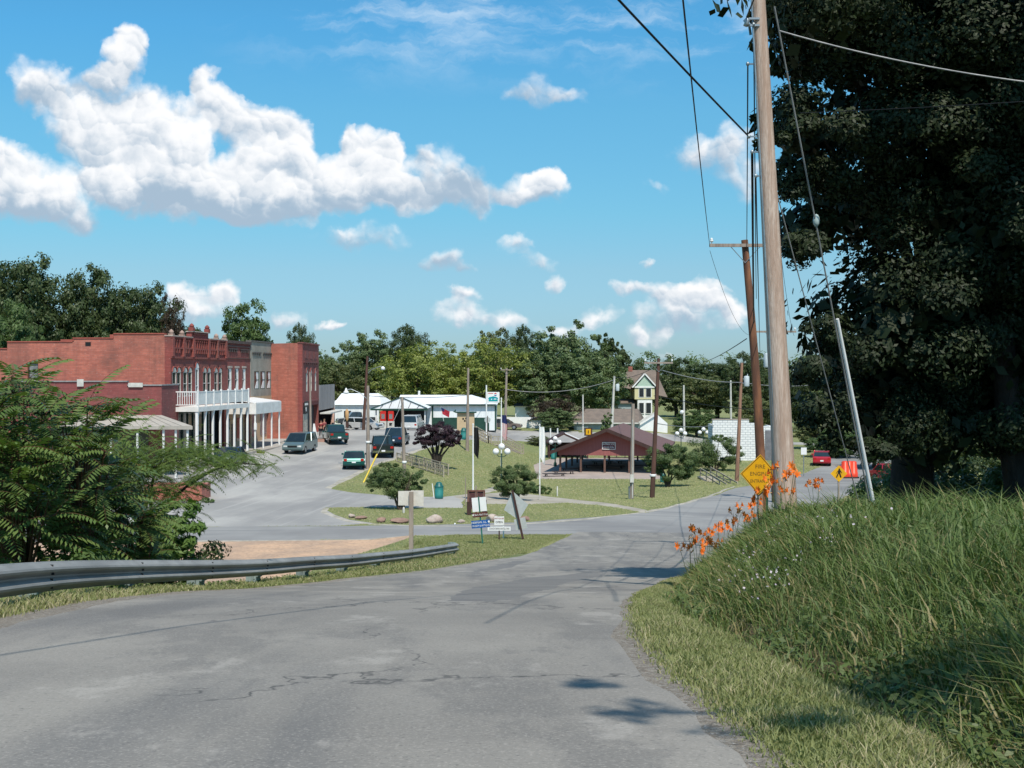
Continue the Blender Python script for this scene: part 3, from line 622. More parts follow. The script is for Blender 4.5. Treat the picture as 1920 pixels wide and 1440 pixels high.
# ---------------------------------------------------------------- brick storefront row
BR1 = brick('red_brick', (.50, .155, .105), (.37, .115, .085), (.34, .21, .165))
BR2 = brick('painted_red_brick', (.30, .068, .056), (.25, .056, .048), (.22, .07, .055), pal=.06)
BR3 = brick('orange_brick', (.46, .135, .09), (.36, .105, .07), (.32, .18, .14), pal=.12)
BRM = brick('maroon_brick', (.27, .07, .065), (.23, .058, .056), (.18, .06, .055), pal=.05)
FINST = M('finial_stone', (.42, .30, .25), (.30, .20, .16), 2, .85)
STUCCO = M('grey_stucco', (.36, .33, .28), (.27, .245, .205), .6, .9)
TAN = M('tan_paint', (.60, .43, .27), (.50, .35, .22), .8, .8)
CAPST = M('pale_stone', (.50, .42, .36), (.38, .31, .27), 2, .85)
ROOFT = M('tar_roof', (.08, .08, .08), None, 1, .9)
GREENT = M('dark_green_trim', (.02, .07, .05), None, 2, .5)
BROWNT = M('brown_trim', (.07, .035, .03), None, 2, .7)
A0 = Vector((-27.14, 95, 0)); RZ = math.atan2(.9956, .0944)
def fx(px): q = (px-960)/F; return (q*95+27.14)/(.0944-.9956*q)
def fz(py, t): return (HZ-py)/F*(95+.9956*t)
def Z0(base):
    m = MB(); m.M = Matrix.Translation((0, 0, -base)); return m
def holes_wall(mb, x0, x1, z0, z1, y0, y1, holes):
    xs = sorted({x0, x1}|{h[0] for h in holes}|{h[1] for h in holes})
    for a, b in zip(xs, xs[1:]):
        m = (a+b)/2; hs = sorted([(h[2], h[3]) for h in holes if h[0] < m < h[1]]); z = z0
        for c, e in hs:
            if c > z: mb.box(a, b, y0, y1, z, c)
            z = e
        if z < z1: mb.box(a, b, y0, y1, z, z1)
def window(root, base, x0, x1, z0, z1, y, fm, gm=None, arch=0.0, hood=None, bars=1, curtain=None, fw=.07):
    """window whose frame sits in an opening of the wall at y (front face); y grows inwards"""
    m = Z0(base); d0, d1 = y+.01, y+.09
    m.box(x0, x0+fw, d0, d1, z0, z1); m.box(x1-fw, x1, d0, d1, z0, z1); m.box(x0+fw, x1-fw, d0, d1, z0, z0+fw); m.box(x0+fw, x1-fw, d0, d1, z1-fw, z1)
    if bars: zm = z0+(z1-z0)*.52; m.box(x0+fw, x1-fw, d0+.01, d1, zm-.03, zm+.03)
    if arch:
        xc = (x0+x1)/2; pts = [(x0, z1)]+[(xc+(x1-x0)/2*math.cos(a), z1+arch*math.sin(a)) for a in [math.pi*(1-i/8) for i in range(9)]]+[(x1, z1)]
        m.prism([(p[0], p[1]) for p in pts[1:-1]], 'y', y-.012, y+.009)
    w = m.build('window', fm, root)
    g = Z0(base); g.box(x0+fw, x1-fw, d0+.05, d0+.07, z0+fw, z1-fw); g.build('pane', gm or GLASS, w)
    if curtain:
        c = Z0(base); xa, xb = x0+fw, x1-fw; c.prism([(xb, z0+fw), (xb, z1-fw), (xb-(xb-xa)*.55, z1-fw), (xb-(xb-xa)*.35, z0+(z1-z0)*.45), (xb-(xb-xa)*.75, z0+fw)], 'y', d0+.03, d0+.045); c.build('curtain', curtain, w)
    if hood:
        h = Z0(base); xc = (x0+x1)/2; r = (x1-x0)/2+.10
        h.tube([(xc+r*math.cos(a), y-.03, z1+(arch+.10)*math.sin(a)) for a in [math.pi*(1-i/8) for i in range(9)]], .07, 6); h.build('window_hood', hood, w)
    return w
# --- A: corner building
bA = -7.2; ra = thing('brick_building', 'red brick corner building with arched windows, spiked parapet and a white balcony', 'building', (A0.x, A0.y, bA), RZ)
wins = [(fx(p)-.43, fx(p)+.43) for p in (327, 335.5, 347.5, 356.5, 384, 392, 405, 413)]
dx = fx(369.5); hol = [(a, b, -1.9, .12) for a, b in wins]+[(dx-.42, dx+.42, -2.70, .45)]
m = Z0(bA); holes_wall(m, 0, 13.1, -3.0, 2.95, 0, .5, hol); m.box(0.0, .45, 0, .5, bA-.6, -3.0); m.box(12.7, 13.1, 0, .5, bA-.6, -3.0)
m.box(4.6, 8.6, 0, .45, 2.95, 3.45); m.build('front_wall', BR2, ra)
m = Z0(bA); st = [(.5, 4.7, 3.12), (4.7, 8.1, 2.78), (8.1, 13.6, 2.50), (13.6, 21, 1.95), (21, 34, 1.4)]
wh = fx(0)
for a, b, z in st:
    if a < 11.2 < b: holes = [(11.0, 11.9, -.45, .85)]
    else: holes = []
    # side wall lies in the plane x=0; a single window near the middle
    if holes:
        m.box(0, .45, a, 11.0, bA-.6, z); m.box(0, .45, 11.0, 11.9, bA-.6, -.45); m.box(0, .45, 11.0, 11.9, .85, z); m.box(0, .45, 11.9, b, bA-.6, z)
    else: m.box(0, .45, a, b, bA-.6, z)
m.box(.45, 13.1, 33.6, 34, bA-.6, 1.3); m.build('side_wall', BR1, ra)
m = Z0(bA)
for a, b, z in st: m.box(-.06, .52, a+.01, b, z, z+.09)
m.box(-.05, .5, 4.7, 5.0, 2.87, 3.1); m.box(-.05, .5, 8.0, 9.1, 2.6, 2.72); m.build('wall_coping', M('brick_coping', (.38, .10, .07), (.3, .08, .06), 3), ra)
m = Z0(bA); m.box(.5, 12.9, .5, 33.5, 1.15, 1.3); m.box(13.0, 13.1, .5, 33.5, bA, 1.6); m.build('roof', ROOFT, ra)
w = Z0(bA); w.box(.12, .2, 11.0, 11.9, -.45, -.36); w.box(.12, .2, 11.0, 11.9, .76, .85); w.box(.12, .2, 11.0, 11.1, -.36, .76); w.box(.12, .2, 11.8, 11.9, -.36, .76); w.box(.12, .2, 11.1, 11.8, .17, .24)
w = w.build('window', BROWNT, ra); g = Z0(bA); g.box(.16, .18, 11.1, 11.8, -.36, .76); g.build('pane', GLASSL, w)
m = Z0(bA); m.box(-.05, .02, 10.9, 12.0, -.58, -.47); m.build('window_sill', CAPST, ra)
m = Z0(bA)
for yv, zz in ((6.6, 2.2), (15.4, 1.55)): m = Z0(bA); m.box(-.03, .05, yv, yv+.45, zz, zz+.3); m.build('wall_vent', BLACK, ra)
# parapet ornaments
m = Z0(bA)
m.box(-.02, 13.12, -.16, 0, 2.83, 2.95); m.box(-.02, 13.12, -.10, 0, 1.20, 1.36)
m.box(0, 13.1, -.12, 0, 1.98, 2.10)
for x in [0.02, 2.35, 4.55, 8.25, 10.5, 12.72]: m.box(x, x+.36, -.20, 0, 1.36, 2.95)
m.build('cornice', BR2, ra)
m = Z0(bA)
for i in range(24):
    x = .5+i*.52
    if any(abs(x+.15-q) < .42 for q in (2.5, 4.7, 8.4, 10.7)): continue
    m = Z0(bA); m.box(x, x+.16, -.11, -.001, 2.10, 2.62); m.box(x-.02, x+.18, -.14, -.001, 2.62, 2.72); m.build('corbel', BR2, ra)
    m = Z0(bA); m.box(x, x+.2, -.13, -.001, 1.66, 1.98); m.build('corbel', BR2, ra)
m = Z0(bA); m.box(4.95, 8.2, -.09, -.001, 3.28, 3.38); m.build('string_course', BR2, ra)
m = Z0(bA); m.box(-.05, 4.5, -.19, .5, 2.955, 3.04); m.box(8.7, 13.15, -.19, .5, 2.955, 3.04); m.box(4.5, 8.7, -.15, .47, 3.455, 3.54); m.build('parapet_cap', CAPST, ra)
for x, z, r in ((.2, 3.04, .2), (2.5, 3.04, .19), (4.7, 3.54, .24), (8.4, 3.54, .22), (10.7, 3.04, .19), (12.9, 3.04, .19)):
    m = Z0(bA); m.box(x-r, x+r, -.17, .23, z, z+(.30 if z > 3.3 else .14)); m.lathe((x, .03, z+(.30 if z > 3.3 else .14)), [(.15, 0), (.20, .06), (.20, .17), (.10, .28), (.02, .34)], 10); m.build('finial', FINST if z < 3.3 else BR2, ra)
for a, b in wins: window(ra, bA, a, b, -1.9, .12, 0, GLASSL if False else OFFWHITE, GLASS, arch=.34, hood=BR2)
w = window(ra, bA, dx-.42, dx+.42, -2.70, .45, 0, CLEANW, GLASSL, arch=.42, hood=BR2, fw=.14); w.name = 'balcony_door'
# ground floor shop front, set back under the balcony
m = Z0(bA); x = .5
while x < 12.7: m.box(x, x+.10, .6, .72, bA, -3.0); x += 1.22
m.box(.45, 12.7, .6, .72, bA-.2, bA+.55); m.box(.45, 12.7, .6, .72, -3.35, -3.0); m.build('shop_front', GREENT, ra)
m = Z0(bA); m.box(.46, 12.69, .68, .70, bA+.5, -3.3); m.build('shop_window', GLASS, ra)
m = Z0(bA); m.box(.46, 12.69, .4, 6, -3.0, -2.9); m.box(.46, 12.69, 5, 5.1, bA, -3.0); m.build('shop_ceiling', ROOFT, ra)
# balcony (fixed to the building): deck, posts, open rail at the near end, panels along the street
bx1, bn = 12.75, -2.27
m = Z0(bA); m.box(-.1, bx1, bn, -.005, -2.98, -2.70); m.box(-.14, bx1+.04, bn-.06, bn, -3.05, -2.68); m.box(-.14, -.1, bn, 0, -3.05, -2.68); m.build('balcony_deck', WHITE, ra)
nposts = 8
for i in range(nposts):
    x = .02+i*(bx1-.12)/(nposts-1); m = Z0(bA); wd = .16 if i else .20
    m.box(x-wd/2, x+wd/2, bn+.02, bn+.02+wd, bA-.3, -3.05); m.prism([(x, -3.75), (x, -3.05), (x+.38, -3.05)], 'y', bn+.05, bn+.12); m.build('balcony_post', CLEANW, ra)
m = Z0(bA); m.box(-.12, -.04, bn, -.01, -1.52, -1.43); m.box(-.12, -.04, bn, -.01, -2.55, -2.48)
y = bn+.12
while y < -.05: m.box(-.105, -.055, y, y+.05, -2.48, -1.52); y += .19
m.box(-.14, -.02, -.12, -.01, -2.68, -1.38); m.build('balcony_railing', CLEANW, ra)
m = Z0(bA); x = 0
for i in range(nposts):
    x = -.1+i*(bx1)/(nposts-1); m.box(x-.02, x+.13, bn-.05, bn+.08, -2.68, -1.33)
m.box(-.1, bx1, bn-.02, bn+.05, -1.52, -1.44); m.build('railing_posts', CLEANW, ra)
for i in range(nposts-1):
    x = -.1+i*bx1/(nposts-1); m = Z0(bA); m.box(x+.135, x+bx1/(nposts-1)-.025, bn, bn+.03, -2.50, -1.53); m.build('railing_panel', WHITE, ra)
# --- B
def shop(x0, x1, base, label, name='brick_building'):
    return thing(name, label, 'building', tuple(A0+Vector((.0944*x0, .9956*x0, base))), RZ)
rb = shop(13.12, 20.4, -7.2, 'narrow red brick storefront with three slim windows, left of the grey building')
wx = [fx(p)-13.12 for p in (431.8, 445, 458.3)]; L_ = 7.26
m = Z0(-7.2); holes_wall(m, 0, L_, -3.0, 2.75, .05, .5, [(a-.5, a+.5, -1.65, .45) for a in wx]); m.box(0, .3, .05, .5, -7.6, -3); m.box(L_-.3, L_, .05, .5, -7.6, -3); m.build('front_wall', BR2, rb)
m = Z0(-7.2); m.box(0, L_, -.1, .5, 2.76, 3.02); m.box(0, L_, -.04, .045, 2.45, 2.55); m.box(0, L_, -.02, .045, 1.35, 1.42); m.box(.2, .5, -.02, .045, 1.42, 2.45); m.box(L_-.5, L_-.2, -.02, .045, 1.42, 2.45)
for x in (1.0, 1.6, 2.2, 2.8, 4.3, 4.9, 5.5, 6.1): m.box(x, x+.32, -.05, .045, 1.95, 2.2); 
m.box(.9, 3.2, -.07, .045, 2.2, 2.3); m.box(4.2, 6.5, -.07, .045, 2.2, 2.3); m.build('cornice', M('dark_cornice', (.12, .075, .065), (.08, .055, .05), 2), rb)
for a in wx:
    w = window(rb, -7.2, a-.5, a+.5, -1.65, .45, .05, OFFWHITE, GLASS, curtain=CLEANW)
    m = Z0(-7.2); m.box(a-.6, a+.6, -.0, .045, .50, .68); m.build('lintel', CAPST, w)
m = Z0(-7.2); m.box(.3, L_-.3, .5, .6, -7.4, -3); m.build('shop_front', TAN, rb)
m = Z0(-7.2)
for a, b in ((.9, 2.6), (4.5, 6.3)): m.box(a, b, .46, .5, -6.4, -4.2)
m.build('shop_window', GLASS, rb)
m = Z0(-7.2); m.box(3.1, 4.0, .45, .5, -7.0, -4.7); m.build('door', BROWNT, rb)
m = Z0(-7.2); m.box(0, L_, .5, 24, 1.6, 1.75); m.box(0, L_, 23.8, 24, -7.4, 1.6); m.build('roof', ROOFT, rb)
# white awning roof in front of B
cn0, cn1, cx0, cx1 = -2.68, 0, .35, 8.2
m = Z0(-7.2); m.prism([(cn0, -2.72), (cn0, -2.66), (-.02, -2.32), (-.02, -2.38)], 'x', cx0, cx1); m.build('canopy_roof', CLEANW, rb)
m = Z0(-7.2); m.box(cx0, cx1, cn0-.05, cn0+.02, -3.70, -2.72); m.box(cx0-.05, cx0, cn0-.05, -.02, -3.70, -2.70); m.box(cx1, cx1+.05, cn0-.05, -.02, -3.70, -2.70); m.box(cx0, cx1, cn0+.02, -.02, -3.66, -3.60); m.build('canopy_fascia', WHITE, rb)
for x in (.45, 2.9, 5.5, 8.0):
    m = Z0(-7.2); m.box(x-.06, x+.06, cn0+.02, cn0+.14, -7.35, -3.70); m.build('canopy_post', CLEANW, rb)
m = Z0(-7.2); m.box(.28, .44, cn0-.08, cn0+.14, -5.1, -4.5); m.build('notice_box', CLEANW, rb)
# --- Cc grey
rc = shop(20.4, 27.8, -7.0, 'grey stuccoed storefront with three curtained windows and a beige band', 'stucco_building')
L_ = 7.4; wx = [fx(p)-20.4 for p in (481.5, 493, 504)]
m = Z0(-7.0); holes_wall(m, 0, L_, -2.25, 3.05, .02, .5, [(a-.75, a+.75, -1.55, .2) for a in wx]); m.build('front_wall', STUCCO, rc)
m = Z0(-7.0); m.box(0, L_, -.06, .5, 3.06, 3.2); m.box(.5, 3.2, -.08, .015, 1.95, 2.08); m.box(3.9, 6.9, -.08, .015, 1.95, 2.08)
for x in (.6, 1.3, 2.0, 2.7, 4.1, 4.8, 5.5, 6.2): m.box(x, x+.3, -.06, .015, 1.75, 1.94)
m.build('cornice', M('grey_cornice', (.15, .135, .12), None, 2), rc)
for a in wx: window(rc, -7.0, a-.75, a+.75, -1.55, .2, .02, GREENT, GLASS, curtain=CLEANW)
m = Z0(-7.0); m.box(0, L_, -.02, .5, -2.9, -2.26); m.box(0, .4, .02, .5, -7.4, -2.9); m.box(L_-.4, L_, .02, .5, -7.4, -2.9); m.box(.4, L_-.4, .45, .55, -7.4, -2.9); m.build('shop_front', TAN, rc)
m = Z0(-7.0)
for a, b in ((.9, 2.9), (4.4, 6.4)): m.box(a, b, .40, .45, -6.2, -4.0)
m.build('shop_window', GLASSL, rc)
m = Z0(-7.0); m.box(0, L_, .5, 22, 1.6, 1.75); m.box(0, L_, 21.8, 22, -7.4, 1.6); m.build('roof', ROOFT, rc)
# --- D far brick building, standing forward of the row
bD = -6.6; rd = thing('brick_building', 'far orange red brick building standing forward, blank side wall and sealed arched windows', 'building', (-21.4, 122, bD), math.pi/2)
hd = [(x-.45, x+.45, -1.9, .0) for x in (2.6, 5.2, 8.1)]
m = Z0(bD); holes_wall(m, 0, 10.3, -3.4, 3.05, 0, .5, hd); m.box(0, .4, 0, .5, bD-1, -3.4); m.box(9.9, 10.3, 0, .5, bD-1, -3.4); m.build('front_wall', BR2, rd)
m = Z0(bD); m.prism([(.5, bD-1), (12, bD-1), (12, 2.5), (5.2, 2.5), (4.6, 3.0), (.5, 3.1)], 'x', 0, .45)
m.build('side_wall', BR3, rd)
m = Z0(bD); m.box(.5, 10.2, .5, 12, 2.0, 2.2); m.box(10.0, 10.3, .5, 12, bD-1, 2.4); m.build('roof', ROOFT, rd)
m = Z0(bD); m.box(-.05, 10.35, -.12, .5, 3.06, 3.2)
for i in range(7): m.box(.9+i*1.3, 1.5+i*1.3, -.08, -.003, .95, 1.1)
m.box(.5, 10, -.1, -.003, 1.1, 1.22); m.box(.4, 10, -.08, -.003, -3.0, -2.8); m.build('cornice', BRM, rd)
for x in (2.4, 5.2, 8.0):
    m = Z0(bD); m.box(x-.8, x+.8, -.03, -.003, 1.55, 2.35); m.build('recessed_panel', BRM, rd)
for x in (2.6, 5.2, 8.1): window(rd, bD, x-.45, x+.45, -1.9, 0, 0, OFFWHITE, OFFWHITE, arch=.5, hood=BRM, fw=.05)
m = Z0(bD); m.box(.4, 3.2, .02, .4, bD-.6, -4.2)
stone, nt_, p_, o_ = newmat('rubble_stone'); b_ = NB(nt_); vo = b_.n('ShaderNodeTexVoronoi', {'Vector': b_.obj(), 'Scale': 3.2})
nt_.links.new(b_.mix(b_.n('ShaderNodeSeparateColor', {0: vo.outputs['Color']}).outputs[0], (.34, .29, .22), (.55, .50, .42)), p_.inputs['Base Color']); p_.inputs['Roughness'].default_value = .9
b_.bump(vo.outputs['Distance'], .6, -.04, p_); m.build('stone_pier', stone, rd)
m = Z0(bD); m.box(3.2, 9.9, .5, .6, bD-.4, -3.4); m.build('shop_front', M('dark_siding', (.07, .065, .065), None, 2), rd)
m = Z0(bD); m.box(.7, 3.0, -.10, -.003, -4.1, -2.9); sg = m.build('shop_sign', BLACK, rd)
for i, (a, r) in enumerate(((.95, .12), (1.3, .16), (1.75, .14), (2.2, .15), (2.6, .10))): 
    k = Z0(bD); k.box(a-r, a+r, -.115, -.101, -3.32+.04*(i % 2), -3.08); k.build('sign_lettering', CLEANW, sg)
k = Z0(bD); k.tube([(1.6, -.115, -3.72), (1.6, -.101, -3.72)], .24, 16); k.build('sign_emblem', CLEANW, sg)
# --- grey metal building
bE = -6.9; re_ = thing('metal_building', 'grey corrugated metal building right of the far brick building', 'building', (-21.3, 132.45, bE), math.pi/2)
CORR = M('corrugated_metal', (.26, .27, .29), (.19, .20, .22), .9, .5, .3, stretch=(6, 6, .3))
m = Z0(bE); m.box(0, 11, 0, .12, -4.1, -1.3)
for i in range(36): m.box(i*.305+.02, i*.305+.10, -.03, -.002, -4.1, -1.3)
m.build('upper_wall', CORR, re_)
m = Z0(bE); m.box(0, 11, 1.8, 1.95, bE-.3, -4.1); m.box(0, 11, .12, 10, -4.1, -4.0); m.box(10.8, 11, .13, 10, bE-.3, -1.5); m.box(0, 11, .13, 10, -1.6, -1.5); m.build('recessed_wall', BROWNT, re_)
m = Z0(bE); m.prism([(9.6, bE-.3), (10.9, bE-.3), (10.9, -4.1), (10.5, -4.1)], 'y', -.05, .3); m.build('sloping_pier', M('pink_stone', (.5, .33, .27), (.4, .25, .2), 2), re_)
m = Z0(bE); m.box(-.3, 9, -1.2, -.05, -4.5, -4.35); m.build('entrance_canopy', OFFWHITE, re_)
m = Z0(bE); m.box(3.0, 4.2, 1.74, 1.8, bE, -4.7); m.build('door', CLEANW, re_)
# --- low maroon building with the cream awning
G0 = (X(20, 91), 91.0); bG = -7.3; rgm = thing('low_brick_building', 'low maroon brick building with a wide cream metal awning, against the tall side wall', 'building', (G0[0], G0[1], bG), 0)
xe = X(303, 91)-G0[0]
m = Z0(bG); m.box(0, xe-2.6, 0, .35, bG-.6, -.66); m.box(xe-2.6, xe, 0, .35, bG-.6, -.95); m.box(xe-.35, xe, .35, 4.6, bG-.6, -.95); m.box(0, xe-.35, .35, 5.2, -1.4, -1.3); m.build('wall', BRM, rgm)
m = Z0(bG); m.box(0, xe-2.6, -.08, .4, -.655, -.56); m.box(xe-2.6, xe+.05, -.08, .4, -.945, -.85); m.box(xe-.3, xe+.05, .4, 4.6, -.945, -.85); m.build('wall_coping', M('lead_coping', (.3, .3, .3), None, 2), rgm)
m = Z0(bG); m.box(xe-2.5, xe-1.4, -.14, -.09, -1.05, -.72); m.box(xe-6.4, xe-5.9, -.14, -.09, -1.0, -.45); m.build('vent_box', OFFWHITE, rgm)
o0 = X(110, 87.6)-G0[0]; o1 = X(361, 87.6)-G0[0]; yo = 87.6-91
m = Z0(bG); zt0, zt1 = -3.18, -3.86
m.add([(o0, -.01, zt0), (xe, -.01, zt0), (o1, yo, zt1), (o0, yo, zt1), (o0, -.01, zt0-.12), (xe, -.01, zt0-.12), (o1, yo, zt1-.26), (o0, yo, zt1-.26)], [(0, 3, 2, 1), (4, 5, 6, 7), (3, 7, 6, 2), (1, 2, 6, 5), (0, 1, 5, 4), (0, 4, 7, 3)])
k = 0
while o0+k*.5 < xe-.1:
    x = o0+k*.5; x2 = o0+(x-o0)*(o1-o0)/(xe-o0); m.bar((x, -.05, zt0+.02), (x2, yo+.02, zt1+.02), .05, .03); k += 1
m.build('awning', M('cream_metal', (.42, .38, .33), (.34, .31, .27), 1, .75), rgm)
for pxp in (208, 258, 307, 330, 352):
    x = X(pxp, 87.9)-G0[0]; m = Z0(bG); m.box(x-.07, x+.07, yo+.2, yo+.34, bG-.6, zt1-.2); m.build('awning_post', WHITE, rgm)
m = Z0(bG); m.box(1, xe-1, -.04, -.003, -6.2, -4.2); m.build('shop_window', GLASS, rgm)
# sidewalk, low walls, planter
def world_box(name, mat, p0, ang, x0, x1, y0, y1, z0, z1, **k):
    m = MB(); m.M = Matrix.Translation(p0)@Matrix.Rotation(ang, 4, 'Z'); m.box(x0, x1, y0, y1, z0, z1); return m
m = world_box('', None, A0, RZ, -2, 13.2, -2.9, .6, -8.2, -6.98); m.M = Matrix.Translation(A0)@Matrix.Rotation(RZ, 4, 'Z')
m.box(13.2, 27.8, -3.3, .6, -8.2, -6.93); m.box(13.0, 22.2, -3.75, -3.3, -8.2, -7.12); m.box(22, 27, -3.3, -2.5, -6.93, -6.78)
_tag(m.build('sidewalk', CONC), kind='structure')
m = MB(); m.box(-21.35, -19.0, 121, 144, -8, -6.62); m.box(-19.0, -18.4, 121, 134, -8, -6.85); _tag(m.build('sidewalk', CONC), kind='structure')
m = MB()
a = GD(378, 74.5); b = GD(300, 75.5); c_ = GD(388, 78.0)
def brick_planter():
    r = thing('brick_planter', 'low brick planter box overgrown with grass beside the parking lot', 'planter', tuple(GD(350, 75)), 0)
    mb = MB(); w, dpt, h = 3.4, 2.2, .95
    mb.box(-w+.7, .95, 0, .2, -.3, h); mb.box(.75, .95, .2, dpt, -.3, h); mb.box(-w+.7, -w+.9, .2, dpt, -.3, h); mb.box(-w+.9, .75, dpt-.2, dpt, -.3, h); mb.build('wall', BR1, r)
    mb = MB(); mb.box(-w+.91, .74, .21, dpt-.21, -.2, h-.12); mb.build('soil', M('planter_grass', (.10, .13, .04), (.14, .15, .06), 6), r); return r
brick_planter()
g0 = GD(168, 80); g1 = GD(274, 88); g0.z -= .2; g1.z -= .2
m = MB(); m.bar(g0+Vector((0, 0, .75)), g1+Vector((0, 0, .75)), .2, 1.6); one(m, 'retaining_wall', M('stained_concrete', (.17, .15, .135), (.09, .08, .075), .8, .95, stretch=(3, 3, .5)), 'dark stained low concrete wall behind the sumac bush', 'wall')
# ---------------------------------------------------------------- filling station
bS = -7.15; rs = thing('garage_building', 'long white metal garage with dark green trim and a lit white roof', 'building', (X(748, 158), 158, bS), 0)
TINW = M('white_sheet_metal', (.80, .83, .83), (.70, .73, .74), .8, .4, stretch=(5, 5, .3), bump=.1)
WROOF = M('white_metal_roof', (.90, .90, .90), (.84, .85, .86), .6, .35, bump=.05)
Lg = X(930, 158)-X(748, 158)
m = Z0(bS); m.box(.1, Lg, 0, .2, -5.85, -4.25); m.box(Lg-.2, Lg, .2, 11, bS-.4, -4.25); m.box(.1, .3, .2, 11, bS-.4, -4.25); m.build('wall', TINW, rs)
m = Z0(bS); m.box(4.4, Lg-.9, -.02, .2, bS-.4, -5.86); m.box(Lg-.16, Lg+.04, -.06, -.001, bS-.4, -4.3); m.box(4.35, 4.55, -.06, -.021, bS-.4, -4.3); m.box(0, Lg, -.5, -.1, -4.26, -4.05); m.build('trim', GREENT, rs)
m = Z0(bS); m.box(Lg-.9, Lg-.16, -.03, .2, bS-.4, -5.86); m.box(.1, 4.35, -.03, .2, bS-.4, -5.86); m.build('lower_wall', TINW, rs)
m = Z0(bS); zr_ = -2.95
m.add([(-.3, -.55, -4.1), (Lg+.2, -.55, -4.1), (Lg+.2, 11.3, -4.1), (-.3, 11.3, -4.1), (-.3, 5.4, zr_), (Lg-3.4, 5.4, zr_)], [(0, 1, 5, 4), (1, 2, 5), (2, 3, 4, 5), (3, 0, 4), (3, 2, 1, 0)]); m.build('roof', WROOF, rs)
m = Z0(bS); m.tube([(2.2, 6, -3.2), (2.2, 6, -2.4)], .16, 8); m.build('flue', WHITE, rs)
m = Z0(bS); m.box(1.0, 2.2, -.08, -.031, -6.3, -4.9); w = m.build('window', BLACK, rs)
# forecourt canopy
bC = -7.15; cx_ = X(752, 150); rcv = thing('station_canopy', 'white gabled forecourt canopy with green edge beside the garage', 'canopy', (cx_, 150, bC), 0)
hw_l, hw_r = 3.75, 3.3
m = Z0(bC); m.prism([(-hw_l, -4.45), (0, -3.05), (hw_r, -4.40)], 'y', 0, .12); m.build('gable', WROOF, rcv)
m = Z0(bC)
for x in (-2.6, -1.5, -.4, .9, 2.0): m.bar((x, -.05, -4.35), (x+.35*(1 if x < 0 else 1.2), -.05, -3.1-.36*abs(x+.2)), .04)
m.build('gable_ribs', BLACK, rcv)
m = Z0(bC); m.box(-hw_l-.1, hw_r+.1, -.1, .2, -4.65, -4.46); m.bar((-hw_l, -.03, -4.43), (0, -.03, -3.0), .1); m.bar((hw_r, -.03, -4.38), (0, -.03, -3.0), .1); m.build('edge_trim', GREENT, rcv)
m = Z0(bC)
m.add([(-hw_l, .12, -4.45), (0, .12, -3.02), (0, 9, -3.02), (-hw_l, 9, -4.45), (hw_r, .12, -4.42), (hw_r, 9, -4.42)], [(0, 1, 2, 3), (1, 4, 5, 2)]); m.build('roof', WROOF, rcv)
for x in (-hw_l+.5, hw_r-.4):
    m = Z0(bC); m.box(x, x+.16, .3, .46, bC-.3, -4.6); m.build('post', WHITE, rcv)
m = Z0(bC); m.box(-hw_l+.7, hw_r-.6, 6.5, 6.7, bC-.3, -4.4); m.build('opening_shade_panel', BLACK, rcv)  # solid black panel standing in for the shade inside the garage opening
REDP = M('red_plastic', (.60, .03, .02), (.5, .025, .02), 2, .4, bump=0)
def vending(px, label, r1=None):
    if r1 is None:
        r = thing('ice_freezer', label, 'freezer', tuple(GD(px, 149.5)), 0, 'machines under the station canopy')
        m = MB(); m.box(-.42, .42, 0, .8, 0, 1.0); m.build('cabinet', OFFWHITE, r, bevel=.04)
        m = MB(); m.box(-.36, .36, .1, .7, 1.0, 2.25); m.build('upper_case', REDP, r, bevel=.05)
        m = MB(); m.box(-.18, .18, -.03, 0, .45, .8); m.build('hatch', BLACK, r)
        m = MB(); m.box(-.2, .2, .07, .1, 1.3, 1.9); m.build('window', GLASSL, r); return r
    return dup(r1, tuple(GD(px, 149.5)), 0, label=label)
v1 = vending(718, 'left red and grey machine under the white station canopy'); vending(732.5, 'right red and grey machine under the white station canopy', v1)
# white house left
bF = -7.1; rf = thing('white_house', 'white building with a plain white gable roof behind the wooden lamp pole', 'building', (X(628, 166), 166, bF), math.radians(-6))
m = Z0(bF); m.box(0, 6.2, 0, .2, bF-.5, -4.3); m.box(0, .2, .2, 9, bF-.5, -4.3); m.prism([(-0, -4.3), (9, -4.3), (4.6, -2.95)], 'x', .0, .15); m.build('wall', TINW, rf)
m = Z0(bF); m.add([(-.2, -.4, -4.35), (6.6, -.4, -4.35), (6.6-1.4, 4.6, -2.85), (-.2, 4.6, -2.85), (6.6, 9.4, -4.35), (-.2, 9.4, -4.35)], [(0, 1, 2, 3), (3, 2, 4, 5), (1, 4, 2)]); m.build('roof', WROOF, rf)
m = Z0(bF); m.box(1.3, 2.3, -.05, -.005, -6.4, -5.2); m.build('window', GLASS, rf)
m = Z0(bF); m.box(-4.5, 0, 3, 3.2, bF-.5, -5.1); m.prism([(-4.5, -5.1), (0, -5.1), (0, -3.6)], 'y', 3.0, 3.2); m.build('side_shed', TINW, rf)
# pavilion
bP = -10.0; px0, px1 = X(1047, 115), X(1228, 115); wP = px1-px0; rp = thing('park_pavilion', 'open picnic pavilion with maroon board gable and brown roof', 'pavilion', (px0, 115, bP), math.radians(-11))
MAR = M('maroon_boards', (.33, .115, .105), (.27, .092, .086), 1.5, .8, stretch=(6, 6, .2)); SHB = M('brown_shingles', (.165, .095, .090), (.125, .074, .072), 1.8, .9, bump=.5, stretch=(1, 4, 4))
za = (HZ-853)/F*115; zap = (HZ-805)/F*115; apx = X(1140, 115)-px0
ze = (HZ-840)/F*115
m = Z0(bP); m.prism([(-.05, za), (wP+.05, za), (wP+.05, ze), (apx, zap), (-.05, ze-.15)], 'y', 0, .12); m.build('gable', MAR, rp)
Ld = 17.0
m = Z0(bP); ov = .9; sR = (zap-ze)/(wP-apx); sL = (zap-ze+.15)/apx; t_ = .16
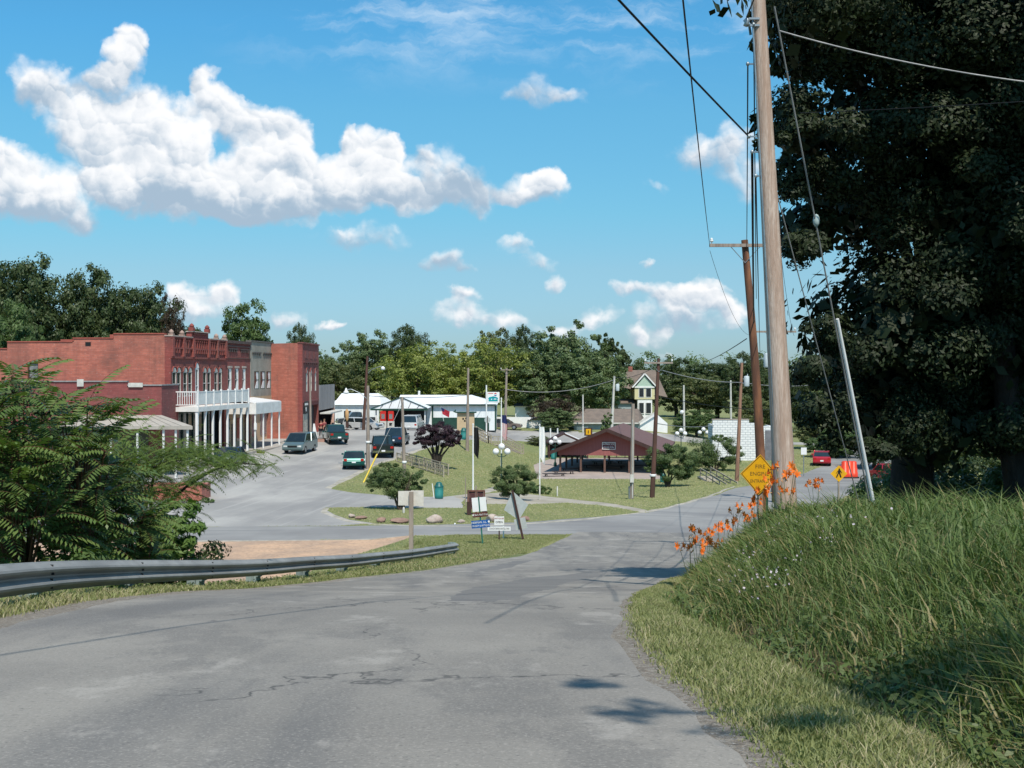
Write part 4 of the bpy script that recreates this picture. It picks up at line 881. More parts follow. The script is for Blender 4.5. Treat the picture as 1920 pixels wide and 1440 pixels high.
zl, zrr = zap+.12-sL*(apx+ov), zap+.12-sR*(wP-apx+ov)
zl, zrr = zl, zrr
m.add([(-ov, -.9, zl), (apx, -.9, zap+.12), (wP+ov, -.9, zrr), (-ov, Ld, zl), (apx+.2, Ld-4, zap+.12), (wP+ov, Ld, zrr),
       (-ov, -.9, zl-t_), (apx, -.9, zap+.12-t_), (wP+ov, -.9, zrr-t_), (-ov, Ld, zl-t_), (apx+.2, Ld-4, zap+.12-t_), (wP+ov, Ld, zrr-t_)],
      [(0, 1, 4, 3), (1, 2, 5, 4), (3, 4, 5), (6, 9, 10, 7), (7, 10, 11, 8), (0, 6, 7, 1), (1, 7, 8, 2), (2, 8, 11, 5), (3, 9, 6, 0), (3, 5, 11, 9)]); m.build('roof', SHB, rp)
m = Z0(bP); m.bar((-ov, -.95, zl-.1), (apx, -.95, zap+.02), .07, .32); m.bar((wP+ov, -.95, zrr-.1), (apx, -.95, zap+.02), .07, .32); m.build('bargeboard', BROWNT, rp)
for (x, y) in [(.15, 0), (2.05+.1, 0), (4.45, 0), (6.8, 0), (wP-.2, 0)]+[(.15, y) for y in (4, 8, 12, 16)]+[(wP-.2, y) for y in (4, 8, 12, 16)]+[(3.1, 16), (6.2, 16)]:
    m = Z0(bP); m.box(x-.09, x+.09, y+.13, y+.31, bP, za+.02 if y == 0 else zl+.0 if x < 1 or x > wP-1 else za); m.build('post', M('post_stain', (.17, .095, .07), (.12, .07, .055), 2) if (x, y) == (.15, 0) else bpy.data.materials['post_stain'], rp)
sgp = Z0(bP); sx0 = X(1129.5, 115)-px0; sx1 = X(1154.5, 115)-px0; zs0 = (HZ-841.5)/F*115; zs1 = (HZ-828)/F*115
sgp.box(sx0, sx1, -.06, -.001, zs0, zs1); sgn = sgp.build('name_sign', M('plum_board', (.13, .03, .05), None, 2), rp)
f_ = Z0(bP); e = .05
for a in ((sx0, sx1, zs0, zs0+e), (sx0, sx1, zs1-e, zs1), (sx0, sx0+e, zs0+e, zs1-e), (sx1-e, sx1, zs0+e, zs1-e)): f_.box(a[0], a[1], -.09, -.061, a[2], a[3])
f_.build('sign_border', CLEANW, sgn)
text('sign_lettering', 'APRICOE', .27, CLEANW, sgn, ((sx0+sx1)/2, -.07, (zs0+zs1)/2+.15-bP), ext=.006, sx=1.05); text('sign_lettering', 'PAVILION', .25, CLEANW, sgn, ((sx0+sx1)/2, -.07, (zs0+zs1)/2-.15-bP), ext=.006, sx=.92)
# small shelter behind
bK = -9.2; rk = thing('small_shelter', 'small dark roofed shelter with two white strips behind the pavilion', 'shelter', (X(1025, 133), 133, bK), 0)
m = Z0(bK); m.add([(0, 0, -7.7), (1.9, 0, -6.65), (4.9, 0, -8.0), (0, 4, -7.7), (1.9, 4, -6.65), (4.9, 4, -8.0), (0, 0, -7.85), (1.9, 0, -6.85), (4.9, 0, -8.2), (0, 4, -7.85), (1.9, 4, -6.85), (4.9, 4, -8.2)], [(0, 1, 4, 3), (1, 2, 5, 4), (6, 9, 10, 7), (7, 10, 11, 8), (0, 6, 7, 1), (1, 7, 8, 2), (2, 8, 11, 5), (0, 3, 9, 6), (3, 4, 10, 9), (4, 5, 11, 10)]); m.build('roof', BROWNT, rk)
m = Z0(bK); m.bar((2.1, .6, -6.70), (4.7, .6, -7.86), .5, .06); m.bar((2.1, 2.2, -6.70), (4.7, 2.2, -7.86), .5, .06); m.build('white_strip', CLEANW, rk)
for x, y in ((.2, .2), (4.5, .2), (.2, 3.7), (4.5, 3.7)): m = Z0(bK); m.box(x, x+.15, y, y+.15, bK-.6, -7.9 if x < 1 else -8.15); m.build('post', BROWNT, rk)
m = Z0(bK); m.box(.3, 4.4, 3.6, 3.68, bK-.3, -7.9); m.build('back_wall', BROWNT, rk)
# ranch house
bH = -7.9; rh = thing('ranch_house', 'low ranch house with a wide brown hip roof below the gabled house', 'house', (X(1073, 165), 165, bH), 0)
RT = M('brown_roof_shingles', (.20, .155, .125), (.15, .12, .10), 1.5, .9); BLU = M('pale_blue_siding', (.33, .40, .42), (.27, .33, .35), 2)
wH = X(1205, 165)-X(1073, 165)
m = Z0(bH); m.box(.3, wH, 0, 7, bH-1, -6.75); m.build('wall', BLU, rh)
m = Z0(bH); m.box(.6, 2.2, -.05, -.004, bH-.2, -7.35); m.box(5, 6.6, -.05, -.004, bH-.2, -7.45); m.build('garage_door', CLEANW, rh)
m = Z0(bH); m.add([(-.3, -.6, -6.8), (wH-.5, -.6, -6.8), (wH+1.2, 7.5, -6.8), (-.3, 7.5, -6.8), (1.9, 3.5, -5.0), (wH-.2, 3.5, -5.0)], [(0, 1, 5, 4), (1, 2, 5), (2, 3, 4, 5), (3, 0, 4), (3, 2, 1, 0)]); m.build('roof', RT, rh)
m = Z0(bH); m.box(-.3, wH-.5, -.66, -.601, -6.95, -6.78); m.bar((wH-.6, -.7, -6.8), (wH+1.7, -.7, -5.35), .05, .25); m.build('fascia', OFFWHITE, rh)
m = Z0(bH); m.prism([(wH-.4, bH-.8), (wH+3.4, bH-.8), (wH+3.4, -6.9), (wH+1.9, -5.6), (wH-.4, -6.9)], 'y', -.2, 4); m.build('front_wing', CLEANW, rh)
# gabled house
bV = -8.4; rvh = thing('gabled_house', 'tall yellow Victorian house with pale green gable and brown roof', 'house', (X(1190, 198), 198, bV), 0)
wV = X(1232, 198)-X(1190, 198); YEL = M('pale_yellow_clapboard', (.66, .60, .36), (.6, .55, .33), 1, stretch=(.3, .3, 8)); MINT = M('mint_shingle', (.45, .58, .48), (.38, .5, .42), 3)
m = Z0(bV); m.box(0, wV-.4, 0, 8, -4.3, -2.2); m.build('upper_wall', YEL, rvh)
m = Z0(bV); m.box(.5, wV-.8, .1, 8, bV-1, -4.3); m.build('lower_wall', CLEANW, rvh)
m = Z0(bV); m.prism([(.2, -2.15), (wV-.6, -2.15), ((wV-.4)/2, -.35)], 'y', -.06, 0); m.build('gable', MINT, rvh)
m = Z0(bV); mx = (wV-.4)/2; m.bar((-.4, -.2, -2.35), (mx, -.2, -.05), .3, .2); m.bar((wV, -.2, -2.35), (mx, -.2, -.05), .3, .2); m.box(0, wV-.4, -.15, -.061, -2.4, -2.15); m.build('bargeboard', CLEANW, rvh)
m = Z0(bV)
m.add([(-.5, -.3, -2.4), (mx, -.3, -.05), (wV+.1, -.3, -2.4), (-.5, 5, -2.4), (mx, 5, -.05), (wV+.1, 5, -2.4)], [(0, 1, 4, 3), (1, 2, 5, 4)])
m.add([(-2.4, 1.2, -2.2), (wV+1.9, 1.2, -4.0), (wV+.3, 5, .55), (-1.6, 5, .55), (wV+1.9, 9, -4.0), (-2.4, 9, -2.2)], [(0, 1, 2, 3), (1, 4, 2), (4, 5, 3, 2), (5, 0, 3)]); m.build('roof', RT, rvh)
for a, b in ((.75, 1.5), (1.9, 2.7)):
    for z0_, z1_ in ((-3.9, -2.5), (-6.6, -4.9)):
        m = Z0(bV); m.box(a-.1, b+.1, -.05, -.002, z0_-.1, z1_+.1); w = m.build('window', CLEANW, rvh); g = Z0(bV); g.box(a, b, -.07, -.052, z0_, z1_); g.build('pane', GLASS, w)
m = Z0(bV); m.box(-.6, .1, 4.6, 5.4, .3, 1.15); m.build('chimney', BR1, rvh)
m = Z0(bV); m.box(-2.6, .2, 1.4, 8, bV-1, -5.0); m.build('side_wing', BLU, rvh)
m = Z0(bV); m.add([(-2.9, 1.0, -5.0), (.3, 1.0, -5.0), (.3, 4, -4.3), (-2.4, 4, -4.3), (-2.9, 8, -5.0), (.3, 8, -5.0)], [(0, 1, 2, 3), (3, 2, 5, 4)]); m.build('wing_roof', RT, rvh)
# white block building
bB = -9.8; rw = thing('block_building', 'white painted concrete block building with stepped top behind the poles', 'building', (X(1336, 130), 130, bB), 0)
wb, nt_, p_, o_ = newmat('white_blocks'); b_ = NB(nt_); s_ = b_.n('ShaderNodeSeparateXYZ', {0: b_.obj()})
v_ = b_.n('ShaderNodeCombineXYZ', {0: b_.math('ADD', s_.outputs[0], s_.outputs[1]), 1: s_.outputs[2]}).outputs[0]
bk_ = b_.n('ShaderNodeTexBrick', {'Vector': v_, 'Scale': 1.0, 'Color1': (.78, .78, .77, 1), 'Color2': (.72, .72, .72, 1), 'Mortar': (.42, .44, .46, 1), 'Mortar Size': .03, 'Brick Width': .55, 'Row Height': .26})
nt_.links.new(bk_.outputs[0], p_.inputs['Base Color']); p_.inputs['Roughness'].default_value = .8; b_.bump(bk_.outputs['Fac'], .4, -.02, p_)
wW = X(1450, 130)-X(1336, 130)
m = Z0(bB); m.box(0, wW*.6, 0, .3, bB-.5, -5.05); m.box(wW*.6, wW*.83, 0, .3, bB-.5, -5.4); m.box(wW*.83, wW, 0, .3, bB-.5, -5.75); m.box(wW-.3, wW, .3, 3, bB-.5, -5.75); m.box(0, .3, .3, 3, bB-.5, -5.6); m.build('wall', wb, rw)
m = Z0(bB); m.box(.3, wW-.3, .3, 3, -6.2, -6.1); m.build('roof', ROOFT, rw)
m = Z0(bB); m.box(-.05, wW*.6, -.05, .35, -5.045, -4.97); m.build('parapet_cap', CAPST, rw)
m = Z0(bB); m.box(wW-.9, wW-.1, -.06, -.002, bB-.3, -6.2); m.build('door', M('grey_door', (.2, .2, .22), None, 2), rw)
# small pieces behind
r = thing('white_shed', 'tiny white shed at the edge of the upper lawn', 'shed', (X(992, 170), 170, -8.0), 0)
m = Z0(-8.0); m.box(0, 1.8, 0, 2, -8.6, -6.6); m.build('wall', CLEANW, r); m = Z0(-8.0); m.add([(-.2, -.2, -6.7), (2.2, -.2, -5.95), (2.2, 2.2, -5.95), (-.2, 2.2, -6.7), (-.2, -.2, -6.8), (2.2, -.2, -6.05), (2.2, 2.2, -6.05), (-.2, 2.2, -6.8)], [(0, 1, 2, 3), (4, 7, 6, 5), (0, 4, 5, 1), (1, 5, 6, 2), (2, 6, 7, 3), (3, 7, 4, 0)]); m.build('roof', ROOFT, r)
r = thing('grey_roofed_house', 'white house with a slate grey roof between the yellow trees and the shrubs', 'house', (X(966, 190), 190, -8.0), 0)
m = Z0(-8.0); m.box(0, 3.0, 0, 5, -8.6, -5.1); m.build('wall', CLEANW, r); m = Z0(-8.0); m.add([(-.3, -.4, -5.2), (3.3, -.4, -5.2), (2.2, 2.5, -3.9), (.9, 2.5, -3.9), (3.3, 5.4, -5.2), (-.3, 5.4, -5.2)], [(0, 1, 2, 3), (1, 4, 2), (4, 5, 3, 2), (5, 0, 3)]); m.build('roof', M('slate', (.13, .135, .16), None, 2), r)
m = MB(); a = P(930, 782, 172); m.box(a.x, X(1003, 172), 172, 172.15, -8.6, a.z); one(m, 'white_fence', CLEANW, 'white board fence behind the brown car', 'fence')
r = thing('notice_shack', 'tan wooden kiosk with three dark marks and a green roof in front of the garage', 'kiosk', (X(857, 146), 146, -7.2), 0)
m = Z0(-7.2); m.box(0, 2.1, 0, .9, -7.6, -4.85-.0); m.build('wall', M('tan_plywood', (.55, .42, .26), (.48, .36, .22), 1), r)
m = Z0(-7.2); m.box(-.15, 2.35, -.3, 1.1, -4.84, -4.7); m.prism([(-.15, -4.84), (-.15, -4.4), (-.5, -4.7)], 'y', -.1, .1); m.build('roof', GREENT, r)
for x, z in ((.75, -5.55), (1.1, -5.5), (.95, -5.8)): m = Z0(-7.2); m.box(x-.1, x+.1, -.03, -.001, z-.1, z+.1); m.build('mark', BLACK, r)
# ---------------------------------------------------------------- poles and wires
def V(*a): return Vector(a)
def pole(label, base, top, r0, r1, mat, name='utility_pole', arm=None, can=None, bend=None, group='utility poles', ins=True, armmat=None, collar=None):
    """base/top in world coordinates"""
    r = thing(name, label, 'pole', tuple(base), 0, group); b = V(0, 0, -.6); t = Vector(top)-Vector(base); m = MB(); n = 14
    path = []; rad = []
    for i in range(n+1):
        k = i/n; p = b.lerp(t, k)
        if bend: p.x += bend*math.sin(math.pi*k)
        path.append(p); rad.append(r0+(r1-r0)*k)
    m.tube(path, rad, 14); m.build('shaft', mat, r)
    if arm:
        w0, w1, dz, yaw = arm; q = t+V(0, -r1-.05, dz); c, s = math.cos(yaw), math.sin(yaw)
        a = q+V(-w0*c, -w0*s, 0); e = q+V(w1*c, w1*s, 0); m = MB(); m.bar(a, e, .10, .12); ar = m.build('crossarm', armmat or mat, r)
        m = MB(); m.bar(q+V(-.55*c, 0, -.05), t+V(0, -r1, dz-.65), .04, .02); m.bar(q+V(.55*c, 0, -.05), t+V(0, -r1, dz-.65), .04, .02); m.build('brace', GALV, r)
        if ins:
            for k in ([0.03, .97] if w0 and w1 else [.97]):
                p = a.lerp(e, k); m = MB(); m.lathe(p+V(0, 0, .06), [(.02, 0), (.02, .06), (.06, .07), (.07, .12), (.045, .15), (.06, .17), (.02, .22)], 10); m.build('insulator', CLEANW, r)
    if can:
        dz, sd = can; c_ = t+V(sd*(r1+.28), -.05, dz); m = MB(); m.lathe(c_, [(.05, -.5), (.22, -.48), (.24, -.4), (.24, .36), (.20, .42), (.05, .46)], 14)
        m.tube([c_+V(.08, 0, .4), c_+V(.08, 0, .62)], .04, 8); cn = m.build('transformer', M('transformer_grey', (.55, .60, .62), (.45, .5, .52), 2, .45), r)
        m = MB(); m.bar(c_+V(-sd*.2, 0, .2), t+V(0, 0, dz+.2), .08); m.bar(c_+V(-sd*.2, 0, -.2), t+V(0, 0, dz-.2), .08); m.build('bracket', GALV, cn)
    if collar:
        m = MB()
        for z in collar: m.lathe(V(0, 0, z)+(t*(z/t.z)-V(0, 0, z)), [(r0+.01, 0), (r0+.03, .02), (r0+.03, .16), (r0+.01, .18)], 12)
        m.build('reflector_band', CLEANW, r)
    return r
def at(px, py, d): return P(px, py, d)
# the large pole on the bank
BPd = 18.0; bb = GD(1479, BPd); bt = at(1408, -260, BPd); big = pole('thick pale weathered pole leaning left on the grassy bank, nearest and tallest of all', bb, bt, .178, .085, WOODP)
m = MB(); q = at(1404, 35, BPd-.1)-bb; m.bar(q+V(.0, 0, 0), q+V(.16, 0, 0), .03); m.bar(q+V(0, 0, -.10), q+V(.16, 0, -.10), .03); m.lathe(q+V(-.03, 0, -.12), [(.02, 0), (.055, .02), (.035, .06), (.055, .09), (.02, .13)], 10); m.build('side_bracket', GALV, big)
m = MB()
for z0_, z1_ in ((.0, 8.5),):
    m.tube([(bt-bb)*(k)+V(-.15+.03*k, -.08, 0) for k in np.linspace(.02, .85, 12)], .016, 6)
m.build('ground_wire', GALV, big)
for x_, y_ in ((1402, 120), (1410, 285), (1413, 46), (1417, 330), (1404, 256)):
    m = MB(); q = at(x_, y_, BPd-.1)-bb; c_ = at(1408+71*((y_+260)/1200), y_, BPd)-bb; m.bar(q, c_, .022); m.lathe(q+V(0, 0, -.03), [(.012, 0), (.026, .015), (.026, .045), (.012, .06)], 8); m.build('standoff_bracket', GALV, big)
# brown leaning pole behind
d2 = 45.0; b2 = GD(1433, d2); t2 = at(1396, 450, d2)
p2 = pole('reddish brown bent pole with a crossarm behind the yellow sign', b2, t2, .20, .125, WOODO, arm=(1.35, 1.35, -.22, 0), bend=.12, armmat=WOODG)
d3 = 78.0; b3 = GD(1452, d3); t3 = at(1450, 612, d3)
p3 = pole('pole hidden behind the thick pale pole, its crossarm sticking out to the right', b3, t3, .18, .12, WOODD, arm=(1.45, 1.45, -.35, 0), can=(-2.2, -1), armmat=WOODG)
pole('slender reddish pole with a light grey transformer left of the bent pole', GD(1381, 104), at(1391, 680, 104), .19, .12, WOODR, can=(-1.6, 1))
pole('thin pale pole with a small lamp rising behind the white block building', GD(1371, 150), at(1370, 713, 150), .16, .1, OFFWHITE)
l1 = pole('thin pale pole with a hanging lamp above the young yellow green tree', GD(1283, 160), at(1282, 722, 160), .16, .11, OFFWHITE)
m = MB(); m.ball((-.35, -.2, 3.6), .28, 10); m.build('lamp', CLEANW, l1)
p4 = pole('dark brown pole with a long crossarm standing in front of the pavilion', GD(1222, 86), at(1235, 672, 86), .19, .11, WOODD, arm=(1.05, 1.0, -.32, 0), collar=(1.55,), armmat=WOODG)
p5 = pole('grey post with electric meter left of the dark brown pole', GD(1184, 84), at(1187, 757, 84), .15, .12, WOODG)
m = MB(); m.box(-.12, .14, -.30, -.13, 1.2, 1.75); m.tube([(.05, -.18, 1.2), (.05, -.18, .1)], .04, 6); m.tube([(.08, -.16, 1.7), (.08, -.16, 5.6)], .035, 6); m.build('meter_box', OFFWHITE, p5)
pp = pole('short pale post beside the grey meter post', GD(1180, 84), at(1180, 912, 84), .07, .07, GALV, name='service_post')
pole('pale pole with a transformer rising above the ranch house roof', GD(1146, 158), at(1152, 705, 158), .2, .13, OFFWHITE, can=(-1.5, 1))
pole('short pale pole left of the ranch house ridge', GD(1093, 162), at(1093, 740, 162), .12, .09, OFFWHITE)
pole('grey brown pole with a short crossarm between the sign and the yellow trees', GD(947, 160), at(950, 690, 160), .2, .13, WOODG, arm=(.8, .8, -.25, 0))
pole('tall brown pole with reddish foot in front of the tan kiosk', GD(876, 122), at(878, 690, 122), .19, .11, WOODG)
pl = pole('brown wooden street lamp pole beside the white house', GD(681, 140), at(689, 668, 140), .2, .13, WOODD, name='street_lamp')
m = MB(); a = at(690, 700, 140)-GD(681, 140); e = at(718, 688, 140)-GD(681, 140); m.tube([a, a+V(.4, 0, .45), e+V(-.3, 0, .08), e], .04, 6); m.build('lamp_arm', GALV, pl)
m = MB(); m.lathe(e+V(0, 0, -.35), [(.05, 0), (.26, .04), (.22, .3), (.06, .42)], 10); m.build('lamp_head', CLEANW, pl)
d6 = 97; pm = pole('pale wooden street lamp pole at the kerb beside the green coupe', GD(690, d6), at(690, 723, d6), .17, .11, WOODG, name='street_lamp', collar=(2.1,))
b6 = GD(690, d6); a = at(688, 748, d6)-b6; e = at(649, 732, d6)-b6; m = MB(); m.tube([a, a+V(-.5, 0, .45), e+V(.4, 0, .10), e+V(0, 0, .05)], .035, 6); m.build('lamp_arm', GALV, pm)
m = MB(); m.lathe(e+V(0, 0, -.30), [(.04, 0), (.2, .05), (.24, .16), (.12, .28), (.05, .5)], 10); m.build('lamp_head', CLEANW, pm)
pole('thin pole standing in front of the far brick building', GD(583, 119), at(581, 697, 119), .13, .09, WOODG)
p7 = pole('slim pale pole behind the bushy tree on the mound', GD(759, 92), at(754, 744, 92), .15, .1, WOODG, collar=(1.1,))
# guy wire with yellow guard
r = thing('guy_wire', 'guy wire with a yellow plastic guard running down to the lawn', 'guy wire', tuple(GD(681, 87)), 0)
g_ = GD(681, 87); tpw = at(757, 750, 92)-g_; m = MB(); m.tube([V(0, 0, -.1), tpw], .018, 5); m.build('wire', WIREL, r)
m = MB(); m.tube([V(0, 0, -.05), tpw*.33], .06, 8); m.build('guard', M('yellow_plastic', (.72, .52, .05), (.65, .46, .05), 2, .5), r)
# large pole guys
anc = GD(1643, 20.5); r = thing('guy_wire', 'long guy wire with a white guard at the edge of the big dark tree', 'guy wire', tuple(anc), 0)
A1 = at(1452, 12, BPd)-anc; m = MB(); m.tube([V(0, 0, -.2), A1], .013, 6); m.build('wire', WIREL, r)
k0 = (anc.z*0+ (at(1640, 925, 20.5)-at(1578, 598, 20)).length)
dirn = A1.normalized(); gl = next(k for k in np.arange(1, 8, .02) if HZ-F*(anc+dirn*k).z/(anc+dirn*k).y < 598); m = MB(); m.tube([dirn*.15+V(.03, 0, 0), dirn*gl+V(.03, 0, 0)], [.035, .026], 10); m.build('guard', CLEANW, r)
m = MB(); m.ball(dirn*.62*A1.length+V(0, 0, 0), .055, 10, 1.9); m.build('insulator', M('pale_green_porcelain', (.45, .55, .53), None, 2, .25), r)
r = thing('guy_wire', 'second thinner guy wire left of the white guarded one', 'guy wire', tuple(anc+V(-.12, .05, 0)), 0)
A2 = at(1450, 275, BPd)-anc; m = MB(); m.tube([V(0, 0, -.2), A2], .010, 6); m.build('wire', WIREL, r); m = MB(); m.bar(V(-.02, 0, -.1), A2.normalized()*.5, .035); m.build('anchor_rod', GALV, r)
def wire(label, a, b, sag, rad, mat=WIRE, group='overhead wires', n=18, extra=None):
    a, b = Vector(a), Vector(b); m = MB(); m.tube([a.lerp(b, i/n)-V(0, 0, 4*sag*(i/n)*(1-i/n)) for i in range(n+1)], rad, 5, cap=False)
    return one(m, 'overhead_wire', mat, label, 'wire', group)
wire('thick black cable crossing the sky from the top edge down to the pale pole', at(1404, 256, BPd), V(-4.99, -3, 4.3), .10, .014)
wire('thin wire rising from the bent pole crossarm to the top of the photo', at(1331, 462, d2), V(.7, 6.0, 3.4), .12, .010)
wire('short dark cable from the top edge to the bracket on the pale pole', at(1400, 32, BPd), V(2.2, 8, 4.3), .1, .012)
wire('pale cable from the pale pole running right across the big tree', at(1462, 58, BPd), at(2150, 175, 16), .15, .012, WIREL)
wire('faint dark wire right of the insulator across the big tree', at(1500, 212, 19), at(2100, 178, 16), .02, .006)
for i, (px_, py_, t_, dt, q, lb) in enumerate(((1402, 120, 1400, 45, 462, 'leftmost black wire hanging along the left side of the pale pole'), (1410, 285, 1414, 45, 600, 'thick bundled cable beside the left edge of the pale pole'),
    (1413, 40, 1418, 45, 560, 'middle wire close to the left edge of the pale pole'), (1417, 330, 1426, 78, 690, 'lower wire running behind the pale pole to the transformer'))):
    wire(lb, at(px_, py_, BPd-.1), at(t_, q, dt), .9 if i == 1 else .4, .022 if i == 1 else .012)
wire('wire from the bent pole crossarm down to the far crossarm on the right', at(1462, 458, d2), at(1489, 630, d3), .5, .010)
wire('wire from the bent pole crossarm sagging to the hidden far pole', at(1331, 470, d2), at(1410, 628, d3), .9, .008)
wire('upper line from the dark brown pole to the transformer pole', at(1240, 694, 86), at(1391, 717, 104), .25, .035, WIREL)
wire('line continuing right from the transformer pole behind the pale pole', at(1391, 717, 104), at(1520, 722, 110), .2, .03, WIREL)
wire('lower dark line from the brown pole to the right', at(1226, 742, 86), at(1470, 768, 104), .3, .022)
wire('white service cable from the dark brown pole to the block building', at(1226, 793, 86), at(1338, 797, 130), .25, .03, WIREL)
wire('long line above the ranch house to the sign pole', at(1152, 712, 158), at(948, 730, 160), .9, .04, WIREL)
wire('long line above the garage roof to the lamp pole', at(948, 730, 160), at(689, 742, 140), .6, .035)
wire('line from the ranch house pole to the dark brown pole', at(1152, 706, 158), at(1225, 690, 86), .4, .022)
wire('wire rising right from the wooded valley to the bent pole', at(1300, 676, 170), at(1400, 635, d2), .5, .02)
# ---------------------------------------------------------------- signs
def post_sign(name, label, px, pyb, d, lean, h, postmat, pw=.09, cat='sign', rz=0, base=None, group=None):
    b = base if base is not None else GD(px, d); r = thing(name, label, cat, tuple(b), rz, group); r.rotation_euler = (0, lean, rz)
    m = MB(); m.box(-pw/2, pw/2, -pw/2, pw/2, -.5, h); m.build('post', postmat, r); return r
ALU = M('sign_back_aluminium', (.56, .59, .58), (.48, .51, .50), 1.5, .45, .25, bump=.03)
ALUB = M('bare_plywood_sign_back', (.66, .62, .56), (.56, .52, .46), 1.5, .7)
# diamond sign seen from behind, leaning
b = GD(981, 54); hh = (b.z*-1-(930-700)/F*54)
r = post_sign('road_sign', 'back of a leaning grey diamond sign with a small plate below on a dark post', 981, 1018, 54, -math.atan2(22, 100), 2.28, BROWNT, .10)
m = MB(); s = .56; zc = 1.50; m.prism([(0, zc-s*1.05), (s, zc), (0, zc+s*1.35), (-s, zc)], 'y', .06, .075); m.build('diamond_panel', ALU, r)
m = MB(); m.box(-.22, .30, .055, .07, .48, .98); m.build('small_panel', ALU, r)
m = MB(); m.box(-.06, .06, -.05, .0, 0, 2.2); 
# broad blank sign on thick pale post
b = GD(771, 44.5); r = post_sign('road_sign', 'blank back of a wide pale sign on a thick grey wooden post behind the guardrail', 771, 1030, 44.5, 0, 0, WOODG, .10, base=b)
zt = (HZ-921)/F*44.5-b.z; zb = (HZ-949)/F*44.5-b.z
for c in list(r.children): bpy.data.objects.remove(c)
m = MB(); m.box(-.08, .08, -.06, .06, -.8, zt-.02); m.build('post', WOODG, r)
m = MB(); m.box(-.49, -.02, .065, .085, zb+.02, zt); m.box(-.015, .46, .065, .085, zb, zt+.02); m.build('panel', ALUB, r)
# green guide sign assembly
b = GD(905, 51); r = post_sign('guide_sign', 'green post with two white panels, brown arrow sign and blue sign, leaning left', 905, 1033, 51, -math.radians(5), 2.02, M('green_post', (.02, .16, .12), (.02, .12, .09), 3, .5), .06)
SB = {'w': CLEANW, 'br': M('brown_sign_face', (.13, .04, .03), None, 2, .5), 'bl': M('blue_sign_face', (.01, .12, .42), None, 2, .45), 'fr': BROWNT}
m = MB(); m.box(-.30, -.03, -.06, -.045, 1.40, 2.0); m.box(.03, .31, -.06, -.045, 1.40, 2.0); m.build('white_panel', SB['w'], r)
m = MB(); m.box(-.32, .33, -.05, -.035, 1.16, 1.36); k = m.build('brown_panel', SB['br'], r)
text('sign_lettering', '\u25c4 Bark Nat\'l Cem', .115, SB['w'], k, (0.0, -.058, 1.26), ext=.003, sx=.8)
m = MB(); m.box(-.40, .38, -.05, -.035, .70, 1.02); k = m.build('blue_panel', SB['bl'], r)
text('sign_lettering', 'HERMAN, ILL. \u25cf', .13, SB['w'], k, (0, -.058, .93), ext=.003, sx=.85); text('sign_lettering', 'MUSEUM & ANTIQUES', .12, SB['w'], k, (0, -.058, .79), ext=.003, sx=.62)
m = MB(); m.box(-.46, -.34, -.02, .0, 1.25, 1.9); 
# little white signs
b = GD(944, 55); r = thing('small_sign', 'small white sign on a white stake beside the guide sign post', 'sign', tuple(b), 0)
m = MB(); m.box(-.03, .03, -.03, .03, -.3, 1.02); m.build('post', CLEANW, r); m = MB(); m.box(-.42, .03, -.05, -.031, .62, 1.02); k = m.build('panel', CLEANW, r)
text('sign_lettering', 'ANTIQUES', .09, M('red_paint', (.35, .03, .03), None, 2), k, (-.2, -.056, .93), ext=.002); text('sign_lettering', 'OPEN', .13, BLACK, k, (-.2, -.056, .76), ext=.002)
m = MB(); m.bar((-.42, 0, 1.05), (.02, 0, 1.10), .03, .03); m.build('hanging_bar', DECKW, r)
b = GD(936, 54); r = thing('small_sign', 'long low white board reading along the top on a short brown stake', 'sign', tuple(b), 0)
r['label'] = 'long low white board on a short brown stake right of the blue sign'
m = MB(); m.box(-.03, .03, -.0, .05, -.3, .45); m.build('post', BROWNT, r); m = MB(); m.box(-.52, .52, -.03, -.005, .42, .60); k = m.build('panel', CLEANW, r)
text('sign_lettering', 'COUCH BARN ANTIQ. INN', .12, BLACK, k, (0, -.034, .51), ext=.002, sx=.62)
# yellow diamond FIRE sign
d9 = 33.0; bf = GD(1432, d9); r = thing('warning_sign', 'yellow diamond sign reading fire behind the orange lilies', 'sign', tuple(bf), 0)
cz = (HZ-890)/F*d9-bf.z; cx = X(1424, d9)-bf.x; s = .53; th = -math.radians(3)
for px_, nm in ((1427, 0), (1439, 1)):
    x = X(px_, d9)-bf.x; m = MB()
    if nm == 0: m.box(x-.06, x+.06, .05, .17, -.6, cz-.2)
    else: m.box(x-.03, x+.03, .05, .11, -.6, cz-.1)
    m.build('post', WOODG if nm == 0 else GREENT, r)
def dia(s): return [(cx+s*math.cos(a+th), cz+s*math.sin(a+th)*1.06) for a in (0, math.pi/2, math.pi, 3*math.pi/2)]
m = MB(); m.prism(dia(s), 'y', 0, .02); k = m.build('panel', YELLOW, r)
m = MB(); o = dia(s-.025); i_ = dia(s-.045)
for j in range(4): m.add([(o[j][0], -.004, o[j][1]), (o[(j+1) % 4][0], -.004, o[(j+1) % 4][1]), (i_[(j+1) % 4][0], -.004, i_[(j+1) % 4][1]), (i_[j][0], -.004, i_[j][1])], [(0, 1, 2, 3)])
m.build('border', BLACK, k)
text('sign_lettering', 'FIRE', .155, FADED, k, (cx+.02, -.004, cz+.22), ext=.001); text('sign_lettering', 'ENGINE', .15, FADED, k, (cx+.0, -.004, cz+.02), ext=.001); text('sign_lettering', 'ENTRANCE', .13, FADED, k, (cx+.01, -.004, cz-.18), ext=.001, sx=.8)
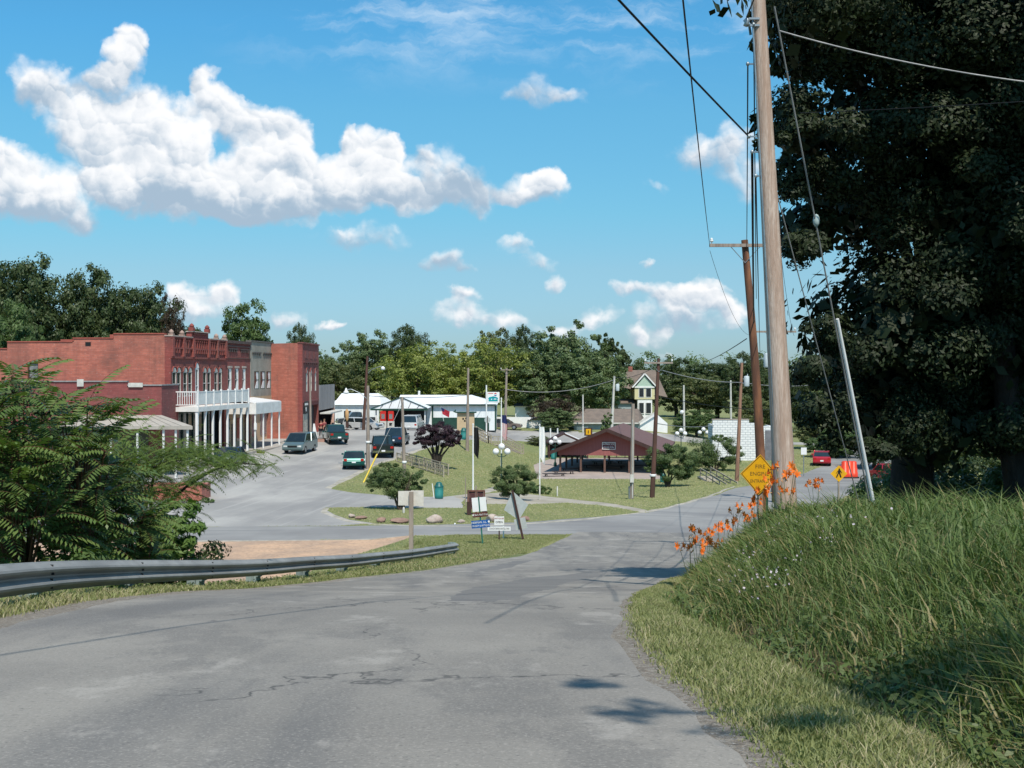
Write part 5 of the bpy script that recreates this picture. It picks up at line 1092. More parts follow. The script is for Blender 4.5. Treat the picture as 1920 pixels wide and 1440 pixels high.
# yellow pedestrian sign
d10 = 60; bw = P(1573, 930, d10); r = thing('warning_sign', 'yellow diamond pedestrian sign by the far street', 'sign', (bw.x, d10, gzf(bw.x, d10)), 0); zc = (HZ-888)/F*d10-r.location.z; s = .42
m = MB(); m.box(-.04, .04, .02, .1, -.3, zc-.1); m.build('post', WOODG, r)
m = MB(); m.prism([(0, zc-s), (s, zc), (0, zc+s), (-s, zc)], 'y', 0, .02); k = m.build('panel', YELLOW, r)
m = MB(); m.ball((0.02, -.01, zc+.22), .045, 8); m.prism([(-.06, zc+.02), (.07, zc+.02), (.09, zc+.17), (-.04, zc+.17)], 'y', -.012, -.001); m.prism([(-.06, zc+.02), (0, zc+.02), (-.1, zc-.2), (-.15, zc-.18)], 'y', -.012, -.001); m.prism([(0, zc+.02), (.07, zc+.02), (.13, zc-.18), (.07, zc-.2)], 'y', -.012, -.001)
m.bar((-.05, -.006, zc+.14), (-.14, -.006, zc+.02), .035, .012); m.bar((.08, -.006, zc+.14), (.15, -.006, zc+.04), .035, .012); m.build('walking_figure', BLACK, k)
r = thing('road_sign', 'small white rectangular sign left of the far red car', 'sign', tuple(GD(1507, 110)), 0); m = MB(); m.box(-.04, .04, 0, .05, -.2, 2.1); m.build('post', GALV, r); m = MB(); m.box(-.26, .26, -.04, -.01, 2.0, 2.65); m.build('panel', CLEANW, r)
r = thing('warning_sign', 'orange yellow diamond sign in front of the ranch house', 'sign', tuple(GD(1103, 150)), 0); m = MB(); m.box(-.05, .05, 0, .08, -.2, 1.6); m.build('post', WOODG, r)
m = MB(); m.prism([(-.5, 1.5), (.5, 1.5), (.5, 2.5), (-.5, 2.5)], 'y', -.03, 0); k = m.build('panel', BROWNT, r); m = MB(); m.box(-.3, .3, -.06, -.031, 1.65, 2.35); m.build('inner_panel', YELLOW, k); m = MB(); m.box(-.05, .05, -.08, -.061, 1.8, 2.2); m.build('mark', BLACK, k)
# filling station pole sign
b = GD(912, 148); r = thing('pole_sign', 'white pole with a square sign of red white blue ball and teal lettering', 'sign', tuple(b), 0)
zt = (HZ-722)/F*148-b.z; m = MB(); m.tube([(0, 0, -.3), (0, 0, zt)], .09, 10); m.build('post', CLEANW, r)
z0_ = (HZ-755)/F*148-b.z; z1_ = (HZ-735)/F*148-b.z; m = MB(); m.box(.09, 1.62, -.15, .05, z0_, z1_); k = m.build('panel', CLEANW, r, bevel=.02)
TEAL = M('teal_lettering', (.0, .33, .38), (.0, .26, .32), 2, .5, bump=0)
m = MB(); m.prism([(.28, z0_+.18), (1.42, z0_+.18), (1.42, z0_+.28), (1.34, z0_+.36), (1.46, z0_+.5), (1.36, z0_+.66), (1.1, z0_+.74), (.85, z0_+.80), (.6, z0_+.74), (.32, z0_+.68), (.22, z0_+.5), (.34, z0_+.36), (.26, z0_+.28)], 'y', -.17, -.151); m.build('teal_emblem', TEAL, k)
m = MB(); m.prism([(.55, z0_+.42), (.64, z0_+.34), (.75, z0_+.46), (.62, z0_+.50)], 'y', -.19, -.171); m.prism([(.9, z0_+.4), (1.25, z0_+.4), (1.22, z0_+.5), (.95, z0_+.5)], 'y', -.19, -.171); m.build('emblem_highlight', CLEANW, k)
def halfdisc(cx_, cz_, r_, a0, a1, y0, y1): return [(cx_+r_*math.cos(a0+(a1-a0)*i/10), cz_+r_*math.sin(a0+(a1-a0)*i/10)) for i in range(11)]
m = MB(); m.prism(halfdisc(1.12, z1_-.28, .17, .25, math.pi-.25, 0, 0), 'y', -.17, -.151); m.build('ball_top', REDP, k)
m = MB(); m.prism(halfdisc(1.12, z1_-.32, .17, math.pi+.25, 2*math.pi-.25, 0, 0), 'y', -.17, -.151); m.build('ball_bottom', SB['bl'], k)
m = MB(); m.box(.2, .85, -.17, -.151, z1_-.20, z1_-.14); m.build('red_line', REDP, k)
r = thing('stop_sign', 'back of a round grey sign beside the white sign pole', 'sign', tuple(GD(914, 142)), 0); m = MB(); m.box(-.04, .04, -.08, -.021, -.2, 2.9); m.build('post', BROWNT, r)
m = MB(); m.prism([(.38*math.cos(math.pi/8+i*math.pi/4), 2.4+.38*math.sin(math.pi/8+i*math.pi/4)) for i in range(8)], 'y', -.02, 0); m.build('panel', ALU, r)
# brown display case
b = GD(892, 67.5); r = thing('display_case', 'rusty brown display case with two dark panels on the lawn edge behind the guide signs', 'display case', tuple(b), 0)
RUS = M('rusty_brown', (.20, .085, .06), (.11, .05, .04), 3, .85); z1_ = (HZ-921)/F*67.5-b.z; z0_ = z1_-1.0
m = MB()
for a in (-.48, -.02, .44): m.box(a, a+.09, -.02, .12, -.2, z1_)
m.box(-.48, .53, -.025, .1, z1_-.02, z1_+.06); m.box(-.48, .53, -.025, .1, z0_-.02, z0_+.06); m.build('frame', RUS, r)
m = MB(); m.box(-.38, -.03, .03, .08, z0_+.07, z1_-.03); m.box(.08, .43, .03, .08, z0_+.07, z1_-.03); m.build('panel', M('dark_panel', (.055, .02, .025), (.12, .05, .045), 6, .6), r)
m = MB(); m.box(-.5, -.25, -.05, .1, .02, .75); m.box(.35, .62, -.05, .1, .05, .85); m.build('lower_box', BROWNT, r)
m = MB(); m.tube([(-.02, .05, z1_), (.02, .05, z1_+.3)], .05, 6); m.build('finial', WOODG, r)
one((lambda m: m.tube([GD(873, 72)-V(0, 0, .2), GD(873, 72)+V(0, 0, 1.7)], .03, 6))(MB()), 'thin_post', WOODG, 'thin brown rod standing left of the rusty display case', 'post')
# ---------------------------------------------------------------- flags and lamps
def flag(name, label, px, d, pytop, pts, mats, stripes=False, drop=0.0):
    b = GD(px, d); h = (HZ-pytop)/F*d-b.z; r = thing(name, label, 'flag pole', tuple(b), 0, 'flag poles in the park')
    m = MB(); m.tube([(0, 0, -.2), (0, 0, h)], [.06, .04], 10); m.build('pole', CLEANW, r); m = MB(); m.ball((0, 0, h+.04), .06, 8); m.build('ball', CLEANW, r)
    w, hh = pts; nx, nz = 10, 14
    def col(i0, i1, nm, mat, k0=0, k1=nz):
        vs = []; fs = []
        for i in range(i0, i1+1):
            for j in range(k0, k1+1):
                u = i/nx; v_ = j/nz; vs.append((.05+u*w*(.75+.25*math.sin(v_*3)), .10*math.sin(u*9+v_*2)*(.3+u), h-.15-drop-v_*hh-u*hh*.25*v_))
        n = k1-k0+1
        for i in range(i1-i0):
            for j in range(n-1): fs.append((i*n+j, i*n+j+1, (i+1)*n+j+1, (i+1)*n+j))
        mm = MB(); mm.add(vs, fs, True); return mm.build(nm, mat, r)
    if stripes:
        for i in range(nx): col(i, i+1, 'stripe', REDF if i % 2 else CLEANW, 5, nz) if i % 1 == 0 else 0
        col(0, nx, 'canton', BLUF, 0, 5)
    else: col(0, nx, 'cloth', mats)
    return r
REDF = M('red_cloth', (.45, .03, .05), None, 2, .8); BLUF = M('navy_cloth', (.02, .03, .12), None, 2, .8)
flag('flag_pole', 'white flag pole with a dark limp flag left in the park', 887, 75, 797, (.34, 1.6), BLACK)
flag('flag_pole', 'flag pole with a limp striped national flag above the globe lamp', 940, 92, 748, (.42, 1.6), None, True, 1.1)
flag('flag_pole', 'white flag pole with a white limp flag left of the pavilion', 1012, 94, 797, (.40, 2.4), CLEANW)
r = thing('wall_flag', 'striped flag on a slanted staff in front of the garage wall', 'flag', tuple(P(832, 785, 150)), 0); m = MB(); m.tube([(0, 0, -.3), (-.35, 0, 1.5)], .03, 6); m.build('staff', WHITE, r)
m = MB(); m.quad((-.33, -.02, 1.4), (.75, -.02, .9), (.65, .1, .15), (-.15, -.02, .55)); m.build('cloth', REDF, r); m = MB(); m.quad((-.34, -.05, 1.42), (.1, -.05, 1.22), (.05, -.05, .9), (-.26, -.05, 1.05)); m.build('canton', BLUF, r)
def lampost(px, py, d, label, proto=None):
    """py = row of the globes"""
    b = GD(px, d); h = (HZ-py)/F*d-b.z
    r = thing('globe_lamp', label, 'lamp', tuple(b), 0, 'three globe park lamps'); m = MB(); m.lathe((0, 0, -.2), [(.16, 0), (.16, .5), (.07, .7), (.05, 1.2), (.045, h-.1), (.06, h+.12)], 10)
    m.tube([(-.42, 0, h-.1), (-.2, 0, h-.32), (.2, 0, h-.32), (.42, 0, h-.1)], .03, 6); m.build('post', GREENT, r)
    for x, z in ((-.42, h+.05), (.42, h+.05), (0, h+.42)): m = MB(); m.ball((x, 0, z), .24, 14); m.build('globe', CLEANW, r)
    return r
lampost(940.5, 848, 88, 'three globe lamp in front of the wooden stairs, left of the park'); lampost(1041, 830, 122, 'three globe lamp at the left corner of the pavilion')
lampost(1277, 814, 128, 'three globe lamp seen above the pavilion roof end'); lampost(1319, 812, 135, 'three globe lamp partly hidden in the park tree by the white block building')
for px_, lb in ((1032, 'left of two white posts behind the small shelter'), (1045.5, 'right of two white posts behind the small shelter')):
    m = MB(); b = P(px_, 818, 140); m.tube([(b.x, 140, -8.9), (b.x, 140, (HZ-803)/F*140)], .085, 8); one(m, 'white_post', CLEANW, lb, 'post', 'two white posts')
# ---------------------------------------------------------------- bins, tables, rails, rocks
BINM = M('teal_plastic', (.03, .21, .19), (.02, .16, .15), 2, .5)
def bin_(px, d, label, p0=None, s=1.0):
    b = GD(px, d)
    if p0: return dup(p0, tuple(b), 0, (s, s, s), label)
    r = thing('litter_bin', label, 'bin', tuple(b), 0, 'teal litter bins'); m = MB(); m.lathe((0, 0, 0), [(.24, 0), (.27, .04), (.285, .25), (.27, .27), (.29, .5), (.275, .52), (.29, .72), (.30, .78)], 16); m.build('barrel', BINM, r)
    m = MB(); m.lathe((0, 0, .76), [(.31, 0), (.31, .05), (.22, .10), (.21, .2), (.14, .28), (.02, .31)], 16); m.build('domed_lid', M('dark_teal_plastic', (.02, .13, .12), None, 2, .4), r)
    return r
bp = bin_(823, 76, 'teal litter bin with domed lid at the end of the drive'); bin_(869.5, 134, 'dark teal litter bin at the top of the mound by the tan kiosk', bp, 1.25)
bin_(1038, 132, 'teal litter bin beside the left pavilion corner', bp, 1.1)
r = bin_(1243, 104, 'teal bin half hidden at the right edge of the pavilion', bp, .9)
m = MB(); b = GD(814, 76); m.bar(b, b+V(-.12, 0, .95), .07, .05); one(m, 'white_stake', CLEANW, 'white leaning stake beside the teal bin on the drive', 'post')
m = MB(); b = GD(757, 68.5); m.lathe(b, [(.07, 0), (.07, .2), (.05, .3), (.02, .34)], 8); one(m, 'valve_cap', OFFWHITE, 'small white pipe cap behind the wide blank sign', 'pipe')
TB = M('table_boards', (.075, .06, .058), (.05, .04, .04), 3, .7)
def table(x, y, rz, label, p0=None, z=-9.98):
    if p0: return dup(p0, (x, y, z), rz, label=label)
    r = thing('picnic_table', label, 'table', (x, y, z), rz, 'picnic tables by the pavilion'); m = MB()
    for k in range(5): m.box(-1.1, 1.1, -.36+k*.15, -.23+k*.15, .72, .76)
    m.build('table_top', TB, r)
    for s in (-1, 1):
        m = MB(); m.box(-1.1, 1.1, s*.68-.13, s*.68+.13, .42, .46); m.build('bench', TB, r)
    for x_ in (-.8, .8):
        m = MB(); m.bar((x_, -.62, 0), (x_, -.2, .72), .09, .05); m.bar((x_, .62, 0), (x_, .2, .72), .09, .05); m.bar((x_, -.78, .39), (x_, .78, .39), .09, .05); m.build('leg', TB, r)
    return r
tb = table(X(1040, 110), 110.2, .25, 'front picnic table on the left end of the paved terrace'); table(X(1058, 112), 112.6, .35, 'second picnic table on the terrace, behind the front one', tb); table(X(1074, 115), 116, .3, 'third picnic table, at the left pavilion corner', tb)
for i, (px_, d, lb) in enumerate(((1115, 120, 'picnic table inside the pavilion, behind the second post'), (1150, 119, 'picnic table inside the pavilion, in the middle'), (1200, 120, 'picnic table inside the pavilion, far right'), (1130, 125, 'picnic table deep inside the pavilion on the left'), (1175, 126, 'picnic table deep inside the pavilion on the right'))): table(X(px_, d), d, .1*i, lb, tb)
def stairs(name, label, a, b, n, wide, mat=DECKW, hr=1.0, landing=None):
    """wooden stair with rails from a (top) to b (bottom); wide = vector across"""
    a, b = Vector(a), Vector(b); w = Vector(wide); r = thing(name, label, 'stairs', tuple(b), 0); b0 = b
    m = MB()
    for i in range(n):
        p = a.lerp(b, (i+.5)/n)-b0; m.bar(p, p+w, .30, .06)
    m.build('treads', mat, r)
    for j, o in enumerate((V(0, 0, 0), w)):
        m = MB(); m.bar(a-b0+o+V(0, 0, -.1), b-b0+o+V(0, 0, -.1), .06, .28); m.build('stringer', mat, r)
        k = max(2, int((a-b).length/1.6)); m = MB()
        for i in range(k+1):
            p = a.lerp(b, i/k)-b0+o; m.bar(p+V(0, 0, -.5), p+V(0, 0, hr+.05), .10)
        for q in (hr, hr*.62, .28): m.bar(a-b0+o+V(0, 0, q), b-b0+o+V(0, 0, q), .05, .08)
        nn = int((a-b).length/.32)
        for i in range(nn):
            p = a.lerp(b, (i+.5)/nn)-b0+o; m.bar(p+V(0, 0, .28), p+V(0, 0, hr), .035)
        m.build('railing', mat, r)
    return r
t = at(744, 871, 103); md = at(797, 884, 98); bt_ = at(832, 897, 94.5)
stairs('wooden_stairs', 'wooden stairs with railings down the mound behind the bushy tree', t, bt_, 16, (.3, 1.3, 0))
t = at(887, 817, 138); l0 = at(916, 834, 136.5); l1_ = at(940, 835, 136); bt_ = at(977, 853, 134)
stairs('wooden_stairs', 'upper flight of the long wooden stairs below the tan kiosk', t, l0, 12, (.3, 1.5, 0)); 
stairs('wooden_stairs', 'lower flight of the long wooden stairs ending on the park lawn', l1_, bt_, 14, (.3, 1.5, 0))
r = thing('stair_landing', 'level wooden landing between the two long stair flights', 'landing', tuple(l0), 0); q = l1_-l0; m = MB(); m.box(0, q.x, 0, 1.5, -.1, 0); m.build('deck', DECKW, r)
m = MB()
for i in range(5): m.bar(q*(i/4)+V(0, 0, -1.2), q*(i/4)+V(0, 0, 1.05), .1)
m.bar(V(0, 0, 1.0), q+V(0, 0, 1.0), .05, .08); m.bar(V(0, 0, .3), q+V(0, 0, .3), .05, .08)
for i in range(9): m.bar(q*((i+.5)/9)+V(0, 0, .3), q*((i+.5)/9)+V(0, 0, 1.0), .035)
m.build('railing', DECKW, r)
# foot bridge rail right of the park tree
a = GD(1322, 108); b = GD(1372, 98); a.z += .1; b.z = a.z-.5; r = thing('footbridge', 'short wooden footbridge with rails beside the street and park trees', 'bridge', tuple(a), 0)
q = b-a; m = MB(); m.bar(V(0, 0, .05), q+V(0, 0, .05), 1.4, .12); m.build('deck', DECKW, r)
for o in (V(-.5, -.5, 0), V(.6, .6, 0)):
    m = MB()
    for i in range(5): m.bar(q*(i/4)+o+V(0, 0, -.3), q*(i/4)+o+V(0, 0, .85), .1)
    m.bar(o+V(0, 0, .85), q+o+V(0, 0, .85), .07, .1); m.bar(o+V(0, 0, .45), q+o+V(0, 0, .45), .05, .08); m.build('railing', DECKW, r)
# rail behind the pavilion
m = MB(); y_ = 133.5
for i in range(9): x = X(1140, y_)+i*.95; m.box(x-.05, x+.05, y_-.05, y_+.05, -10.3, -8.95)
m.box(X(1140, y_), X(1140, y_)+8, y_-.04, y_+.04, -9.05, -8.9); m.box(X(1140, y_), X(1140, y_)+8, y_-.03, y_+.03, -9.5, -9.38); one(m, 'wooden_fence', TB, 'dark wooden rail along the back edge of the pavilion floor', 'fence')
ROCK = M('pink_rock', (.34, .22, .17), (.22, .14, .11), 2.5, .9, bump=.8, dist=.05); ROCKP = M('pale_rock', (.52, .44, .38), (.36, .28, .24), 2.5, .9, bump=.8, dist=.05)
def rock(px, py, w, h, label, mat, seed, flat=False):
    b = G(px, py); rg = np.random.default_rng(seed); bm = bmesh.new(); bmesh.ops.create_icosphere(bm, subdivisions=3, radius=1)
    dr = rg.normal(size=(7, 3)); dr /= np.linalg.norm(dr, axis=1, keepdims=True); cut = .55+.35*rg.random(7)
    for v in bm.verts:
        c = np.array(v.co)
        for dd_, k in zip(dr, cut):
            t_ = c@dd_
            if t_ > k: c = c-dd_*(t_-k)*.9
        c = c*np.array([w/2, w*.35, h/2]); c[2] += h*.35; v.co = Vector(c.tolist())
    me = bpy.data.meshes.new('boulder'); bm.to_mesh(me); bm.free(); me.materials.append(mat)
    o = bpy.data.objects.new('boulder', me); C.objects.link(o); o.location = b; return _tag(o, label, 'rock', 'rocks along the grass island')
for i, (px_, py_, w, h, lb, mt) in enumerate(((659, 972, .42, .3, 'small grey rock at the left tip of the grass island', ROCKP), (677, 974, .75, .22, 'low flat brown rock beside the small grey one', ROCK), (716, 980, .6, .34, 'rounded pink rock left of the long slab', ROCK),
    (749, 981, 1.05, .34, 'long reddish slab left of the sign post', ROCK), (815, 981, .98, .55, 'largest tan boulder in the middle of the island', ROCKP), (864, 981, .5, .22, 'small pale rock right of the largest boulder', ROCKP),
    (853, 984, .1, .1, 'tiny white stone at the island kerb', CLEANW), (922, 978, .7, .5, 'pinkish boulder behind the brown arrow sign', ROCKP), (985, 976, .6, .28, 'low red rock behind the leaning diamond sign', ROCK))): rock(px_, py_, w, h, lb, mt, 40+i)
# orange red traffic drums and more
def drum(px, d, label, p0=None):
    b = GD(px, d)
    if p0: return dup(p0, tuple(b), 0, label=label)
    r = thing('traffic_drum', label, 'barrel', tuple(b), 0, 'row of red drums'); m = MB(); m.lathe((0, 0, .08), [(.27, 0), (.27, .3), (.24, .32), (.24, .6), (.21, .62), (.20, 1.0), (.12, 1.06)], 14); m.build('barrel', M('red_orange_plastic', (.75, .06, .02), (.65, .05, .02), 2, .4, bump=0), r)
    m = MB(); m.lathe((0, 0, 0), [(.36, 0), (.36, .08), (.28, .1)], 12); m.build('base', RUBBER, r); return r
dr0 = drum(1578, 110, 'shortest leftmost red drum under the yellow pedestrian sign'); dr0.scale = (1.4, 1.4, .85)
for i, (px_, lb) in enumerate(((1584, 'second red drum from the left behind the pedestrian sign'), (1592, 'third red drum from the left behind the pedestrian sign'), (1600, 'rightmost red drum behind the pedestrian sign'))):
    o = drum(px_, 108, lb, dr0); o.scale = (1.5, 1.5, 1.35)
# ---------------------------------------------------------------- vehicles
def carpaint(name, c): 
    m, nt, p, o = newmat(name); p.inputs['Base Color'].default_value = c4(c); p.inputs['Roughness'].default_value = .32; p.inputs['Metallic'].default_value = .35
    p.inputs['Coat Weight'].default_value = .7; p.inputs['Coat Roughness'].default_value = .08; b = NB(nt)
    f = b.ramp(b.noise(b.obj(), 1.1, 5, .6), .45, .7); nt.links.new(b.mix(b.math('MULTIPLY', f, .35), c, tuple(x*.7+.04 for x in c)), p.inputs['Base Color']); return m
CG = M('car_glass', (.012, .018, .02), (.02, .028, .03), 1, .05, spec=.9, bump=0); TAILR = M('tail_lamp_red', (.45, .02, .015), None, 2, .25, bump=0); HEADL = M('headlamp_clear', (.75, .76, .74), None, 2, .1, bump=0)
def arch_poly(L, zt_pts, wb, zb, r=.36):
    """closed side outline: bottom with two wheel arches, then the top points from front to rear"""
    xf, xr_ = L/2, -L/2; out = [(xr_, zb)]
    for cx_ in (-wb/2, wb/2):
        out += [(cx_-r, zb)]+[(cx_-r*math.cos(a), zb-.02+r*math.sin(a)*1.0) for a in [math.pi*i/8 for i in range(1, 8)]]+[(cx_+r, zb)]
    out += [(xf, zb)]+zt_pts; return out
def shell(m, prof, w, tuck=.0): m.prism([(p[0], p[1]) for p in prof], 'y', -w/2, w/2)
def car(kind, label, loc, h, paint, group=None, L=4.5, w=1.75, H=1.45, name='parked_car', plate=True):
    r = thing(name, label, {'pickup': 'pickup truck', 'van': 'minivan'}.get(kind, 'car'), tuple(loc), h, group or 'parked vehicles'); wb = L*.6; zb = .28; body = MB(); gl = MB(); tops = MB()
    xf, xr_ = L/2, -L/2
    def cabin(x0, x1, x2, x3, z0, z1, ti=.16):
        """x0 rear base, x1 rear top, x2 front top, x3 front base"""
        a, b = w/2-.05, w/2-ti
        vs = [(x0, -a, z0), (x3, -a, z0), (x3, a, z0), (x0, a, z0), (x1, -b, z1), (x2, -b, z1), (x2, b, z1), (x1, b, z1)]
        gl.add(vs, [(0, 3, 2, 1), (4, 5, 6, 7), (0, 1, 5, 4), (1, 2, 6, 5), (2, 3, 7, 6), (3, 0, 4, 7)])
        tops.add([(x1-.04, -b-.02, z1-.05), (x2+.05, -b-.02, z1-.05), (x2+.05, b+.02, z1-.05), (x1-.04, b+.02, z1-.05), (x1+.1, -b+.08, z1+.03), (x2-.1, -b+.08, z1+.03), (x2-.1, b-.08, z1+.03), (x1+.1, b-.08, z1+.03)],
                 [(0, 3, 2, 1), (4, 5, 6, 7), (0, 1, 5, 4), (1, 2, 6, 5), (2, 3, 7, 6), (3, 0, 4, 7)])
        for s in (-1, 1):
            for (p, q) in (((x0, s*(a+.005), z0), (x1, s*(b+.01), z1)), ((x3, s*(a+.005), z0), (x2, s*(b+.01), z1)), (((x0+x3)/2-.05, s*(a+.005), z0), ((x1+x2)/2-.05, s*(b+.01), z1))): tops.bar(p, q, .07, .05)
    if kind == 'sedan':
        prof = arch_poly(L, [(xf, .62), (xf-.12, .74), (xf-1.25, .88), (xr_+.95, .92), (xr_+.10, .86), (xr_, .70)], wb, zb); cabin(xr_+.55, xr_+1.15, xf-2.0, xf-1.2, .88, H)
    elif kind == 'wagon':
        prof = arch_poly(L, [(xf, .68), (xf-.1, .84), (xf-1.25, .95), (xr_+.05, .98), (xr_, .80)], wb, zb); cabin(xr_+.08, xr_+.35, xf-2.0, xf-1.3, .95, H)
    elif kind == 'van':
        prof = arch_poly(L, [(xf, .55), (xf-.06, .80), (xf-.85, 1.02), (xr_+.02, 1.08), (xr_, .8)], wb, zb); cabin(xr_+.04, xr_+.25, xf-1.75, xf-.80, 1.02, H, .2)
    else:
        prof = arch_poly(L, [(xf, .70), (xf-.08, .98), (xf-1.35, 1.08), (xf-1.4, 1.10), (xr_+L*.38, 1.10), (xr_+L*.38, .70), (xr_+L*.38, .70)], wb, .38, .40)
        prof = arch_poly(L, [(xf, .70), (xf-.08, .98), (xf-1.35, 1.08), (xr_+.0, 1.08), (xr_, .7)], wb, .38, .40); cabin(xr_+L*.38, xr_+L*.40, xf-1.95, xf-1.35, 1.06, H, .16)
    shell(body, prof, w)
    body.build('body', paint, r, bevel=.055); tops.build('roof', paint, r); gl.build('windows', CG, r, bevel=.03)
    if kind == 'pickup':
        m = MB(); m.box(xr_+.08, xr_+L*.37, -w/2+.09, w/2-.09, 1.0, 1.10); m.build('load_bed', BLACK, r)
    for sx_ in (-1, 1):
        for sy_ in (-1, 1):
            x, y, R_ = sx_*wb/2, sy_*(w/2-.11), .32 if kind != 'pickup' else .37
            m = MB(); m.tube([(x, y-.11, R_), (x, y+.11, R_)], R_, 18); ty = m.build('tyre', RUBBER, r)
            m = MB(); m.tube([(x, y+sy_*.10, R_), (x, y+sy_*.125, R_)], R_*.62, 14); m.build('rim', GALV, ty)
    zh = .68 if kind != 'pickup' else .85
    for s in (-1, 1):
        m = MB(); m.box(xf-.10, xf+.012, s*(w/2-.30)-.17, s*(w/2-.30)+.17, zh-.09, zh+.05); m.build('headlight', HEADL, r)
        m = MB(); m.box(xr_-.012, xr_+.10, s*(w/2-.20)-.13, s*(w/2-.20)+.13, zh-.02, zh+.17); m.build('taillight', TAILR, r)
        m = MB(); m.box(xf-1.55 if kind != 'van' else xf-1.15, xf-1.40 if kind != 'van' else xf-1.0, s*(w/2+.08)-.09, s*(w/2+.08)+.09, .98, 1.12); m.build('mirror', paint, r)
    m = MB(); bz = .50 if kind != 'pickup' else .58; m.box(xf-.05, xf+.07, -w/2+.04, w/2-.04, bz-.1, bz+.05); m.box(xr_-.08, xr_+.05, -w/2+.04, w/2-.04, bz-.1, bz+.06); m.build('bumper', CHROME if kind == 'pickup' else paint, r)
    m = MB(); m.box(xf+.0, xf+.02, -.42, .42, zh-.12, zh+.04); m.build('grille', BLACK, r)
    m = MB(); m.box(xr_-.10, xr_-.081, -.16, .16, bz-.02 if kind != 'sedan' else bz+.02, bz+.12); m.build('licence_plate', CLEANW, r)
    return r
def hd(x, y): return math.atan2(y, x)
PT = {'teal': carpaint('teal_grey_paint', (.13, .19, .19)), 'dgreen': carpaint('dark_green_paint', (.012, .085, .075)), 'emer': carpaint('emerald_paint', (.0, .085, .075)), 'black': carpaint('black_green_paint', (.012, .022, .024)),
      'white': carpaint('white_car_paint', (.75, .75, .74)), 'grey': carpaint('dark_grey_paint', (.05, .055, .06)), 'brown': carpaint('taupe_paint', (.20, .15, .13)), 'red': carpaint('red_car_paint', (.55, .015, .03)), 'blue': carpaint('dark_blue_paint', (.015, .04, .075))}
car('van', 'teal grey minivan facing the camera at the storefront kerb', GD(563, 109)+V(0, 0, .02), hd(-.13, -.99), PT['teal'], L=4.7, w=1.9, H=1.75)
car('pickup', 'dark green pickup with chrome bumper parked nose in at the far brick building', GD(628, 118.5)+V(0, 0, .02), hd(-.10, .99)+.22, PT['dgreen'], L=5.0, w=1.85, H=1.75)
car('sedan', 'emerald green coupe seen from behind at the right kerb', GD(664, 98)+V(0, 0, .02), hd(-.02, 1)+.10, PT['emer'], L=4.4, w=1.75, H=1.32)
car('pickup', 'black pickup with red tail lamps parked beyond the emerald coupe', GD(717, 108)+V(0, 0, .02), hd(-.02, 1)+.12, PT['black'], L=5.2, w=1.9, H=1.80)
car('wagon', 'dark blue off-roader in front of the black pickup, half behind the slim pole', GD(745, 118)+V(0, 0, .02), hd(.1, 1), PT['blue'], L=4.3, w=1.75, H=1.7)
car('sedan', 'dark blue car almost hidden behind the leaves in front of the balcony', GD(430, 97)+V(0, 0, .02), hd(-.05, -1), PT['blue'], L=4.5, w=1.75, H=1.38)
car('wagon', 'white station wagon turned sideways beside the wooden lamp pole', GD(681, 146)+V(0, 0, .02), hd(.93, -.45), PT['white'], L=4.9, w=1.8, H=1.5)
car('pickup', 'dark pickup parked behind the white station wagon', GD(668, 158)+V(0, 0, .02), hd(-.9, -.3), PT['grey'], L=5.2, w=1.9, H=1.8)
r = car('van', 'white delivery van seen from behind beside the purple tree', GD(774, 146)+V(0, 0, .02), hd(.1, 1), PT['white'], L=4.9, w=1.95, H=1.85)
car('sedan', 'taupe old sedan seen from the side on the upper lawn road', GD(945, 165)+V(0, 0, .02), hd(.99, -.1), PT['brown'], L=4.9, w=1.8, H=1.4)
car('wagon', 'red hatchback driving away on the far street', GD(1541, 124)+V(0, 0, .02), hd(.25, .97), PT['red'], L=4.1, w=1.8, H=1.45)
car('sedan', 'red car half hidden in shade behind the tree trunk', GD(1676, 96)+V(0, 0, .15), hd(.3, -.95), PT['red'], L=4.4, w=1.75, H=1.45)
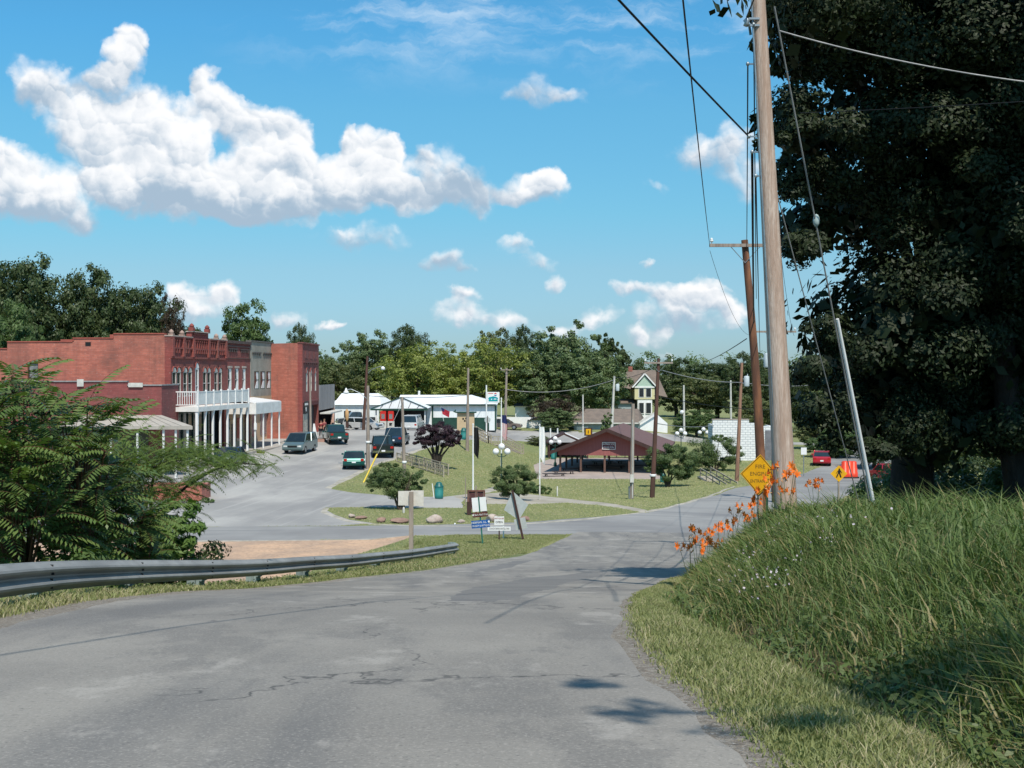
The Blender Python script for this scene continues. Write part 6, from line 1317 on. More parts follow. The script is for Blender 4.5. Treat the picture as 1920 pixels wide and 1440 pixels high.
# ---------------------------------------------------------------- people and small street items
SKIN = M('skin', (.45, .24, .17), (.40, .2, .14), 3, .6, bump=0)
def skinmesh(name, verts, edges, rad, mat, parent):
    me = bpy.data.meshes.new(name); me.from_pydata(verts, edges, []); me.materials.append(mat); o = bpy.data.objects.new(name, me); C.objects.link(o); o.parent = parent
    md = o.modifiers.new('skin', 'SKIN'); 
    for i, v in enumerate(me.skin_vertices[0].data): v.radius = (rad[i], rad[i]); v.use_root = (i == 0)
    md.use_smooth_shade = True; s = o.modifiers.new('sub', 'SUBSURF'); s.levels = 1; s.render_levels = 1; return o
def person(label, loc, rz, shirt, trousers, hair):
    r = thing('person', label, 'person', tuple(loc), rz)
    vs = [(0,0,.95),(0,0,1.15),(0,0,1.40),(0,0,1.50),(0,0,1.60),(0,-.01,1.70),(.09,0,.90),(.10,.01,.50),(.11,0,.09),(.11,-.14,.04),(-.09,0,.90),(-.11,-.03,.50),(-.13,.03,.09),(-.13,-.10,.04),
          (.19,0,1.40),(.26,0,1.13),(.24,-.10,.90),(.24,-.13,.82),(-.19,0,1.40),(-.26,-.02,1.13),(-.20,-.18,1.0),(-.17,-.24,.96)]
    ed = [(0,1),(1,2),(2,3),(3,4),(4,5),(0,6),(6,7),(7,8),(8,9),(0,10),(10,11),(11,12),(12,13),(2,14),(14,15),(15,16),(16,17),(2,18),(18,19),(19,20),(20,21)]
    rd_ = [.13,.12,.13,.055,.09,.085,.08,.06,.04,.035,.08,.06,.04,.035,.055,.042,.032,.035,.055,.042,.032,.035]
    skinmesh('body', vs, ed, rd_, SKIN, r)
    tv = [(0,0,1.08),(0,0,1.22),(0,0,1.40),(.19,0,1.41),(.255,0,1.16),(-.19,0,1.41),(-.255,-.01,1.16)]; skinmesh('shirt', tv, [(0,1),(1,2),(2,3),(3,4),(2,5),(5,6)], [.15,.145,.145,.075,.06,.075,.06], shirt, r)
    tv = [(0,0,1.02),(.09,0,.90),(.10,.01,.50),(.11,0,.13),(-.09,0,.90),(-.11,-.03,.50),(-.13,.03,.13)]; skinmesh('trousers', tv, [(0,1),(1,2),(2,3),(0,4),(4,5),(5,6)], [.15,.10,.08,.065,.10,.08,.065], trousers, r)
    m = MB(); m.ball((0, .02, 1.70), .105, 12, 1.0); m.build('hair', hair, r)
    m = MB(); m.add([(-.02, -.09, 1.62), (.02, -.09, 1.62), (0, -.125, 1.62), (0, -.09, 1.67)], [(0, 1, 2), (0, 2, 3), (1, 3, 2), (0, 3, 1)]); m.build('nose', SKIN, r); return r
DEN = M('dark_denim', (.02, .022, .03), None, 4, .9); REDS = M('red_shirt', (.30, .05, .05), None, 4, .9); HAIRD = M('dark_hair', (.03, .02, .015), None, 5, .8)
person('person in a dark outfit with red sleeves standing by the far storefront', V(X(602, 123), 123, -6.6), .2, REDS, DEN, HAIRD)
person('second person in red beside the one in dark clothes, behind the pickup', V(X(608, 126), 126, -6.6), -.6, M('faded_red_shirt', (.40, .12, .12), None, 4, .9), DEN, M('fair_hair', (.25, .15, .08), None, 5, .8))
r = thing('patio_parasol', 'furled tan parasol above a dark stand beside the white station wagon', 'parasol', tuple(GD(650.5, 138)), 0); m = MB(); m.lathe((0, 0, 1.0), [(.05, 0), (.20, .3), (.24, .8), (.20, 1.2), (.06, 1.45)], 10); m.build('canopy', M('tan_canvas', (.58, .36, .17), (.5, .3, .14), 2, .8), r)
m = MB(); m.tube([(0, 0, 0), (0, 0, 1.05)], .04, 8); m.lathe((0, 0, 0), [(.3, 0), (.3, .1), (.05, .14)], 12); m.box(-.12, .2, -.2, .1, .3, .95); m.build('stand', BROWNT, r)
r = thing('advert_board', 'white leaning board against the far storefront beside the people', 'board', tuple(V(X(587, 121.5), 121.6, -6.62)), 0); m = MB(); m.prism([(-.1, 0), (.45, 0), (.15, 1.5), (.0, 1.5)], 'y', 0, .06); m.build('panel', CLEANW, r); m = MB(); m.bar((.2, .5, 0), (.1, .06, 1.3), .05); m.build('strut', WOODG, r)
r = thing('planter_box', 'pinkish brick planter box at the far storefront corner', 'planter', tuple(V(X(598, 119), 119, -7.1)), 0); m = MB(); m.box(-.5, .55, 0, .7, -.2, .55); m.build('box', M('pink_brick', (.42, .25, .2), (.35, .2, .16), 4), r, bevel=.02); m = MB(); m.box(-.4, .45, .1, .6, .551, .6); m.build('soil', BARK, r)
m = MB(); m.box(-1.2, 1.2, 0, .35, -.5, .22); m.box(-1.2, 1.2, .36, .75, -.5, .42); m.box(-1.2, 1.2, .76, 1.1, -.5, .6); m.M = Matrix()
_t = m.build('stone_steps', CONC); _t.location = A0+V(.0944*23.5+3.0, 23.5, -7.35); _t.rotation_euler = (0, 0, RZ); _tag(_t, 'low stone steps at the kerb right of the white canopy', 'steps')
# ---------------------------------------------------------------- guardrail
RK = [(-4.1, 5.3, -1.02), (-4.55, 8.8, -1.47)]+[(X(p, d), d, (HZ-y)/F*d) for p, y, d in ((75,1053,12.3),(250,1050,15.8),(385,1050,19.3),(490,1048,22.8),(580,1043,26.3),(652,1040,29.8),(712,1035,33.3),(767,1030,36.8),(813,1024,40.3),(855,1018,43.8))]
gr = thing('guardrail', 'grey steel highway guardrail curving along the left road edge', 'guardrail', (RK[0][0], RK[0][1], gzf(RK[0][0], RK[0][1])), 0); o0_ = V(*gr.location)
RP = [V(*q)-o0_ for q in RK]
def rdir(i): a = RP[max(i-1, 0)]; b = RP[min(i+1, len(RP)-1)]; return (b-a).normalized()
prof = [(0, 0), (.012, -.015), (.075, -.062), (.085, -.085), (.075, -.108), (.008, -.150), (.008, -.168), (.075, -.210), (.085, -.232), (.075, -.255), (.012, -.300), (0, -.312)]
def catm(i, t):
    p = [RP[max(0, min(len(RP)-1, j))] for j in (i-1, i, i+1, i+2)]
    return .5*((2*p[1])+(p[2]-p[0])*t+(2*p[0]-5*p[1]+4*p[2]-p[3])*t*t+(3*p[1]-p[0]-3*p[2]+p[3])*t**3)
for i in range(len(RP)-1):
    vs = []; fs = []; K = 6; off = .004*(i % 2); end = .10 if i < len(RP)-2 else 0
    for k in range(K+1):
        t = k/K+(end/3.5 if k == K else 0)-(.10/3.5 if (k == 0 and i) else 0); c = catm(i, min(1, max(0, t))) if 0 <= t <= 1 else (catm(i, 1)+rdir(i+1)*end if t > 1 else catm(i, 0)-rdir(i)*.1)
        d_ = (catm(i, min(1, max(0, t)+.02))-catm(i, max(0, min(1, t)-.02))).normalized(); n_ = V(d_.y, -d_.x, 0).normalized()
        for a, z in prof: vs.append(tuple(c+n_*(a+.03+off)+V(0, 0, z)))
        for a, z in prof[::-1]: vs.append(tuple(c+n_*(a+.026+off)+V(0, 0, z)))
    n = 2*len(prof)
    for k in range(K):
        for j in range(n): fs.append((k*n+j, k*n+(j+1) % n, (k+1)*n+(j+1) % n, (k+1)*n+j))
    m = MB(); m.add(vs, fs); rl = m.build('rail_beam', RAIL, gr)
    m = MB()
    for dz in (-.045, -.13, -.19, -.27): p = catm(i, .03)+V(rdir(i).y, -rdir(i).x, 0)*(.085 if dz in (-.13,) else .07); m.tube([p+V(0, 0, dz), p+V(rdir(i).y, -rdir(i).x, 0)*.03+V(0, 0, dz)], .014, 6)
    m.build('bolts', BLACK, rl)
POSTG = M('galvanised_post', (.34, .42, .41), (.22, .27, .27), 3, .6, .3)
for i in range(len(RP)):
    c = RP[i]; d_ = rdir(i); n_ = V(d_.y, -d_.x, 0).normalized(); m = MB(); a = c-n_*.16; zt = -.03 if i < len(RP)-1 else .02
    m.bar(a+V(0, 0, zt), a+V(0, 0, -1.3), .02, .15); m.bar(a+n_*.07+V(0, 0, zt), a+n_*.07+V(0, 0, -1.3), .14, .02); m.bar(a-n_*.07+V(0, 0, zt), a-n_*.07+V(0, 0, -1.3), .14, .02)
    m.bar(a+n_*.12+V(0, 0, -.02), a+n_*.12+V(0, 0, -.33), .09, .13); m.build('post', POSTG, gr)
# ---------------------------------------------------------------- grass blades
def grassmat(name, a, b_, dead, trans=.22): return leafmat(name, a, b_, dead, trans, .55)
def blades(name, mat, x, y, h, w, lean, ldir, rg, label, cat, tint=None, z=None):
    n = len(x); z = gz(x, y) if z is None else z; th = rg.random(n)*6.283; s = np.stack([np.cos(th), np.sin(th), np.zeros(n)], 1)*(w/2)[:, None]
    L = np.stack([np.cos(ldir), np.sin(ldir), np.zeros(n)], 1)*(lean*h)[:, None]; r = np.stack([x, y, z-.01], 1); up = np.zeros((n, 3)); up[:, 2] = h
    v = np.stack([r-s, r+s, r+up*.55+L*.30-s*.8, r+up*.55+L*.30+s*.8, r+up*(1-.28*lean[:, None])+L], 1).reshape(-1, 3); b = (np.arange(n)*5)[:, None]
    f = np.concatenate([b+np.array([0, 1, 2]), b+np.array([1, 3, 2]), b+np.array([2, 3, 4])]); 
    if tint is None: tint = np.stack([rg.random(n), rg.random(n)*.6, np.ones(n)], 1)
    return _tag(npmesh(name, v, f, mat, None, np.repeat(tint, 5, 0)), label, cat, kind='stuff')
def pnoise(x, y, s, seed):
    rg = np.random.default_rng(seed); o = np.zeros_like(x)
    for k in range(5): a = rg.random(4)*6.28; f_ = s*1.7**k; o += np.sin(x*f_*np.cos(a[0])+y*f_*np.sin(a[0])+a[1])*np.sin(x*f_*np.sin(a[2])-y*f_*np.cos(a[2])+a[3])/1.25**k
    return o/2.4
rg = np.random.default_rng(21)
MOWN = grassmat('mown_grass', (.20, .225, .085), (.29, .30, .12), (.38, .33, .20)); WILD = grassmat('wild_grass', (.084, .136, .038), (.152, .202, .058), (.25, .21, .10)); WEED = leafmat('weed_leaf', (.075, .118, .034), (.140, .180, .055))
# mown strip along the right road edge
def strip(n, y0, y1, pw, xin, xout, h0, h1, w, dead, seed, nm, lb, mat=None, thick=None):
    rg = np.random.default_rng(seed); y = y0+(y1-y0)*rg.random(n)**pw; t = rg.random(n); a, b = xin(y), xout(y); x = a+(b-a)*t-.05+rg.normal(size=n)*.035+.05*pnoise(y*0, y, 3.0, seed+3)*(1-t)
    ns = pnoise(x, y, 2.2, seed); h = (h0+(h1-h0)*rg.random(n))*(1+.4*ns); edge = np.minimum(t*np.abs(b-a), (1-t)*np.abs(b-a)); h *= np.clip(.55+edge*3, .5, 1)
    k = (rg.random(n) < dead*(1+1.6*ns)); tint = np.stack([np.clip(.5+.35*ns+.3*(rg.random(n)-.5), 0, 1), rg.random(n)*.5, np.where(k, 0.15, 1.0)], 1)
    return blades(nm, mat or MOWN, x, y, h, w*(.7+.6*rg.random(n))*np.clip(y/9, 1, 1.9), .25+.6*rg.random(n), rg.random(n)*6.28, rg, lb, 'grass', tint)
strip(90000, 3.2, 26, 1.5, lambda y: xr(y), lambda y: xr(y)+ws(y)+.12, .035, .085, .007, .20, 31, 'mown_grass', 'short sunlit mown grass strip along the right road edge')
strip(70000, 7.0, 46, 1.7, lambda y: xf(y)-.3, lambda y: xl(y)-.28, .04, .12, .009, .28, 32, 'roadside_grass', 'short dry grass under and in front of the guardrail')
strip(90000, 44, 57.3, 1.0, lambda y: np.interp(y, [44, 50, 54, 57.3], [-3.4, -5.2, -4.8, -3.0]), lambda y: xl(y)-.05, .03, .08, .012, .15, 33, 'triangle_grass', 'grass triangle around the guide signs between the two roads')
LLG = grassmat('lily_bed_leaf', (.075, .130, .034), (.145, .190, .052), (.28, .23, .10))
# tall grass on the bank
def bankgrass(n, seed, hs, wd, y0, y1, smin, smax, nm, lb, mat, dead=.12, pw=1.6, leanm=.75):
    rg = np.random.default_rng(seed); y = y0+(y1-y0)*rg.random(n)**pw; s = smin+(smax-smin)*rg.random(n)**1.0; x = xr(y)+ws(y)+s
    keep = (x < .5*y+3.5); x, y, s = x[keep], y[keep], s[keep]; n = len(x); ns = pnoise(x, y, 1.1, 5); n2 = pnoise(x, y, 4.0, 6)
    bare = (s < .25) & (rg.random(n) < .55) | (n2 < -.62) & (s < 2.0); x, y, s, ns, n2 = [q[~bare] for q in (x, y, s, ns, n2)]; n = len(x)
    h = hs*(.35+1.0*rg.random(n)**1.4)*(1+.45*ns)*np.clip(.62+s*.5, 0, 1)*np.clip(1.15-.04*np.maximum(0, s-4), .4, 1.15)*np.where(y > 14, .75, 1)
    k = rg.random(n) < dead*(1+2.2*np.maximum(-n2, 0)+1.0*(s < .6)); tint = np.stack([np.clip(.45+.5*ns+.35*(rg.random(n)-.5), 0, 1), np.clip(rg.random(n)*.8, 0, 1), np.where(k, .1, 1.0)], 1)
    ld = 2.9+pnoise(x, y, 1.3, 9)*3.6+rg.normal(size=n)*1.9
    return blades(nm, mat, x, y, h, wd*(.45+1.2*rg.random(n)**1.5)*np.clip(y/9, 1, 3), leanm*(.3+.9*rg.random(n)), ld, rg, lb, 'grass', tint)
bankgrass(320000, 51, .145, .0085, 2.6, 26, 0, 9.0, 'bank_grass', 'dense long grass covering the bank on the right', WILD)
bankgrass(30000, 54, .33, .010, 13, 27, .0, 3.6, 'lily_bed_grass', 'tall arching leaves and grass round the orange lilies', LLG, dead=.14, pw=1.0, leanm=1.0)
bankgrass(26000, 55, .26, .009, 3.2, 16, -.12, 1.4, 'ditch_grass', 'long grass hanging over the dark ditch at the foot of the bank', WILD, dead=.14, pw=1.4, leanm=1.2)
bankgrass(24000, 52, .30, .011, 3.0, 20, .35, 7.0, 'tall_bank_grass', 'taller arching grass blades standing out on the bank', WILD, dead=.08, leanm=1.1)
bankgrass(60000, 53, .20, .013, 20, 52, 0, 10, 'far_bank_grass', 'long grass on the far end of the bank under the yellow sign', WILD, pw=1.0)
rg = np.random.default_rng(71); n = 70000; y = 3+22*rg.random(n)**1.5; s = .0+7.5*rg.random(n)**1.2; x = xr(y)+ws(y)+s; k = (x < .5*y+3.5) & (pnoise(x, y, 1.5, 12) > -.15); x, y = x[k], y[k]; n = len(x)
pos = np.stack([x, y, gz(x, y)+.02+.12*rg.random(n)], 1); tint = np.stack([np.clip(.5+.5*pnoise(x, y, 2, 13), 0, 1), rg.random(n), np.ones(n)], 1)
v, f, t = quat_leaves(pos, np.array([0, -.3, 1.0])+rg.normal(size=(n, 3))*.55, (.014+.030*rg.random(n)**1.6)*np.clip(y/10, 1, 2), .42, tint); _tag(npmesh('weeds', v, f, WEED, None, t), 'small leafy weeds among the bank grass', 'weeds', kind='stuff')
# left weeds under the rail
rg = np.random.default_rng(72); n = 9000; y = 8+34*rg.random(n)**1.4; x = xf(y)-.5+(xl(y)-.35-xf(y))*rg.random(n); k = pnoise(x, y, 1.8, 14) > -.1; x, y = x[k], y[k]; n = len(x)
pos = np.stack([x, y, gz(x, y)+.02+.08*rg.random(n)], 1); v, f, t = quat_leaves(pos, np.array([0, -.3, 1.0])+rg.normal(size=(n, 3))*.5, (.018+.022*rg.random(n)), .4, np.stack([rg.random(n), rg.random(n)*.7, np.ones(n)], 1)); _tag(npmesh('weeds', v, f, WEED, None, t), 'broad leaved weeds along the guardrail foot', 'weeds', kind='stuff')
# tiny pale flowers
rg = np.random.default_rng(73); n = 300; cl = rg.integers(0, 26, n); cy = 9+7*rg.random(26); cpx = 1340+270*rg.random(26)+0*cy; x = X(cpx, cy)[cl]+rg.normal(size=n)*.14; y = cy[cl]+rg.normal(size=n)*.22; k = x > xr(y)+ws(y)+.3; x, y = x[k], y[k]; n = len(x)
pos = np.stack([x, y, gz(x, y)+.13+.08*rg.random(n)], 1); v, f, t = quat_leaves(pos, np.array([0, -.6, .8])+rg.normal(size=(n, 3))*.5, .010+.008*rg.random(n), .8, np.stack([rg.random(n), rg.random(n)*.2, np.ones(n)], 1)); _tag(npmesh('clover_flowers', v, f, leafmat('pale_lilac_petal', (.50, .40, .52), (.66, .60, .66), trans=.1), None, t), 'scattered tiny pale lilac flowers in the bank grass', 'flowers', kind='stuff')
# ---------------------------------------------------------------- orange day lilies
LILY = leafmat('orange_petal', (.88, .22, .03), (.80, .16, .02), trans=.35); BUD = M('lily_bud', (.75, .42, .18), (.68, .30, .10), 9, .5, bump=0); STEM = M('lily_stem', (.10, .16, .05), None, 5, .6, bump=0)
LLEAF = leafmat('lily_leaf', (.07, .13, .035), (.13, .19, .05), (.30, .25, .10))
def lily_proto(seed):
    rg = random.Random(seed); r = thing('daylily', 'lily', 'lily', (0, 0, 0), 0, 'orange daylilies on the bank'); n = 46; V_ = []; F_ = []; T_ = []
    for i in range(n):
        a = rg.random()*6.28; l = rg.uniform(.35, .62); bx, by = rg.gauss(0, .09), rg.gauss(0, .09); b = len(V_); w = rg.uniform(.010, .017); K = 5; tt = rg.random(); dd_ = 1.0 if rg.random() > .15 else .1
        for k in range(K+1):
            t = k/K; rr_ = l*.62*t**1.3; z = l*(1.25*t-.72*t*t); ww = w*(1-t)**.6+.001; px_, py_ = bx+rr_*math.cos(a), by+rr_*math.sin(a); V_ += [(px_-ww*math.sin(a), py_+ww*math.cos(a), z), (px_+ww*math.sin(a), py_-ww*math.cos(a), z)]; T_ += [(tt, rg.random()*.4, dd_)]*2
            if k: q = b+2*k; F_.append((q-2, q-1, q+1, q))
    npmesh('leaves', V_, F_, LLEAF, r, np.array(T_)); st = MB(); fl = []
    for i in range(4):
        a = rg.random()*6.28; h = rg.uniform(.58, .80); x, y = rg.gauss(0, .15), rg.gauss(0, .12); st.tube([(x*.2, y*.2, 0), (x*.5, y*.5, h*.5), (x, y, h)], .005, 4)
        for j in range(rg.choice((1, 2, 2))):
            c = V(x+rg.gauss(0, .05), y+rg.gauss(0, .04), h+rg.gauss(.02, .03)); ax = V(rg.gauss(-.2, .5), rg.gauss(-.7, .4), rg.uniform(.2, .9)).normalized(); u = ax.cross(V(0, 0, 1)).normalized(); w_ = ax.cross(u); m = MB()
            for q in range(6):
                an = q*math.pi/3+.2; o = u*math.cos(an)+w_*math.sin(an); sd = ax.cross(o); wd = .020 if q % 2 else .014
                p0, p1, p2, p3 = c, c+ax*.045+o*.018, c+ax*.075+o*.052, c+ax*.068+o*.082
                m.add([tuple(p0), tuple(p1-sd*wd), tuple(p1+sd*wd), tuple(p2-sd*wd), tuple(p2+sd*wd), tuple(p3)], [(0, 1, 2), (1, 3, 4, 2), (3, 5, 4)], True)
            m.build('flower', LILY, r)
        for j in range(2):
            c = V(x+rg.gauss(0, .04), y+rg.gauss(0, .04), h+rg.uniform(-.05, .03)); d_ = V(rg.gauss(.3, .5), rg.gauss(0, .4), rg.uniform(-.2, 1)).normalized(); m = MB(); m.tube([c, c+d_*.045, c+d_*.085], [.004, .0105, .003], 5); m.build('bud', BUD, r)
    st.build('stems', STEM, r); return r
lps = [lily_proto(s) for s in (1, 2, 3)]; LP = [(1296,1018,21,'leftmost lily leaning over the road edge, lowest on the bank'),(1320,1022,20,'lily in the middle of the lowest orange cluster'),(1342,1026,20,'lily at the right of the lowest orange cluster'),(1332,1008,22,'lily at the back of the lowest orange cluster'),
 (1322,984,24,'single lily standing above the lowest orange cluster'),(1352,988,22,'lily with long buds between the two orange clusters'),(1372,960,25,'lily left of the middle cluster, against the road'),(1388,946,26,'highest lily of the middle cluster, against the road'),(1404,972,23,'lily low in the middle cluster'),(1418,964,22,'lily at the right of the middle cluster below the yellow sign'),
 (1438,908,19,'lily in front of the lower corner of the yellow sign'),(1452,888,18,'lily in front of the yellow sign, touching the pale pole'),(1462,912,17.5,'lily at the left foot of the pale pole'),(1425,925,18.5,'lily low beside the left post of the yellow sign'),(1475,872,17,'tallest lily stalk in front of the pale pole'),(1408,940,20,'lily between the middle cluster and the yellow sign'),(1310,1000,20.5,'lily just above the leftmost lily of the lowest cluster'),(1530,905,17,'sparse lily buds right of the pale pole, before the far road')]
for i, (px_, py_, d, lb) in enumerate(LP):
    x = X(px_, d); g = V(x, d, gzf(x, d)); top = (HZ-py_)/F*d; s = min(1.15, max(.6, (top-g.z)/.72)); p = lps[i % 3]
    if i < 3: p.location = g; p.scale = (s*.68, s*.68, s); p['label'] = lb; p.rotation_euler = (0, 0, .4*i)
    else: dup(p, tuple(g), i*1.3, (s*.68, s*.68, s), lb)
# ---------------------------------------------------------------- pinnate leaf shrubs
def fronds(name, mat, parent, org, dr, l, npair, ll, lw, rg, droop=.45, up0=.25, off=None):
    n = len(org); dr = dr/np.linalg.norm(dr, axis=1, keepdims=True); up = np.array([0, 0, 1.0]); sd = np.cross(dr, up); sd /= np.linalg.norm(sd, axis=1, keepdims=True)+1e-9; nu = np.cross(sd, dr)
    vs = []; ts = []; t1 = rg.random(n)
    for k in range(npair*2+1):
        t = .14+.86*(k//2)/npair; sg = 1 if k % 2 else -1
        if k == npair*2: t = 1.0; sg = 0
        p = org+dr*(l*t)[:, None]+nu*(l*(up0*t-droop*t*t))[:, None]; tang = dr+nu*(up0-2*droop*t); pr = math.sin(math.pi*(.18+.72*t))**.5
        ld = sd*sg*.92+tang*(.38 if sg else 1)-nu*(.28+.25*rg.random((n, 1))); ld /= np.linalg.norm(ld, axis=1, keepdims=True); L_ = ll*pr*(.85+.3*rg.random((n, 1))); wv_ = np.cross(ld, nu); wv_ /= np.linalg.norm(wv_, axis=1, keepdims=True)+1e-9
        a = p; b = p+ld*L_*.38+wv_*lw/2; c = p+ld*L_; e = p+ld*L_*.38-wv_*lw/2; vs.append(np.stack([a, b, c, e], 1)); ts.append(np.stack([np.clip(t1*.7+.3*rg.random(n), 0, 1), rg.random(n)*.5, np.ones(n)], 1))
    # rachis as a thin strip
    v = np.concatenate([q.reshape(-1, 3) for q in vs]); tt = np.concatenate([np.repeat(q, 4, 0) for q in ts]); f = np.arange(len(v)).reshape(-1, 4); return npmesh(name, v, f, mat, parent, tt)
SUM = leafmat('sumac_leaf', (.085, .145, .042), (.155, .205, .060), trans=.26, rough=.38); SUMR = M('reddish_twig', (.14, .06, .03), (.09, .045, .025), 4, .7); MIMO = leafmat('mimosa_leaf', (.075, .125, .028), (.135, .175, .040), trans=.3); BRI = leafmat('bright_shrub_leaf', (.085, .155, .035), (.15, .235, .055), trans=.28)
def sumac(label, base, tips, seed, nf=7, l0=.74, fill=None):
    """tips: world points; stems from the base, fronds radiate from each tip"""
    rg = np.random.default_rng(seed); base = V(*base); r = thing('sumac_bush', label, 'shrub', tuple(base), 0, 'tree of heaven shrubs behind the guardrail'); m = MB(); O = []; D = []; Ln = []
    for tp_ in tips:
        q = V(*tp_)-base; mid = V(q.x*.35, q.y*.35, q.z*.55); m.tube([(0, 0, -.3), mid, q], [.035, .022, .008], 6)
        for k in range(nf):
            a = rg.random()*6.28; el = rg.uniform(-.25, .85); d_ = np.array([math.cos(a)*math.cos(el), math.sin(a)*math.cos(el)-.25, math.sin(el)]); O.append(np.array(q)+rg.normal(size=3)*.05-np.array([0, 0, rg.random()*.22])); D.append(d_); Ln.append(l0*rg.uniform(.7, 1.25))
    m.build('stems', SUMR, r); fronds('leaves', SUM, r, np.array(O), np.array(D), np.array(Ln), 11, .165, .046, rg)
    # red-brown leaf stalks
    m = MB()
    for o, d_, l in zip(O, D, Ln):
        d_ = V(*d_).normalized(); s_ = d_.cross(V(0, 0, 1)).normalized(); nu = s_.cross(d_); o = V(*o); m.tube([o+d_*l*t+nu*l*(.25*t-.45*t*t) for t in (0, .25, .5, .75, 1)], [.005, .0045, .004, .003, .001], 4, cap=False)
    m.build('leaf_stalks', SUMR, r)
    if fill: crown('inner_leaves', GREEN_D, r, [(V(*c)-base).to_tuple()+tuple(s) for c, s in fill], 9000, .055, seed+5, spread=.4)
    return r
def tp_(l): return [tuple(P(a, b, c)) for a, b, c in l]
rgq = np.random.default_rng(8)
def rt(x0, x1, y0, y1, d0, d1, n): return [(rgq.uniform(x0, x1), rgq.uniform(y0, y1), rgq.uniform(d0, d1)) for _ in range(n)]
bs = GD(40, 17.5); sumac('tallest tree of heaven sapling at the far left behind the guardrail', bs, tp_([(22,705,16.5),(45,735,16.2),(5,760,16.3),(80,775,16.5),(-30,720,16.5),(-60,800,16)]+rt(-60,95,790,1030,15.6,17.5,30)), 3, fill=[(P(10, 900, 18.5), (1.1, .8, 1.4)), (P(60, 840, 18.5), (.6, .6, .8))])
bs = GD(150, 18.5); sumac('tree of heaven sapling with fronds reaching right over the brick wall', bs, tp_([(165,748,17.5),(118,752,17.6),(140,800,17.3),(175,790,17.4),(205,800,17.6)]+rt(100,205,800,1040,16.8,19,26)), 4, fill=[(P(130, 930, 19.5), (.8, .8, 1.1))])
bs = GD(250, 20.0); sumac('lowest tree of heaven sapling, arching fronds just above the rail', bs, tp_([(225,960,19.5),(262,935,20),(290,958,20.5),(240,1000,19.3)]+rt(190,300,960,1050,18.8,20.5,16)), 5, nf=6, l0=.6)
# mimosa with flat layered leaves
bm_ = GD(285, 24.0); rm = thing('mimosa_tree', 'slender mimosa spreading flat feathery branches to the right over the parking lot', 'tree', tuple(bm_), 0); m = MB()
br = [[(285,985,23.5),(312,945,23.2),(350,912,23),(395,884,22.8),(440,868,22.6),(500,872,22.5)],[(270,990,23.5),(275,940,23.3),(250,890,23.2),(225,850,23)],[(285,985,23.5),(282,930,24),(290,880,24.3),(330,850,24.5),(400,846,24.6)],[(262,900,23.2),(300,868,23),(345,862,22.8)],[(275,1000,23.5),(240,960,23.4),(270,925,23.0),(320,918,22.8)]]
O = []; D = []; rg = np.random.default_rng(44)
for bi, q in enumerate(br):
    w = [P(*a)-bm_ for a in q]; m.tube(([V(0, 0, -.4)] if bi == 0 else [])+w, list(np.linspace(.04, .01, len(w)+(1 if bi == 0 else 0))), 6)
    for a, b in list(zip(w, w[1:]))[1:]:
        for k in range(46 if bi != 2 else 70):
            t = rg.random(); c = a.lerp(b, t)+V(rg.normal()*.17, rg.normal()*.55, rg.normal()*.09+.05); an = rg.random()*6.28; O.append(c); D.append((math.cos(an), math.sin(an), rg.normal()*.12))
for (a, b, d, n, sx_, sz_) in ((230,835,23,120,.55,.25),(300,845,23.5,150,.6,.16),(360,858,23.5,120,.6,.12),(410,862,23,70,.4,.1),(300,945,23,60,.35,.25),(250,870,23.5,80,.4,.15)):
    for k in range(n): c = P(a, b, d)-bm_; O.append(c+V(rg.normal()*sx_, rg.normal()*.6, rg.normal()*sz_)); an = rg.random()*6.28; D.append((math.cos(an), math.sin(an), rg.normal()*.15))
m.build('branches', BARKD, rm); fronds('leaves', MIMO, rm, np.array([tuple(o) for o in O]), np.array(D), .30+.16*rg.random(len(O)), 11, .085, .020, rg, droop=.5, up0=.12)
# bright shrub
bsh = GD(330, 21.5); rr_ = thing('leafy_shrub', 'bright green leafy shrub at the right end of the bushes, above the guardrail', 'shrub', tuple(bsh), 0)
Lb = [((P(330, 965, 21.5)-bsh).to_tuple()+(.38, .4, .30)), ((P(345, 1000, 21.3)-bsh).to_tuple()+(.38, .4, .35)), ((P(305, 1010, 21.3)-bsh).to_tuple()+(.4, .4, .4)), ((P(330, 1050, 21.3)-bsh).to_tuple()+(.45, .4, .4)), ((P(270, 1030, 21)-bsh).to_tuple()+(.45, .4, .5))]
crown('leaves', BRI, rr_, Lb, 5200, .062, 6, asp=.38, clumps=16, fill=.4); m = MB()
for l in Lb: m.tube([(0, 0, -.2), V(*l[:3])*.6, V(*l[:3])], [.02, .012, .005], 5)
m.build('stems', BARK, rr_)
for px_, d, w, h, sd, lb in ((330, 23, 1.7, 2.2, 1, 'dark green undergrowth between the bright shrub and the mimosa stem'), (200, 22, 2.2, 2.6, 2, 'dark green undergrowth low behind the middle of the sumac bushes'), (40, 21, 2.6, 3.2, 3, 'dark green undergrowth at the far left behind the sumac bushes'), (100, 15.5, 1.6, .8, 4, 'low weeds under the beam at the left end of the guardrail'), (-40, 14.8, 1.6, .9, 5, 'low weeds at the left frame edge behind the guardrail')):
    b = GD(px_, d); r = thing('undergrowth', lb, 'shrub', tuple(b), 0, 'undergrowth on the embankment'); crown('leaves', GREEN_M if sd > 3 else GREEN_D, r, [(0, 0, h*.45, w*.5, w*.5, h*.5), (w*.3, -.1, h*.3, w*.35, w*.4, h*.35), (-w*.35, 0, h*.35, w*.35, w*.4, h*.35)], 7000, .045, 90+sd, fill=.5); m = MB(); m.tube([(0, 0, -.2), (0, 0, h*.5)], [.03, .01], 5); m.build('stem', BARKD, r)
